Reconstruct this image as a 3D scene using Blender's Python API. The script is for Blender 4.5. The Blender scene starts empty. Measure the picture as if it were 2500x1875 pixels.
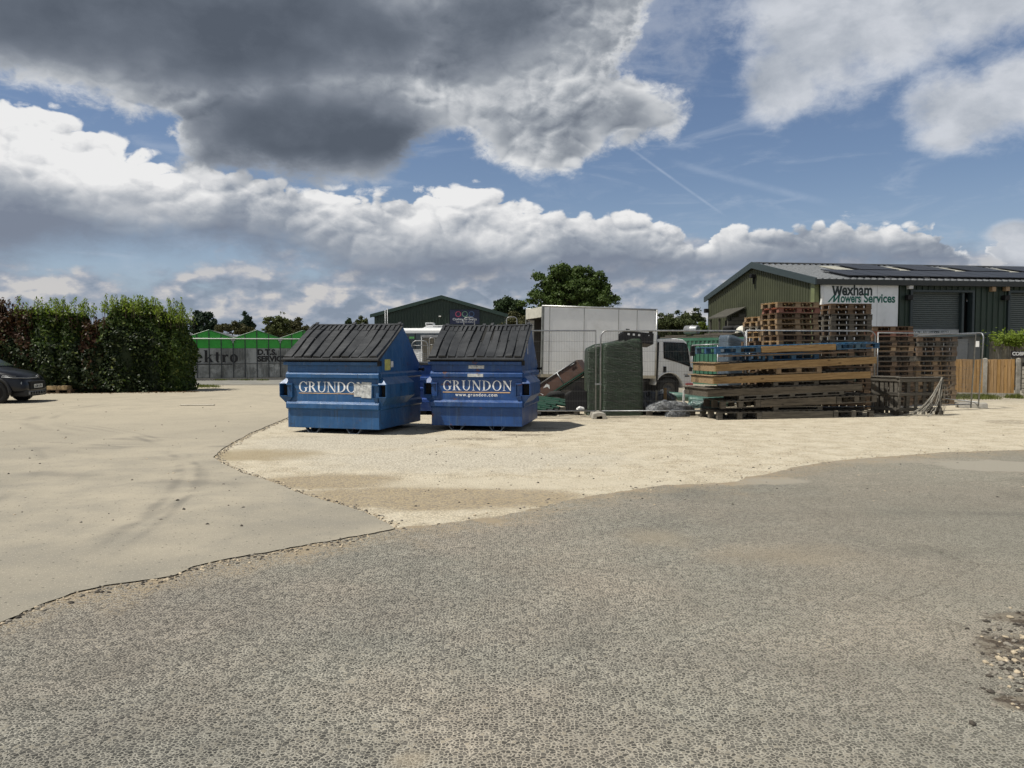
import bpy, bmesh, math, random
import numpy as np
from mathutils import Matrix, Vector
R = math.radians
sc = bpy.context.scene
col = sc.collection
# ------------------------------------------------------------------ camera
FPX = 1888.0                     # focal length in units of the 2500 px wide picture
CAM_H = 1.6
PITCH = math.atan(82.5 / FPX)
cd = bpy.data.cameras.new('camera')
cam = bpy.data.objects.new('camera', cd); col.objects.link(cam)
cd.sensor_width = 36; cd.lens = 36 * FPX / 2500; cd.clip_start = 0.05; cd.clip_end = 6000
cam.location = (0, 0, CAM_H); cam.rotation_euler = (math.pi / 2 - PITCH, 0, 0)
sc.camera = cam
# ------------------------------------------------------------------ light
SUN_EL, SUN_AZ = R(60), R(-107)   # azimuth measured from +Y towards +X
sun_dir = Vector((math.sin(SUN_AZ) * math.cos(SUN_EL), math.cos(SUN_AZ) * math.cos(SUN_EL), math.sin(SUN_EL)))
sl = bpy.data.lights.new('sun', 'SUN'); sl.energy = 5.0; sl.angle = R(0.5); sl.color = (1.0, 0.955, 0.87)
so = bpy.data.objects.new('sun', sl); col.objects.link(so)
so.rotation_euler = sun_dir.to_track_quat('Z', 'Y').to_euler()
vs = sc.view_settings
vs.view_transform = 'Standard'; vs.look = 'None'; vs.exposure = 0.0; vs.gamma = 1.0; vs.use_curve_mapping = False
sc.cycles.max_bounces = 6; sc.cycles.diffuse_bounces = 3; sc.cycles.glossy_bounces = 3
sc.cycles.transparent_max_bounces = 6; sc.cycles.caustics_reflective = False; sc.cycles.caustics_refractive = False

def ray(px, py):
    a = (px - 1250) / FPX; b = -(py - 937.5) / FPX
    return Vector((a, math.cos(PITCH) + b * math.sin(PITCH), -math.sin(PITCH) + b * math.cos(PITCH)))
def G(px, py, z=0.0):            # a spot of the ground (or of a level z)
    d = ray(px, py); t = (z - CAM_H) / d.z
    return Vector((d.x * t, d.y * t, z))
def W(px, py, Y):                # a spot at distance Y
    d = ray(px, py); t = Y / d.y
    return Vector((d.x * t, Y, CAM_H + d.z * t))
def AE(px, py):
    d = ray(px, py)
    return math.degrees(math.atan2(d.x, d.y)), math.degrees(math.atan2(d.z, math.hypot(d.x, d.y)))

# ------------------------------------------------------------------ node helper
class NT:
    def __init__(s, tree): s.t = tree; s.n = tree.nodes; s.l = tree.links
    def new(s, typ, **kw):
        nd = s.n.new(typ)
        for k, v in kw.items(): setattr(nd, k, v)
        return nd
    def put(s, sock, v):
        if v is None: return
        if isinstance(v, bpy.types.NodeSocket): s.l.new(v, sock)
        else:
            if sock.type == 'RGBA' and not isinstance(v, (int, float)) and len(v) == 3: v = (*v, 1)
            if sock.type in ('RGBA',) and isinstance(v, (int, float)): v = (v, v, v, 1)
            if sock.type == 'VECTOR' and isinstance(v, (int, float)): v = (v, v, v)
            sock.default_value = v
    def m(s, op, a, b=None, c=None, clamp=False):
        nd = s.new('ShaderNodeMath', operation=op, use_clamp=clamp)
        for i, v in enumerate((a, b, c)): s.put(nd.inputs[i], v)
        return nd.outputs[0]
    def v(s, op, a, b=None, scale=None):
        nd = s.new('ShaderNodeVectorMath', operation=op)
        s.put(nd.inputs[0], a)
        if b is not None: s.put(nd.inputs[1], b)
        if scale is not None: s.put(nd.inputs['Scale'], scale)
        return nd.outputs['Value'] if op in ('LENGTH', 'DOT_PRODUCT', 'DISTANCE') else nd.outputs[0]
    def mix(s, f, a, b, mode='MIX'):
        nd = s.new('ShaderNodeMix', data_type='RGBA', blend_type=mode); nd.clamp_factor = True
        s.put(nd.inputs[0], f); s.put(nd.inputs[6], a); s.put(nd.inputs[7], b)
        return nd.outputs[2]
    def ss(s, x, a, b, lo=0.0, hi=1.0, typ='SMOOTHSTEP'):
        nd = s.new('ShaderNodeMapRange', interpolation_type=typ)
        for i, q in enumerate((x, a, b, lo, hi)): s.put(nd.inputs[i], q)
        return nd.outputs[0]
    def noise(s, vec, scale, detail=4, rough=0.55, dist=0.0, dim='3D'):
        nd = s.new('ShaderNodeTexNoise', noise_dimensions=dim)
        s.put(nd.inputs['Vector'], vec); s.put(nd.inputs['Scale'], scale); s.put(nd.inputs['Detail'], detail)
        s.put(nd.inputs['Roughness'], rough); s.put(nd.inputs['Distortion'], dist)
        return nd.outputs[0]
    def vor(s, vec, scale, feature='F1', rand=1.0, dim='3D', out='Distance'):
        nd = s.new('ShaderNodeTexVoronoi', feature=feature, voronoi_dimensions=dim)
        s.put(nd.inputs['Vector'], vec); s.put(nd.inputs['Scale'], scale); s.put(nd.inputs['Randomness'], rand)
        return nd.outputs[out]
    def ramp(s, x, pts, interp='LINEAR'):
        nd = s.new('ShaderNodeValToRGB'); cr = nd.color_ramp; cr.interpolation = interp
        while len(cr.elements) < len(pts): cr.elements.new(0.5)
        for e, (p, c) in zip(cr.elements, pts): e.position = p; e.color = (*c, 1) if len(c) == 3 else c
        s.put(nd.inputs[0], x); return nd.outputs[0]
    def curve(s, x, pts):        # pts in 0..1
        nd = s.new('ShaderNodeFloatCurve'); c = nd.mapping.curves[0]
        while len(c.points) < len(pts): c.points.new(0.5, 0.5)
        for q, (a, b) in zip(c.points, pts): q.location = (a, b)
        nd.mapping.update(); s.put(nd.inputs['Value'], x); return nd.outputs[0]

def srgb(r, g, b):
    f = lambda c: (c / 255) / 12.92 if c / 255 <= 0.04045 else ((c / 255 + 0.055) / 1.055) ** 2.4
    return (f(r), f(g), f(b))
# ------------------------------------------------------------------ sky
wd = bpy.data.worlds.new('World'); sc.world = wd; wd.use_nodes = True
wd.cycles.sampling_method = 'MANUAL'; wd.cycles.sample_map_resolution = 512
def build_sky():
    t = NT(wd.node_tree); t.n.clear()
    D = t.v('NORMALIZE', t.new('ShaderNodeTexCoord').outputs['Generated'])
    sp = t.new('ShaderNodeSeparateXYZ'); t.put(sp.inputs[0], D)
    x, y, z = sp.outputs
    az = t.m('MULTIPLY', t.m('ARCTAN2', x, y), 57.2958)
    el = t.m('MULTIPLY', t.m('ARCSINE', z), 57.2958)
    sky = t.new('ShaderNodeTexSky', sky_type='NISHITA'); sky.sun_disc = False
    sky.sun_elevation = SUN_EL; sky.sun_rotation = SUN_AZ; sky.air_density = 1.0; sky.dust_density = 0.6; sky.ozone_density = 1.4
    bgs = t.new('ShaderNodeBackground'); t.put(bgs.inputs[0], t.mix(1.0, sky.outputs[0], SKY_TINT, 'MULTIPLY')); bgs.inputs[1].default_value = 0.1
    # noises
    A = t.v('MULTIPLY', D, (1, 1, 1.55))
    soff = t.v('ADD', A, tuple(sun_dir * -0.012 + Vector((0, 0, 0.004))))
    soff = t.v('ADD', A, (-0.010, 0.0, 0.016))
    big = t.noise(A, 5.5, 3, 0.5)
    n1 = t.noise(A, 11, 8, 0.60, 0.15)
    n2 = t.noise(A, 38, 6, 0.66, 0.5)
    def ridged(v, sc_, dt=4.0):
        nd = t.new('ShaderNodeTexNoise', noise_type='RIDGED_MULTIFRACTAL', normalize=True); t.put(nd.inputs['Vector'], v); nd.inputs['Scale'].default_value = sc_
        nd.inputs['Detail'].default_value = dt; nd.inputs['Roughness'].default_value = 0.55; nd.inputs['Lacunarity'].default_value = 2.1; nd.inputs['Gain'].default_value = 1.0; nd.inputs['Offset'].default_value = 0.9
        return nd.outputs[0]
    bl = t.m('SUBTRACT', 1.0, ridged(A, 27)); bls = t.m('SUBTRACT', 1.0, ridged(t.v('ADD', A, (-0.004, 0.0, 0.008)), 27))
    sm = t.noise(A, 9, 3, 0.5); sms = t.noise(t.v('ADD', A, (-0.02, 0.0, 0.035)), 9, 3, 0.5)
    relief = t.m('MULTIPLY', t.m('SUBTRACT', sm, sms), 5.0)        # soft light and shade of the billows
    prel = t.m('MULTIPLY', t.m('SUBTRACT', bl, bls), 4.0)            # crisp light and shade of the cauliflower tops
    det = t.m('ADD', t.m('MULTIPLY', t.m('SUBTRACT', n1, 0.5), 6.5), t.m('MULTIPLY', t.m('SUBTRACT', n2, 0.5), 3.0))
    azw = t.m('ADD', az, t.m('MULTIPLY', t.m('SUBTRACT', n1, 0.5), 9.0))
    azn = t.m('DIVIDE', t.m('ADD', azw, 40.0), 80.0, clamp=True)
    def edge(pxs):
        pts = []
        for px, py in pxs:
            a, e = AE(px, py); pts.append(((a + 40) / 80, (e + 5) / 60))
        return t.m('SUBTRACT', t.m('MULTIPLY', t.curve(azn, pts), 60.0), 5.0)
    def ell(px, py, rx, ry, rot=0.0):      # 1 at the centre, 0 on the rim, negative outside
        a, e = AE(px, py); k = 57.2958 / FPX
        cv = t.new('ShaderNodeCombineXYZ'); t.put(cv.inputs[0], az); t.put(cv.inputs[1], el)
        q = t.v('SUBTRACT', cv.outputs[0], (a, e, 0))
        if rot:
            nd = t.new('ShaderNodeVectorRotate', rotation_type='Z_AXIS'); t.put(nd.inputs['Vector'], q); nd.inputs['Angle'].default_value = R(rot); q = nd.outputs[0]
        return t.m('SUBTRACT', 1.0, t.v('LENGTH', t.v('MULTIPLY', q, (1 / (rx * k), 1 / (ry * k), 0))))
    def smax(*a):
        r = a[0]
        for b in a[1:]: r = t.m('SMOOTH_MAX', r, b, 0.12)
        return r
    out = bgs.outputs[0]
    def lay(mask, colr, prev):
        e = t.new('ShaderNodeBackground'); t.put(e.inputs[0], colr); e.inputs[1].default_value = 1.0
        mx = t.new('ShaderNodeMixShader'); t.put(mx.inputs[0], mask); t.put(mx.inputs[1], prev); t.put(mx.inputs[2], e.outputs[0])
        return mx.outputs[0]
    # pale veil near the horizon and thin cirrus
    veil = t.ss(el, 0.0, 13.0, 0.55, 0.0)
    out = lay(veil, srgb(160, 178, 202), out)
    ci = t.noise(t.v('MULTIPLY', D, (1.5, 1.5, 6.0)), 7, 6, 0.6, 0.6)
    out = lay(t.m('MULTIPLY', t.ss(ci, 0.5, 0.78), 0.30), srgb(190, 200, 215), out)
    # two faint vapour trails
    for (p0, p1, wdt, st) in (((1530, 355), (1790, 540), 0.14, 0.32), ((1640, 395), (2060, 505), 0.38, 0.20)):
        a0, e0 = AE(*p0); a1, e1 = AE(*p1); L = math.hypot(a1 - a0, e1 - e0); ux, uy = (a1 - a0) / L, (e1 - e0) / L
        da = t.m('SUBTRACT', az, a0); de = t.m('SUBTRACT', el, e0)
        al = t.m('ADD', t.m('MULTIPLY', da, ux), t.m('MULTIPLY', de, uy))
        ac = t.m('ABSOLUTE', t.m('SUBTRACT', t.m('MULTIPLY', da, uy), t.m('MULTIPLY', de, ux)))
        mk = t.m('MULTIPLY', t.ss(ac, 0.0, wdt, 1.0, 0.0), t.m('MULTIPLY', t.ss(al, -0.5, 1.5), t.ss(al, L - 3, L, 1.0, 0.0)))
        mk = t.m('MULTIPLY', mk, t.m('MULTIPLY', st, t.ss(n2, 0.35, 0.6, 0.55, 1.0)))
        out = lay(mk, srgb(190, 202, 220), out)
    # low far layer: soft rows of small clouds down to the horizon
    Dl = t.v('MULTIPLY', D, (1, 1, 2.0))
    lo = t.noise(Dl, 17, 7, 0.55, 0.15)
    los = t.noise(t.v('ADD', Dl, (-0.010, 0, 0.026)), 17, 5, 0.55, 0.15)
    lr = t.m('MULTIPLY', t.m('SUBTRACT', lo, los), 4.0)
    lob = t.noise(t.v('MULTIPLY', D, (1, 1, 3.0)), 5.5, 3, 0.5)
    e3 = edge([(-250, 590), (0, 595), (200, 640), (420, 650), (600, 620), (760, 630), (1100, 600), (1500, 590), (1900, 600), (2250, 605), (2500, 590), (2750, 600)])
    m3 = t.ss(t.m('ADD', t.m('SUBTRACT', e3, el), t.m('MULTIPLY', t.m('SUBTRACT', lo, 0.5), 8.0)), -0.5, 1.6)
    m3 = t.m('MULTIPLY', m3, t.ss(lo, 0.36, 0.50, 0.80, 0.97))
    tl = t.m('ADD', t.m('ADD', t.m('ADD', 0.43, t.m('MULTIPLY', prel, -0.10)), t.m('MULTIPLY', lr, 0.62)), t.m('ADD', t.m('MULTIPLY', t.m('SUBTRACT', lob, 0.5), 0.9), t.m('MULTIPLY', t.m('SUBTRACT', lo, 0.5), 0.30)))
    c3 = t.ramp(tl, [(0.10, srgb(132, 144, 161)), (0.32, srgb(146, 157, 173)), (0.48, srgb(158, 166, 179)), (0.64, srgb(176, 179, 187)), (0.85, srgb(202, 200, 199))])
    hz = t.ss(el, 0.0, 4.0, 0.30, 0.0)
    c3 = t.mix(t.ss(el, 4.0, 7.5, 0.0, 0.5), c3, srgb(152, 164, 184))
    out = lay(m3, t.mix(hz, c3, srgb(150, 160, 176)), out)
    # middle cumulus bank
    e2 = edge([(-250, 150), (0, 218), (70, 226), (160, 272), (260, 315), (340, 362), (430, 392), (560, 412), (700, 428), (880, 460), (960, 470), (1070, 452), (1140, 446), (1240, 468),
               (1330, 492), (1430, 505), (1510, 498), (1610, 515), (1690, 570), (1740, 590), (1800, 545), (1870, 545), (1960, 530), (2080, 528), (2200, 533), (2290, 548), (2330, 600), (2400, 640), (2450, 590), (2520, 520), (2750, 480)])
    b2 = edge([(-250, 590), (0, 620), (180, 580), (400, 575), (640, 600), (900, 655), (1200, 675), (1500, 670), (1800, 650), (2100, 650), (2400, 650), (2750, 650)])
    bill = t.m('ADD', t.m('MULTIPLY', t.m('SUBTRACT', bl, 0.5), 1.1), t.m('MULTIPLY', det, 0.34))
    d2 = t.m('ADD', t.m('SUBTRACT', e2, el), bill)
    m2 = t.m('MULTIPLY', t.ss(d2, 0.0, 0.45), t.ss(t.m('ADD', t.m('SUBTRACT', el, b2), t.m('MULTIPLY', det, 0.45)), -1.8, 1.4))
    h2 = t.m('SUBTRACT', e2, b2)
    dep = t.m('DIVIDE', t.m('SUBTRACT', e2, el), t.m('MAXIMUM', h2, 1.5))
    up = t.ss(dep, 0.95, 0.2, 0.30, 1.0)
    t2 = t.m('ADD', t.m('ADD', t.m('MULTIPLY', dep, 1.15), 0.03), t.m('MULTIPLY', up, t.m('ADD', t.m('MULTIPLY', prel, -0.085), t.m('ADD', t.m('MULTIPLY', relief, -0.50), t.m('MULTIPLY', t.m('ADD', t.m('SUBTRACT', n1, 0.5), t.m('MULTIPLY', t.m('SUBTRACT', n2, 0.5), 0.3)), -1.7)))))
    t2 = t.m('ADD', t2, t.m('ADD', t.m('MULTIPLY', t.m('SUBTRACT', big, 0.5), 1.3), t.m('MULTIPLY', t.m('SUBTRACT', sm, 0.5), 1.2)))
    t2 = t.m('SUBTRACT', t2, t.m('MULTIPLY', t.m('MAXIMUM', ell(230, 450, 720, 210, 12), 0.0), 0.34))
    c2 = t.ramp(t2, [(0.0, srgb(236, 236, 236)), (0.20, srgb(218, 219, 221)), (0.46, srgb(186, 190, 196)), (0.74, srgb(148, 156, 168)), (1.0, srgb(124, 133, 149))])
    out = lay(m2, c2, out)
    # bright clouds upper right
    wv = t.m('MULTIPLY', det, 0.17)
    f4 = smax(ell(1990, 70, 200, 165, 20), ell(1895, 190, 95, 105), ell(2130, 50, 190, 120, 15), ell(2430, -40, 260, 120), ell(1940, 215, 70, 60),
              ell(2355, 270, 135, 85, 15), ell(2480, 225, 110, 90), ell(2320, 330, 85, 42), ell(2480, 565, 60, 28), ell(2560, 605, 120, 45))
    d4 = t.m('ADD', f4, wv)
    m4 = t.m('MULTIPLY', t.ss(d4, -0.10, 0.55), 0.97)
    t4 = t.m('ADD', t.m('MULTIPLY', t.m('MINIMUM', d4, 0.42), 0.85), t.m('ADD', t.m('MULTIPLY', relief, -0.14), t.m('MULTIPLY', t.m('SUBTRACT', n1, 0.5), -1.3)))
    t4 = t.m('ADD', t4, t.m('MULTIPLY', t.m('SUBTRACT', big, 0.5), 0.35))
    c4 = t.ramp(t4, [(0.0, srgb(208, 213, 221)), (0.20, srgb(204, 208, 215)), (0.45, srgb(180, 186, 195)), (0.8, srgb(146, 155, 168))])
    out = lay(m4, c4, out)
    # big dark cloud overhead on the left, with its sunlit lobe to the right
    b1 = edge([(-250, 150), (0, 195), (70, 215), (140, 232), (230, 258), (310, 292), (370, 325), (405, 375), (460, 415), (560, 430), (700, 455), (850, 465), (950, 440), (1030, 380), (1085, 330), (1180, 350),
               (1300, 405), (1390, 395), (1460, 300), (1510, 200), (1570, 80), (1640, -40), (1760, -160), (2750, -420)])
    lobe = smax(ell(1480, 265, 200, 85, 12), ell(1330, 330, 180, 95))
    thin = ell(1500, 40, 280, 150)
    d1 = t.m('ADD', t.m('SUBTRACT', el, b1), t.m('MULTIPLY', det, 0.55))
    d1 = t.m('MAXIMUM', d1, t.m('MULTIPLY', t.m('ADD', lobe, wv), 4.0))
    # veiled cloud between the lobe and the top
    mt = t.m('MULTIPLY', t.ss(t.m('ADD', thin, t.m('MULTIPLY', det, 0.35)), -0.2, 0.9), 0.75)
    out = lay(mt, srgb(160, 170, 188), out)
    m1 = t.ss(d1, -0.30, 1.15)
    soft = t.m('ADD', t.m('MULTIPLY', t.m('SUBTRACT', n1, 0.5), 0.75), t.m('MULTIPLY', t.m('SUBTRACT', big, 0.5), 0.7))
    k1 = t.ss(t.m('ADD', ell(330, 20, 860, 215, -3), soft), -0.15, 0.75)
    k2 = t.ss(t.m('ADD', ell(760, 330, 440, 165, -6), soft), -0.1, 0.80)
    k3 = t.ss(t.m('ADD', ell(1180, 90, 330, 190, -30), soft), 0.0, 0.9, 0.0, 0.60)
    k4 = t.ss(el, 26.0, 38.0)  # darkens the unseen sky above the frame to cut fill light
    k = t.m('MAXIMUM', t.m('MAXIMUM', k1, k2), t.m('MAXIMUM', k3, k4))
    k = t.m('SUBTRACT', k, t.ss(t.m('ADD', ell(1010, 240, 210, 70), soft), 0.0, 0.8, 0.0, 0.42))
    k = t.m('SUBTRACT', k, t.ss(t.m('ADD', ell(560, 215, 330, 60, -10), soft), 0.0, 0.9, 0.0, 0.22))
    edgeb = t.ss(d1, 0.0, 2.6, 0.0, 0.38)
    tt = t.m('ADD', t.m('ADD', t.m('MULTIPLY', k, 0.50), edgeb), t.m('MULTIPLY', relief, t.ss(k, 0.0, 1.0, -0.16, -0.06)))
    tt = t.m('ADD', t.m('ADD', tt, 0.07), t.m('MULTIPLY', t.m('SUBTRACT', big, 0.5), 0.45))
    tt = t.m('ADD', tt, t.m('MULTIPLY', t.m('ADD', t.m('SUBTRACT', n1, 0.5), t.m('MULTIPLY', t.m('SUBTRACT', n2, 0.5), 0.35)), t.ss(k, 0.0, 0.8, -1.25, -0.40)))
    tt = t.m('ADD', tt, t.m('MULTIPLY', t.m('MULTIPLY', prel, -0.05), t.ss(k, 0.7, 0.0)))
    c1 = t.ramp(tt, [(0.0, srgb(226, 227, 228)), (0.20, srgb(198, 201, 205)), (0.42, srgb(156, 162, 170)), (0.62, srgb(128, 135, 146)), (0.82, srgb(103, 111, 123)), (1.0, srgb(86, 94, 106))])
    out = lay(m1, c1, out)
    # unseen sky shaped for fill light: dark cloud overhead, bright cloud behind the viewer
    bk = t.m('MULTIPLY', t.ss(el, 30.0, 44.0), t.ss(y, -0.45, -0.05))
    bh = t.m('MULTIPLY', t.ss(y, 0.05, -0.30), t.ss(el, 58.0, 44.0))
    out = lay(t.m('MULTIPLY', bh, t.ss(big, 0.40, 0.52, 0.20, 0.85)), t.mix(t.ss(n1, 0.35, 0.65), srgb(150, 160, 176), srgb(206, 210, 215)), out)
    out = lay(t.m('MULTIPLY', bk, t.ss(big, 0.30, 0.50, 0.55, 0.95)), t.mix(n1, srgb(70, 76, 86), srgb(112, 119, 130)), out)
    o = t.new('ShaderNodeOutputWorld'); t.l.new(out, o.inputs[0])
SKY_TINT = (0.80, 0.80, 0.86)
build_sky()
# ------------------------------------------------------------------ mesh helper
class MB:
    def __init__(s): s.v = []; s.f = []; s.mi = []; s.sm = []
    def add(s, vs, fs, mi=0, M=None, smooth=False):
        o = len(s.v)
        for p in vs:
            p = Vector(p)
            s.v.append(tuple(M @ p) if M is not None else tuple(p))
        for f in fs: s.f.append(tuple(i + o for i in f)); s.mi.append(mi); s.sm.append(smooth)
        return s
    def box(s, x0, x1, y0, y1, z0, z1, mi=0, M=None):
        vs = [(x0, y0, z0), (x1, y0, z0), (x1, y1, z0), (x0, y1, z0), (x0, y0, z1), (x1, y0, z1), (x1, y1, z1), (x0, y1, z1)]
        return s.add(vs, [(0, 3, 2, 1), (4, 5, 6, 7), (0, 1, 5, 4), (1, 2, 6, 5), (2, 3, 7, 6), (3, 0, 4, 7)], mi, M)
    def prism(s, poly, axis, a, b, mi=0, M=None):     # poly: 2-D outline in the other two axes (cyclic order)
        n = len(poly); vs = []
        for t in (a, b):
            for (p, q) in poly:
                vs.append((t, p, q) if axis == 'x' else (p, t, q) if axis == 'y' else (p, q, t))
        fs = [tuple(range(n - 1, -1, -1)), tuple(range(n, 2 * n))] + [(i, (i + 1) % n, n + (i + 1) % n, n + i) for i in range(n)]
        return s.add(vs, fs, mi, M)
    def tube(s, pts, r, n=8, mi=0, M=None, caps=True, smooth=True):
        pts = [Vector(p) for p in pts]; rs = r if isinstance(r, (list, tuple)) else [r] * len(pts)
        vs = []; up = None
        for i, p in enumerate(pts):
            d = (pts[min(i + 1, len(pts) - 1)] - pts[max(i - 1, 0)]).normalized()
            if up is None: up = Vector((0, 0, 1)) if abs(d.z) < 0.9 else Vector((1, 0, 0))
            a = d.cross(up).normalized(); b = a.cross(d).normalized(); up = b
            for k in range(n):
                t = 2 * math.pi * k / n
                vs.append(p + (a * math.cos(t) + b * math.sin(t)) * rs[i])
        fs = []
        for i in range(len(pts) - 1):
            for k in range(n):
                k2 = (k + 1) % n
                fs.append((i * n + k, i * n + k2, (i + 1) * n + k2, (i + 1) * n + k))
        s.add(vs, fs, mi, M, smooth)
        if caps:
            o = len(s.v) - len(vs)
            s.f.append(tuple(o + k for k in range(n - 1, -1, -1))); s.mi.append(mi); s.sm.append(False)
            e = o + (len(pts) - 1) * n
            s.f.append(tuple(e + k for k in range(n))); s.mi.append(mi); s.sm.append(False)
        return s
    def lathe(s, prof, c, axis='x', n=24, mi=0, M=None, smooth=True):   # prof: (along, radius)
        vs = []; c = Vector(c)
        for (h, r) in prof:
            for k in range(n):
                t = 2 * math.pi * k / n; a, b = r * math.cos(t), r * math.sin(t)
                vs.append(c + (Vector((h, a, b)) if axis == 'x' else Vector((a, h, b)) if axis == 'y' else Vector((a, b, h))))
        fs = []
        for i in range(len(prof) - 1):
            for k in range(n):
                k2 = (k + 1) % n; fs.append((i * n + k, i * n + k2, (i + 1) * n + k2, (i + 1) * n + k))
        return s.add(vs, fs, mi, M, smooth)
    def build(s, name, mats, parent=None, bevel=0.0, loc=None, rot=None):
        me = bpy.data.meshes.new(name); me.from_pydata(s.v, [], s.f)
        if not isinstance(mats, (list, tuple)): mats = [mats]
        for q in mats: me.materials.append(q)
        me.polygons.foreach_set('material_index', s.mi); me.polygons.foreach_set('use_smooth', s.sm); me.update()
        bm = bmesh.new(); bm.from_mesh(me); bmesh.ops.recalc_face_normals(bm, faces=bm.faces); bm.to_mesh(me); bm.free()
        o = bpy.data.objects.new(name, me); col.objects.link(o)
        if parent: o.parent = parent
        if loc is not None: o.location = loc
        if rot is not None: o.rotation_euler = rot
        if bevel:
            b = o.modifiers.new('bevel', 'BEVEL'); b.width = bevel; b.segments = 2; b.limit_method = 'ANGLE'; b.angle_limit = R(40)
        return o

def tag(o, label=None, cat=None, group=None, kind=None):
    if label: o['label'] = label
    if cat: o['category'] = cat
    if group: o['group'] = group
    if kind: o['kind'] = kind
    return o
def empty(name, loc, rz=0.0, label=None, cat=None, group=None, rot=None):
    o = bpy.data.objects.new(name, None); col.objects.link(o); o.location = loc
    o.rotation_euler = rot if rot else (0, 0, rz); o.empty_display_size = 0.2
    return tag(o, label, cat, group)
def copy_tree(o, parent=None):
    c = o.copy(); col.objects.link(c)
    for k in list(c.keys()):
        if k in ('label',) and parent is None: del c[k]
    if parent: c.parent = parent
    for ch in kids[o.name] if o.name in kids else o.children: copy_tree(ch, c)
    return c
kids = {}
def text_mesh(name, txt, size, mat, parent, M, bold=0.0, extrude=0.001, shear=0.0, align='LEFT', spacing=1.0, fit=None):
    cu = bpy.data.curves.new(name, 'FONT'); cu.body = txt; cu.size = size; cu.offset = bold * size; cu.extrude = extrude
    cu.shear = shear; cu.align_x = align; cu.space_character = spacing; cu.resolution_u = 6
    to = bpy.data.objects.new(name, cu); col.objects.link(to)
    bpy.context.view_layer.update()
    me = bpy.data.meshes.new_from_object(to.evaluated_get(bpy.context.evaluated_depsgraph_get()))
    bpy.data.objects.remove(to); bpy.data.curves.remove(cu)
    me.name = name; me.materials.clear(); me.materials.append(mat)
    if fit:
        xs = [v_.co.x for v_ in me.vertices]; k_ = fit / (max(xs) - min(xs)); x0_ = min(xs)
        me.transform(Matrix.Diagonal((k_, 1, 1, 1)) @ Matrix.Translation((-x0_, 0, 0)))
    me.transform(M)
    o = bpy.data.objects.new(name, me); col.objects.link(o); o.parent = parent
    return o
def frame(origin, right, up):        # 2-D drawing plane -> space, z is the outward normal
    r = Vector(right).normalized(); u = Vector(up).normalized(); n = r.cross(u)
    M = Matrix((r, u, n)).transposed().to_4x4(); M.translation = Vector(origin); return M
FRONT = lambda x, y, z: frame((x, y, z), (1, 0, 0), (0, 0, 1))      # faces -y
# ---- drawn serif capitals (unit height); every stroke sits a hair in front of the one before
def ring(cx, cy, ro, ri, a0, a1, n=28, dx=0.0):
    L = []
    for i in range(n):
        q0 = R(a0 + (a1 - a0) * i / n); q1 = R(a0 + (a1 - a0) * (i + 1) / n)
        L.append([(cx + ro[0] * math.cos(q0), cy + ro[1] * math.sin(q0)), (cx + ro[0] * math.cos(q1), cy + ro[1] * math.sin(q1)),
                  (cx + dx + ri[0] * math.cos(q1), cy + ri[1] * math.sin(q1)), (cx + dx + ri[0] * math.cos(q0), cy + ri[1] * math.sin(q0))])
    return L
def rc(x0, x1, y0, y1): return [[(x0, y0), (x1, y0), (x1, y1), (x0, y1)]]
GL = {
 'G': (0.92, [ring(.48, .5, (.45, .515), (.30, .465), 38, 322), rc(.66, .82, .10, .42), rc(.56, .93, .40, .44), [[(.80, .98), (.86, .98), (.86, .68), (.80, .70)]]]),
 'R': (0.90, [rc(.12, .28, 0, 1), rc(.0, .40, 0, .04), rc(.0, .30, .96, 1), ring(.27, .74, (.42, .26), (.24, .215), -90, 90), [[(.36, .48), (.54, .50), (.88, .0), (.68, .0)]], rc(.66, .97, 0, .04)]),
 'U': (0.98, [rc(.12, .28, .34, 1), rc(.0, .40, .96, 1), ring(.49, .36, (.37, .375), (.24, .315), 180, 360), rc(.79, .86, .34, 1), rc(.68, .98, .96, 1)]),
 'N': (0.98, [rc(.13, .19, 0, .95), rc(.02, .31, 0, .04), [[(.02, 1), (.27, 1), (.88, .02), (.80, -.02)]], rc(.80, .86, .0, 1), rc(.69, .98, .96, 1)]),
 'D': (0.96, [rc(.12, .28, 0, 1), rc(.0, .30, 0, .04), rc(.0, .30, .96, 1), ring(.28, .5, (.62, .5), (.44, .45), -90, 90)]),
 'O': (0.98, [ring(.49, .5, (.47, .515), (.31, .465), 0, 360, 40)]),
 'E': (0.80, [rc(.12, .30, 0, 1), rc(.0, .75, 0, .08), rc(.0, .72, .92, 1), rc(.25, .55, .46, .54), rc(.67, .75, .0, .28), rc(.64, .72, .74, 1)]),
 'l': (0.42, [rc(.12, .30, 0, 1.05), rc(.02, .40, 0, .05), rc(.02, .2, 1, 1.05)]),
 'e': (0.66, [ring(.33, .34, (.32, .37), (.11, .29), 0, 322), rc(.16, .62, .34, .40)]),
 'k': (0.78, [rc(.08, .30, 0, 1.05), rc(.0, .37, 0, .05), rc(.0, .2, 1, 1.05), [[(.27, .26), (.27, .36), (.60, .66), (.68, .66)]], [[(.34, .42), (.46, .50), (.76, 0), (.56, 0)]], rc(.50, .80, 0, .05), rc(.48, .76, .62, .67)]),
 't': (0.50, [rc(.12, .34, .14, .88), rc(.0, .46, .60, .66), ring(.29, .15, (.15, .16), (.0, .07), 180, 330, 8)]),
 'r': (0.58, [rc(.08, .30, 0, .66), rc(.0, .38, 0, .05), rc(.0, .2, .61, .66), ring(.42, .44, (.16, .24), (.08, .10), 30, 170, 8), [[(.38, .68), (.55, .67), (.55, .5), (.45, .5)]]]),
 'o': (0.70, [ring(.35, .34, (.34, .37), (.12, .29), 0, 360, 32)]),
}
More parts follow.
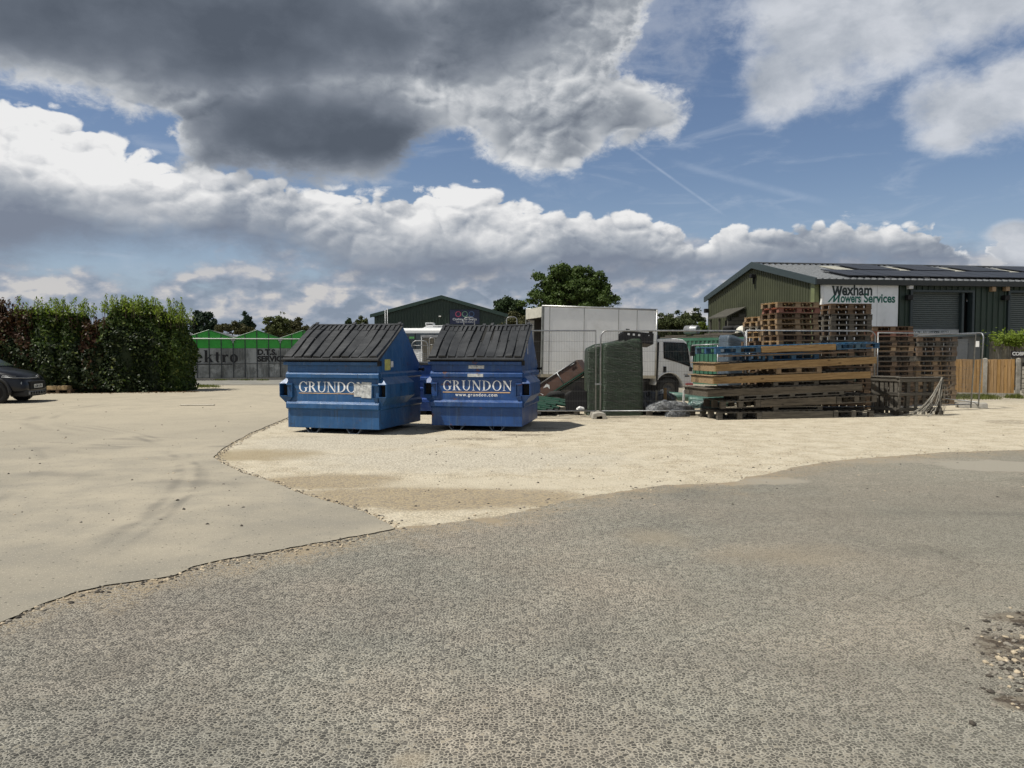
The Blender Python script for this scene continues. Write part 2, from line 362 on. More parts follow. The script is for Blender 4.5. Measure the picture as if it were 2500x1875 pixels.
def serif(mb, txt, M, size, sx=1.0, gap=0.08, mi=0, lift=0.0006, thick=0.0):
    x = 0.0; k = 0
    for ch in txt:
        w, strokes = GL[ch]
        for st in strokes:
            k += 1
            for q in st:
                mb.add([((x + a) * size * sx, b * size, 0.001 + lift * k * 0.25) for a, b in q], [tuple(range(len(q)))], mi, M)
        x += w + gap
    return x * size * sx

# ------------------------------------------------------------------ materials
MAT = {}
def newmat(name):
    m = bpy.data.materials.new(name); m.use_nodes = True; t = NT(m.node_tree); t.n.clear()
    b = t.new('ShaderNodeBsdfPrincipled'); o = t.new('ShaderNodeOutputMaterial'); t.l.new(b.outputs[0], o.inputs[0])
    MAT[name] = m; return m, t, b
def plain(name, c, rough=0.6, metal=0.0, var=0.12, scale=6.0, bump=0.0, bscale=60.0, dirt=None, dirt_amt=0.3, dscale=3.0, spec=0.5, rnd=0.0, coat=0.0, stretch=(1, 1, 1)):
    m, t, b = newmat(name)
    co = t.v('MULTIPLY', t.new('ShaderNodeTexCoord').outputs['Object'], stretch)
    n = t.noise(co, scale, 6, 0.6)
    c = tuple(c); lo = tuple(q * (1 - var) for q in c); hi = tuple(min(1, q * (1 + var)) for q in c)
    cc = t.mix(t.ss(n, 0.3, 0.7), lo, hi)
    if dirt is not None:
        dn = t.noise(t.v('ADD', co, (3.1, 7.7, 1.3)), dscale, 8, 0.68)
        cc = t.mix(t.m('MULTIPLY', t.ss(dn, 0.50, 0.68), dirt_amt), cc, dirt)
    if rnd:
        oi = t.new('ShaderNodeObjectInfo').outputs['Random']
        hs = t.new('ShaderNodeHueSaturation'); t.put(hs.inputs['Color'], cc); t.put(hs.inputs['Value'], t.ss(oi, 0, 1, 1 - rnd, 1 + rnd, 'LINEAR'))
        t.put(hs.inputs['Saturation'], t.ss(t.m('FRACT', t.m('MULTIPLY', oi, 7.3)), 0, 1, 0.75, 1.2, 'LINEAR')); cc = hs.outputs[0]
    t.put(b.inputs['Base Color'], cc)
    t.put(b.inputs['Roughness'], t.ss(n, 0.2, 0.8, max(0.02, rough - 0.08), min(1, rough + 0.08), 'LINEAR'))
    b.inputs['Metallic'].default_value = metal; b.inputs['Specular IOR Level'].default_value = spec
    if coat: b.inputs['Coat Weight'].default_value = coat; b.inputs['Coat Roughness'].default_value = 0.05
    if bump:
        bn = t.new('ShaderNodeBump'); bn.inputs['Strength'].default_value = 1.0; bn.inputs['Distance'].default_value = bump
        t.put(bn.inputs['Height'], t.noise(co, bscale, 5, 0.6)); t.l.new(bn.outputs[0], b.inputs['Normal'])
    return m
def wood(name, c1, c2, rough=0.8, rnd=0.25, axis=0, knots=True, grey=None, il=0.16):
    m, t, b = newmat(name)
    st = [14.0, 14.0, 14.0]; st[axis] = 0.9
    co = t.v('MULTIPLY', t.new('ShaderNodeTexCoord').outputs['Object'], tuple(st))
    oi = t.new('ShaderNodeObjectInfo').outputs['Random']
    co = t.v('ADD', co, t.v('SCALE', (13.0, 7.0, 5.0), scale=oi))
    isl = t.new('ShaderNodeNewGeometry').outputs['Random Per Island']
    n = t.noise(co, 2.2, 7, 0.65, 0.6); n2 = t.noise(co, 9, 4, 0.6)
    f = t.m('ADD', t.m('MULTIPLY', n, 0.75), t.m('MULTIPLY', n2, 0.25))
    cc = t.mix(t.ss(f, 0.32, 0.66), c1, c2)
    if knots:
        kc = t.v('MULTIPLY', t.new('ShaderNodeTexCoord').outputs['Object'], tuple(2.2 if i == axis else 5.0 for i in range(3)))
        kn = t.vor(t.v('ADD', kc, t.v('SCALE', (5.0, 3.0, 9.0), scale=oi)), 1.0)
        cc = t.mix(t.ss(kn, 0.05, 0.13, 0.75, 0.0), cc, tuple(q * 0.35 for q in c1))
    if grey is not None:
        gn = t.noise(t.v('ADD', t.new('ShaderNodeTexCoord').outputs['Object'], t.v('SCALE', (9.0, 4.0, 2.0), scale=oi)), 2.5, 5, 0.6)
        cc = t.mix(t.ss(gn, 0.42, 0.62, 0.0, 0.8), cc, grey)
    hs = t.new('ShaderNodeHueSaturation'); t.put(hs.inputs['Color'], cc)
    va = t.m('MULTIPLY', t.ss(oi, 0, 1, 1 - rnd, 1 + rnd, 'LINEAR'), t.ss(isl, 0, 1, 1 - il, 1 + il, 'LINEAR'))
    t.put(hs.inputs['Value'], va); t.put(hs.inputs['Saturation'], t.ss(t.m('FRACT', t.m('MULTIPLY', isl, 9.1)), 0, 1, 1 - il * 1.5, 1 + il, 'LINEAR'))
    t.put(b.inputs['Base Color'], hs.outputs[0]); b.inputs['Roughness'].default_value = rough; b.inputs['Specular IOR Level'].default_value = 0.25
    bn = t.new('ShaderNodeBump'); bn.inputs['Distance'].default_value = 0.004; t.put(bn.inputs['Height'], f); t.l.new(bn.outputs[0], b.inputs['Normal'])
    return m
def leafmat(name, c1, c2, c3=None, trans=0.25, rough=0.45):
    m, t, b = newmat(name)
    g = t.new('ShaderNodeNewGeometry'); isl = g.outputs['Random Per Island']
    n = t.noise(g.outputs['Position'], 0.9, 3, 0.5)
    cc = t.mix(t.m('ADD', t.m('MULTIPLY', isl, 0.6), t.m('MULTIPLY', n, 0.4)), c1, c2)
    if c3 is not None: cc = t.mix(t.ss(t.m('FRACT', t.m('MULTIPLY', isl, 17.0)), 0.86, 0.95), cc, c3)
    t.put(b.inputs['Base Color'], cc); b.inputs['Roughness'].default_value = rough + .1; b.inputs['Specular IOR Level'].default_value = 0.18
    tr = t.new('ShaderNodeBsdfTranslucent'); t.put(tr.inputs[0], t.mix(1.0, cc, (1.3, 1.5, 0.5), 'MULTIPLY'))
    mx = t.new('ShaderNodeMixShader'); mx.inputs[0].default_value = trans
    out = [q for q in t.n if q.type == 'OUTPUT_MATERIAL'][0]
    t.l.new(b.outputs[0], mx.inputs[1]); t.l.new(tr.outputs[0], mx.inputs[2]); t.l.new(mx.outputs[0], out.inputs[0])
    return m

# ------------------------------------------------------------------ ground materials (true world metres)
def mat_asphalt():
    m, t, b = newmat('asphalt')
    P = t.new('ShaderNodeTexCoord').outputs['Object']
    wn = t.new('ShaderNodeTexNoise'); t.put(wn.inputs['Vector'], P); wn.inputs['Scale'].default_value = 30
    Pw = t.v('ADD', P, t.v('SCALE', t.v('SUBTRACT', wn.outputs['Color'], (0.5, 0.5, 0.5)), scale=0.0035))
    st = t.v('MULTIPLY', Pw, (1.0, 1.0, 1.0))
    v = t.new('ShaderNodeTexVoronoi', feature='F1', voronoi_dimensions='2D'); t.put(v.inputs['Vector'], st); v.inputs['Scale'].default_value = 52
    vd, vc = v.outputs['Distance'], v.outputs['Color']
    sx = t.new('ShaderNodeSeparateColor'); t.put(sx.inputs[0], vc)
    big = t.noise(P, 0.55, 5, 0.6); mid = t.noise(P, 3.0, 5, 0.6); fine = t.noise(P, 160, 3, 0.7)
    th = t.m('ADD', 0.0, t.ss(mid, 0.32, 0.68, 0.58, 0.98, 'LINEAR'))
    ve = t.vor(st, 52, 'DISTANCE_TO_EDGE', dim='2D')
    stone = t.ss(t.m('SUBTRACT', ve, t.m('ADD', t.ss(mid, 0.32, 0.68, 0.10, 0.03, 'LINEAR'), t.m('MULTIPLY', t.m('POWER', sx.outputs[0], 1.6), 0.26))), -0.02, 0.06)
    v3 = t.vor(Pw, 150, dim='2D'); stone = t.m('MAXIMUM', stone, t.ss(v3, 0.30, 0.18, 0.0, 0.45))
    sc1 = t.mix(sx.outputs[1], (0.052, 0.050, 0.045), (0.140, 0.132, 0.118))
    sc1 = t.mix(t.ss(t.m('FRACT', t.m('MULTIPLY', sx.outputs[1], 13.0)), 0.90, 0.96), sc1, (0.30, 0.27, 0.22))
    binder = t.mix(t.ss(fine, 0.3, 0.7), (0.240, 0.223, 0.192), (0.50, 0.463, 0.398))
    c = t.mix(stone, binder, sc1)
    tint = t.mix(t.ss(big, 0.35, 0.65), (0.97, 1.0, 0.985), (1.03, 1.0, 0.97))
    c = t.mix(1.0, c, tint, 'MULTIPLY')
    c = t.mix(1.0, c, t.mix(t.ss(mid, 0.3, 0.7), (0.84, 0.84, 0.84), (1.14, 1.14, 1.14)), 'MULTIPLY')
    c = t.mix(1.0, c, t.mix(t.ss(t.noise(P, 0.22, 4, 0.6, 0.4), 0.38, 0.62), (0.84, 0.85, 0.86), (1.12, 1.11, 1.09)), 'MULTIPLY')
    sp = t.new('ShaderNodeSeparateXYZ'); t.put(sp.inputs[0], P)
    # browner, dustier towards the right of the road
    c = t.mix(t.ss(t.m('ADD', sp.outputs[0], t.m('MULTIPLY', big, 2.0)), 0.2, 5.0, 0.0, 0.38), c, (0.285, 0.262, 0.205))
    def spot(x, y, r, ry=None):
        q = t.v('MULTIPLY', t.v('SUBTRACT', P, (x, y, 0)), (1 / r, 1 / (ry or r), 0)); return t.m('SUBTRACT', 1.0, t.v('LENGTH', q))
    s0 = G(1610, 1312); s1 = G(1700, 1330); s2 = G(2460, 1640)
    nn = t.m('SUBTRACT', t.noise(P, 2.2, 6, 0.65), 0.5)
    c = t.mix(t.ss(t.m('ADD', spot(s0.x, s0.y, 0.55, 0.5), nn), 0.0, 1.1, 0.0, 0.5), c, (0.34, 0.29, 0.21))
    c = t.mix(t.ss(t.m('ADD', spot(s1.x + 0.6, s1.y - 0.3, 0.9, 0.45), nn), 0.0, 0.9, 0.0, 0.35), c, (0.40, 0.33, 0.23))
    g1 = G(1200, 1730)
    c = t.mix(t.ss(t.m('ADD', spot(G(1000, 1860).x, G(1000, 1860).y, 0.13, 0.1), nn), 0.0, 0.9, 0.0, 0.5), c, (0.40, 0.34, 0.25))
    # broken, dirty corner bottom right
    brk = t.m('ADD', t.m('MAXIMUM', t.m('MAXIMUM', spot(G(2505, 1590).x + 0.02, G(2515, 1590).y, 0.32, 0.28), spot(G(2530, 1510).x, G(2530, 1510).y, 0.34, 0.13)), spot(G(2500, 1720).x, G(2500, 1720).y, 0.14, 0.10)), t.m('MULTIPLY', nn, 1.1))
    dk = t.noise(P, 9, 6, 0.7)
    c = t.mix(t.ss(brk, 0.05, 0.35, 0.0, 0.8), c, t.mix(t.ss(dk, 0.44, 0.54), (0.050, 0.030, 0.018), (0.22, 0.19, 0.145)))
    for (px, py, rx_, ry_, s_) in ((1730, 1174, 1.5, 0.42, .95), (2450, 1138, 1.25, 0.65, .95), (2150, 1125, 1.5, .35, .5)):
        g_ = G(px, py); c = t.mix(t.ss(t.m('ADD', spot(g_.x, g_.y, rx_, ry_), t.m('MULTIPLY', nn, 1.2)), 0.12, 0.34, 0.0, s_), c, t.mix(fine, (0.27, 0.25, 0.205), (0.44, 0.405, 0.335)))
    # old hairline cracks and a few oil stains
    cw = t.v('ADD', P, t.v('SCALE', t.v('SUBTRACT', wn.outputs['Color'], (0.5, 0.5, 0.5)), scale=0.05)); cw = t.v('ADD', cw, t.v('SCALE', (1.0, 0.6, 0.0), scale=t.m('MULTIPLY', t.noise(P, 1.3, 5, 0.65), 0.9)))
    ck = t.vor(cw, 0.30, 'DISTANCE_TO_EDGE', dim='2D'); c = t.mix(t.m('MULTIPLY', t.ss(ck, 0.0012, 0.0036, 0.38, 0.0), t.ss(t.noise(P, 0.5, 3, 0.5), 0.44, 0.56)), c, (0.07, 0.06, 0.045))
    st_ = t.vor(t.v('ADD', P, (3.3, 1.7, 0)), 0.42, dim='2D'); c = t.mix(t.m('MULTIPLY', t.ss(t.m('ADD', st_, t.m('MULTIPLY', nn, 0.25)), 0.05, 0.16, 0.16, 0.0), 1.0), c, (0.08, 0.075, 0.065))
    # cream dust blown along the yard edge
    ed = t.new('ShaderNodeAttribute'); ed.attribute_name = 'edge'
    e2 = t.m('SUBTRACT', ed.outputs['Fac'], t.m('MULTIPLY', nn, 2.0))
    sps = t.ss(t.noise(P, 45, 3, 0.6), 0.44, 0.58)
    grv = t.mix(t.noise(P, 90, 3, 0.7), (0.22, 0.175, 0.115), (0.48, 0.395, 0.275))
    c = t.mix(t.m('MULTIPLY', t.ss(e2, 0.0, 0.80, 1.0, 0.0), sps), c, grv)
    c = t.mix(t.ss(e2, -0.15, 0.14, 0.9, 0.0), c, grv)
    # faint tyre sweeps
    for (x, y, r) in ((3.2, 0.5, 5.6), (3.4, 0.3, 7.3), (4.6, -2, 9.5)):
        dd = t.m('ABSOLUTE', t.m('SUBTRACT', t.v('DISTANCE', t.v('MULTIPLY', P, (1, 1, 0)), (x, y, 0)), r))
        c = t.mix(t.m('MULTIPLY', t.ss(dd, 0.0, 0.22, 0.16, 0.0), t.ss(mid, 0.35, 0.6)), c, (0.08, 0.075, 0.07))
    t.put(b.inputs['Base Color'], c); b.inputs['Roughness'].default_value = 0.88; b.inputs['Specular IOR Level'].default_value = 0.3
    bn = t.new('ShaderNodeBump'); bn.inputs['Distance'].default_value = 0.008; bn.inputs['Strength'].default_value = 1.0
    hh = t.m('ADD', t.m('ADD', t.m('MULTIPLY', stone, 0.55), t.m('MULTIPLY', fine, 0.55)), t.m('MULTIPLY', t.ss(brk, 0.0, 0.3), t.m('MULTIPLY', dk, 4.0)))
    t.put(bn.inputs['Height'], hh); t.l.new(bn.outputs[0], b.inputs['Normal'])
    return m
def mat_pad():
    m, t, b = newmat('worn_tarmac')
    P = t.new('ShaderNodeTexCoord').outputs['Object']
    sp = t.new('ShaderNodeSeparateXYZ'); t.put(sp.inputs[0], P)
    big = t.noise(P, 0.30, 5, 0.6); mid = t.noise(P, 1.6, 6, 0.65); fine = t.noise(P, 120, 4, 0.7); f2 = t.noise(P, 34, 4, 0.65)
    c = t.mix(t.ss(big, 0.35, 0.65), (0.262, 0.240, 0.194), (0.375, 0.335, 0.262))
    c = t.mix(t.ss(mid, 0.38, 0.68, 0.0, 0.45), c, (0.205, 0.195, 0.168))
    far = t.ss(sp.outputs[1], 8.0, 22.0)
    c = t.mix(t.m('MULTIPLY', far, 0.75), c, t.mix(t.ss(mid, 0.3, 0.7), (0.350, 0.312, 0.240), (0.450, 0.395, 0.298)))
    c = t.mix(t.ss(f2, 0.60, 0.70, 0.0, 0.45), c, (0.13, 0.12, 0.10))
    c = t.mix(1.0, c, t.mix(fine, (0.72, 0.72, 0.72), (1.28, 1.28, 1.28)), 'MULTIPLY')
    wht = t.vor(P, 22, dim='2D'); c = t.mix(t.ss(wht, 0.05, 0.09, 0.7, 0.0), c, (0.55, 0.50, 0.40))
    blk = t.vor(t.v('ADD', P, (4, 9, 0)), 5, dim='2D'); c = t.mix(t.ss(blk, 0.03, 0.05, 0.8, 0.0), c, (0.06, 0.055, 0.045))
    # tyre marks: arcs
    for (x, y, r, w, s) in ((-17.5, 4.6, 14.30, 0.07, 0.5), (-17.5, 4.6, 14.52, 0.05, 0.4), (-17.5, 4.6, 12.6, 0.08, 0.40), (-9.4, 7.5, 6.0, 0.07, 0.34), (-5.0, 3.0, 9.8, 0.06, .4), (-5.2, 3.0, 10.1, 0.06, .35), (-3.5, 21.5, 8.4, 0.16, 0.45), (-3.4, 21.6, 8.1, 0.10, 0.35), (-6.5, 19, 6.5, 0.12, 0.35), (-1.0, 23, 14.0, 0.2, 0.35), (-1.0, 23, 12.4, 0.15, 0.25)):
        dd = t.m('ABSOLUTE', t.m('SUBTRACT', t.v('DISTANCE', t.v('ADD', t.v('MULTIPLY', P, (1, 1, 0)), t.v('SCALE', (0.5, 0.3, 0.0), scale=t.m('MULTIPLY', mid, 0.2))), (x, y, 0)), r))
        c = t.mix(t.m('MULTIPLY', t.ss(dd, w * 0.1, w * 1.5, s * 0.8, 0.0), t.m('MULTIPLY', t.ss(big, 0.36, 0.56), t.ss(t.noise(P, 0.8, 3, 0.5), 0.40, 0.60))), c, (0.105, 0.10, 0.09))
    t.put(b.inputs['Base Color'], c); b.inputs['Roughness'].default_value = 0.9; b.inputs['Specular IOR Level'].default_value = 0.3
    bn = t.new('ShaderNodeBump'); bn.inputs['Distance'].default_value = 0.0025
    t.put(bn.inputs['Height'], t.m('ADD', fine, t.m('MULTIPLY', f2, 1.2))); t.l.new(bn.outputs[0], b.inputs['Normal'])
    return m
def mat_gravel():
    m, t, b = newmat('yard_gravel')
    P = t.new('ShaderNodeTexCoord').outputs['Object']
    sp = t.new('ShaderNodeSeparateXYZ'); t.put(sp.inputs[0], P)
    big = t.noise(P, 0.45, 5, 0.6, 0.5); mid = t.noise(P, 2.4, 6, 0.7, 0.3); fine = t.noise(P, 75, 4, 0.75)
    v = t.new('ShaderNodeTexVoronoi', feature='F1', voronoi_dimensions='2D'); t.put(v.inputs['Vector'], P); v.inputs['Scale'].default_value = 40
    sx = t.new('ShaderNodeSeparateColor'); t.put(sx.inputs[0], v.outputs['Color'])
    st = t.mix(sx.outputs[0], (0.28, 0.232, 0.155), (0.68, 0.585, 0.415))
    st = t.mix(t.ss(sx.outputs[1], 0.80, 0.88), st, (0.10, 0.08, 0.06))
    c = t.mix(t.ss(v.outputs['Distance'], 0.25, 0.55), st, (0.20, 0.155, 0.10))
    pale = t.mix(fine, (0.44, 0.400, 0.315), (0.80, 0.735, 0.59))
    c = t.mix(t.ss(mid, 0.34, 0.66, 0.35, 0.72), c, pale)
    sw = t.noise(t.v('MULTIPLY', P, (0.16, 2.2, 1)), 1.6, 6, 0.65, 0.5); c = t.mix(t.ss(sw, 0.52, 0.70, 0.0, 0.12), c, (0.30, 0.25, 0.17))
    nn = t.m('SUBTRACT', t.noise(P, 1.7, 6, 0.65), 0.5)
    def spot(px, py, r, ry):
        g = G(px, py); q = t.v('MULTIPLY', t.v('SUBTRACT', P, (g.x, g.y, 0)), (1 / r, 1 / ry, 0)); return t.m('ADD', t.m('SUBTRACT', 1.0, t.v('LENGTH', q)), nn)
    # coarse tan stones in the lower wedge
    tan = t.mix(fine, (0.20, 0.158, 0.098), (0.48, 0.39, 0.255))
    tan = t.mix(t.ss(sx.outputs[2], 0.3, 0.9), tan, (0.22, 0.185, 0.14))
    wg = t.m('MAXIMUM', spot(1050, 1215, 2.3, 0.85), spot(800, 1175, 1.2, 0.7)); c = t.mix(t.ss(wg, 0.0, 0.45, 0.0, 0.85), c, tan)
    wg = spot(640, 1110, 1.3, 1.0); c = t.mix(t.ss(wg, 0.1, 0.5, 0.0, 0.75), c, (0.29, 0.235, 0.145))
    # washed, greyer cement ground below the blue skips
    wg = t.m('MAXIMUM', spot(1120, 1120, 3.2, 1.8), spot(850, 1080, 2.4, 1.7))
    cem = t.mix(t.ss(t.noise(P, 26, 5, 0.7), 0.4, 0.6), (0.27, 0.248, 0.205), (0.60, 0.56, 0.47))
    c = t.mix(t.ss(wg, 0.0, 0.6, 0.0, 0.62), c, cem)
    wg = spot(1300, 1180, 2.6, 0.55); c = t.mix(t.ss(wg, 0.1, 0.5, 0.0, 0.55), c, (0.50, 0.45, 0.35))
    # dark litter and drips before the skips, trodden dirt by the fence
    for (px, py, r, ry, s) in ((1160, 1072, 0.75, 0.30, 0.75), (1290, 1062, 0.7, 0.22, 0.85), (1330, 1046, 0.5, 0.3, 0.6), (1600, 1020, 2.6, 0.55, 0.40), (1440, 1028, 1.2, 0.5, 0.40), (700, 1066, 0.8, 0.25, 0.3), (2460, 1030, 0.7, 0.7, 0.5)):
        wg = spot(px, py, r, ry); c = t.mix(t.m('MULTIPLY', t.ss(wg, 0.0, 0.5, 0.0, s), t.ss(t.noise(P, 14, 6, 0.75), 0.42, 0.56)), c, (0.085, 0.065, 0.045))
    # greyer track beyond and away from the yard
    c = t.mix(t.ss(sp.outputs[1], 22.0, 27.0, 0.0, 0.7), c, (0.22, 0.205, 0.175))
    c = t.mix(1.0, c, t.mix(fine, (0.74, 0.74, 0.74), (1.24, 1.24, 1.24)), 'MULTIPLY')
    blk = t.vor(t.v('ADD', P, (4, 9, 0)), 6, dim='2D'); c = t.mix(t.ss(blk, 0.035, 0.06, 0.85, 0.0), c, (0.07, 0.06, 0.045))
    t.put(b.inputs['Base Color'], c); b.inputs['Roughness'].default_value = 0.95; b.inputs['Specular IOR Level'].default_value = 0.2
    bn = t.new('ShaderNodeBump'); bn.inputs['Distance'].default_value = 0.007
    t.put(bn.inputs['Height'], t.m('ADD', t.m('MULTIPLY', t.m('SUBTRACT', 1.0, v.outputs['Distance']), 0.7), fine)); t.l.new(bn.outputs[0], b.inputs['Normal'])
    return m
def mat_patch():
    m, t, b = newmat('smooth_patch')
    P = t.new('ShaderNodeTexCoord').outputs['Object']
    mid = t.noise(P, 2.4, 6, 0.7); fine = t.noise(P, 90, 4, 0.7)
    c = t.mix(mid, (0.23, 0.215, 0.17), (0.35, 0.315, 0.25)); c = t.mix(1.0, c, t.mix(fine, (0.8, 0.8, 0.8), (1.2, 1.2, 1.2)), 'MULTIPLY')
    t.put(b.inputs['Base Color'], c); b.inputs['Roughness'].default_value = 0.9
    return m
# =================================================================== GROUND
M_asph, M_pad, M_grav, M_patch = mat_asphalt(), mat_pad(), mat_gravel(), mat_patch()
def struct(o, label=None): o['kind'] = 'structure'; return o
def sheet(name, pts, z, mat, skirt=0.0, skirt_mat=None):
    bm = bmesh.new(); vs = [bm.verts.new((p[0], p[1], z)) for p in pts]
    es = [bm.edges.new((vs[i], vs[(i + 1) % len(vs)])) for i in range(len(vs))]
    r = bmesh.ops.triangle_fill(bm, edges=es, use_beauty=True)
    for f in bm.faces:
        f.normal_update()
        if f.normal.z < 0: f.normal_flip()
    if skirt:
        lo = [bm.verts.new((p[0], p[1], z - skirt)) for p in pts]
        for i in range(len(vs)):
            j = (i + 1) % len(vs); f = bm.faces.new((vs[i], vs[j], lo[j], lo[i])); f.material_index = 1
    me = bpy.data.meshes.new(name); bm.to_mesh(me); bm.free(); me.materials.append(mat)
    if skirt: me.materials.append(skirt_mat)
    o = bpy.data.objects.new(name, me); col.objects.link(o); return struct(o)
g = MB(); g.add([(-1500, -300, 0), (1500, -300, 0), (1500, 2500, 0), (-1500, 2500, 0)], [(0, 1, 2, 3)])
struct(g.build('ground', M_grav))
rng = random.Random(5)
def rough(pts, step=0.06, amp=0.02, seed=1):
    rg = random.Random(seed); out = []; a1 = a2 = 0.0
    for i in range(len(pts) - 1):
        p, q = Vector(pts[i]).to_2d(), Vector(pts[i + 1]).to_2d(); n = max(1, int((q - p).length / step)); d = (q - p).normalized(); nr = Vector((-d.y, d.x))
        for k in range(n):
            a1 = a1 * 0.93 + rg.gauss(0, amp * 0.38); a2 = a2 * 0.4 + rg.gauss(0, amp * 0.25)
            out.append(p + (q - p) * (k / n) + nr * (a1 + a2))
    out.append(Vector(pts[-1]).to_2d()); return out
crack_px = [(0, 1523), (94, 1482), (170, 1452), (259, 1432), (353, 1419), (423, 1407), (470, 1385), (541, 1368), (623, 1354), (705, 1339), (793, 1324), (882, 1308), (964, 1293)]
edge_px = [(999, 1288), (1075, 1282), (1175, 1267), (1250, 1255), (1338, 1235), (1426, 1214), (1497, 1203), (1579, 1189), (1697, 1182), (1797, 1176), (1838, 1164), (1943, 1142), (2014, 1130), (2167, 1115), (2308, 1105), (2500, 1099)]
crack = rough([(-14, 1.6, 0), (-7, 3.1, 0)] + [G(*p) for p in crack_px], 0.05, 0.018, 3)
redge = rough([G(*p) for p in [crack_px[-1]] + edge_px] + [(14, 14.6, 0), (26, 19, 0), (60, 30, 0)], 0.06, 0.035, 8)
bound = crack[:-1] + redge
# road: rows follow the boundary so that every vertex knows its distance to the edge
rows = [0, .04, .09, .16, .26, .4, .6, .9, 1.4, 2.2, 3.5, 6, 10, 18, 40]
vs, fs, ed = [], [], []
for p in bound:
    for r_ in rows: vs.append((p.x, p.y - r_, 0.004)); ed.append(r_ * 0.97)
n = len(rows)
for i in range(len(bound) - 1):
    for k in range(n - 1): a = i * n + k; fs.append((a, a + 1, a + n + 1, a + n))
me = bpy.data.meshes.new('road'); me.from_pydata(vs, [], fs); at = me.attributes.new('edge', 'FLOAT', 'POINT'); at.data.foreach_set('value', ed)
me.materials.append(M_asph); road = struct(bpy.data.objects.new('road', me)); col.objects.link(road)
M_dark = plain('crack_dirt_and_shade', (0.022, 0.018, 0.013), 0.95, var=0.3)  # dark dirt; shade down in the crack is put into the colour too
pad_r = rough([G(964, 1293), G(917, 1264), G(840, 1236), G(740, 1206), G(664, 1176), G(594, 1157), G(541, 1132), G(519, 1118)], 0.05, 0.012, 11)
pad_r += rough([G(519, 1118), G(554, 1091), G(617, 1056), G(699, 1022), G(800, 985), G(990, 960), (-3.2, 34.6)], 0.06, 0.010, 12)[1:]
pad = sheet('tarmac_pad', crack + pad_r[1:] + [Vector((-60, 34.6)), Vector((-60, 1.6))], 0.013, M_pad, 0.0125, M_dark)
M_acc = plain('access_tarmac', (0.20, 0.195, 0.175), 0.9, var=0.15, scale=1.2, bump=0.002, bscale=60, dirt=(0.34, 0.31, 0.25), dirt_amt=0.6, dscale=0.8)
sheet('access_road', [Vector(p) for p in rough([(-60, 35.9, 0), (-16, 35.6, 0), (-9, 36.1, 0), (-4, 36.4, 0)], 0.3, 0.06, 2)] + [Vector((-4, 44)), Vector((-60, 44))], 0.008, M_acc)
# loose stones (nobody could count them)
def stones(name, sites, mats, label, group=None):
    mb = MB(); rg = random.Random(31)
    base = [(0, 0, 1), (.9, 0, .3), (.28, .86, .3), (-.73, .53, .3), (-.73, -.53, .3), (.28, -.86, .3), (.6, .5, -.4), (-.3, .8, -.4), (-.8, 0, -.4), (-.3, -.8, -.4), (.6, -.5, -.4)]
    fc = [(0, 1, 2), (0, 2, 3), (0, 3, 4), (0, 4, 5), (0, 5, 1), (1, 6, 2), (2, 6, 7), (2, 7, 3), (3, 7, 8), (3, 8, 4), (4, 8, 9), (4, 9, 5), (5, 9, 10), (5, 10, 1), (1, 10, 6)]
    for (x, y, z, s) in sites:
        a = rg.uniform(0, 6.28); sx, sy, sz = s * rg.uniform(.7, 1.4), s * rg.uniform(.6, 1.1), s * rg.uniform(.35, .75)
        M = Matrix.Translation((x, y, z + sz * 0.25)) @ Matrix.Rotation(a, 4, 'Z') @ Matrix.Diagonal((sx, sy, sz, 1))
        mb.add([(p[0] * rg.uniform(.8, 1.2), p[1] * rg.uniform(.8, 1.2), p[2]) for p in base], fc, rg.randrange(len(mats)), M)
    o = mb.build(name, mats); tag(o, label, name, kind='stuff'); return o
M_s1 = plain('stone_pale', (0.42, 0.35, 0.25), 0.9, var=0.3, scale=20); M_s2 = plain('stone_grey', (0.20, 0.18, 0.15), 0.9, var=0.3, scale=20); M_s3 = plain('stone_dark', (0.055, 0.047, 0.038), 0.9, var=0.3, scale=20)
sites = []
for i in range(2600):
    k = rng.randrange(len(crack) - 5); p = crack[k]
    if p.x < -4.5: continue
    d = abs(rng.gauss(0, 0.11)) + 0.01; sites.append((p.x + rng.uniform(-.03, .03), p.y - d, 0.004, rng.choice([.005, .007, .009, .012, .017])))
for i in range(500):
    k = rng.randrange(len(redge) // 2); p = redge[k]; sites.append((p.x, p.y + rng.gauss(0, 0.16), 0.004, rng.choice([.006, .008, .011, .015])))
for i in range(1500):
    p = pad_r[rng.randrange(len(pad_r) // 2)]; sites.append((p.x + abs(rng.gauss(0, .06)), p.y + rng.gauss(0, .04), 0.0, rng.choice([.006, .009, .013, .018])))
stones('rubble', sites, [M_s1, M_s1, M_s2, M_s3], 'small broken stones and grit strewn along the edge of the road')
sites = []
for i in range(260):
    px, py = rng.uniform(0, 950), 950 + 380 * rng.random() ** 1.3; q = G(px, py)
    if py < 1290 and not (px > 600 and py > 1010): sites.append((q.x, q.y, 0.013, rng.choice([.006, .008, .012, .02])))
for i in range(420):
    px, py = rng.uniform(1000, 2500), rng.uniform(1035, 1240); q = G(px, py); sites.append((q.x, q.y, 0.0, rng.choice([.006, .009, .012, .017])))
stones('stones', sites, [M_s3, M_s2, M_s3, M_s1], 'scattered dark pebbles and clods over the tarmac pad and the gravel')
sites = []
for i in range(260):
    px, py = 2505 - abs(rng.gauss(0, 50)), rng.gauss(1610, 62); q = G(px, py)
    if py < 1870: sites.append((q.x, q.y, 0.004, rng.choice([.004, .006, .009, .014, .02])))
stones('debris', sites, [M_s1, M_s3, M_s2, M_s3, M_s2], 'brown dirt and pale chippings in the broken patch at the right edge of the road')

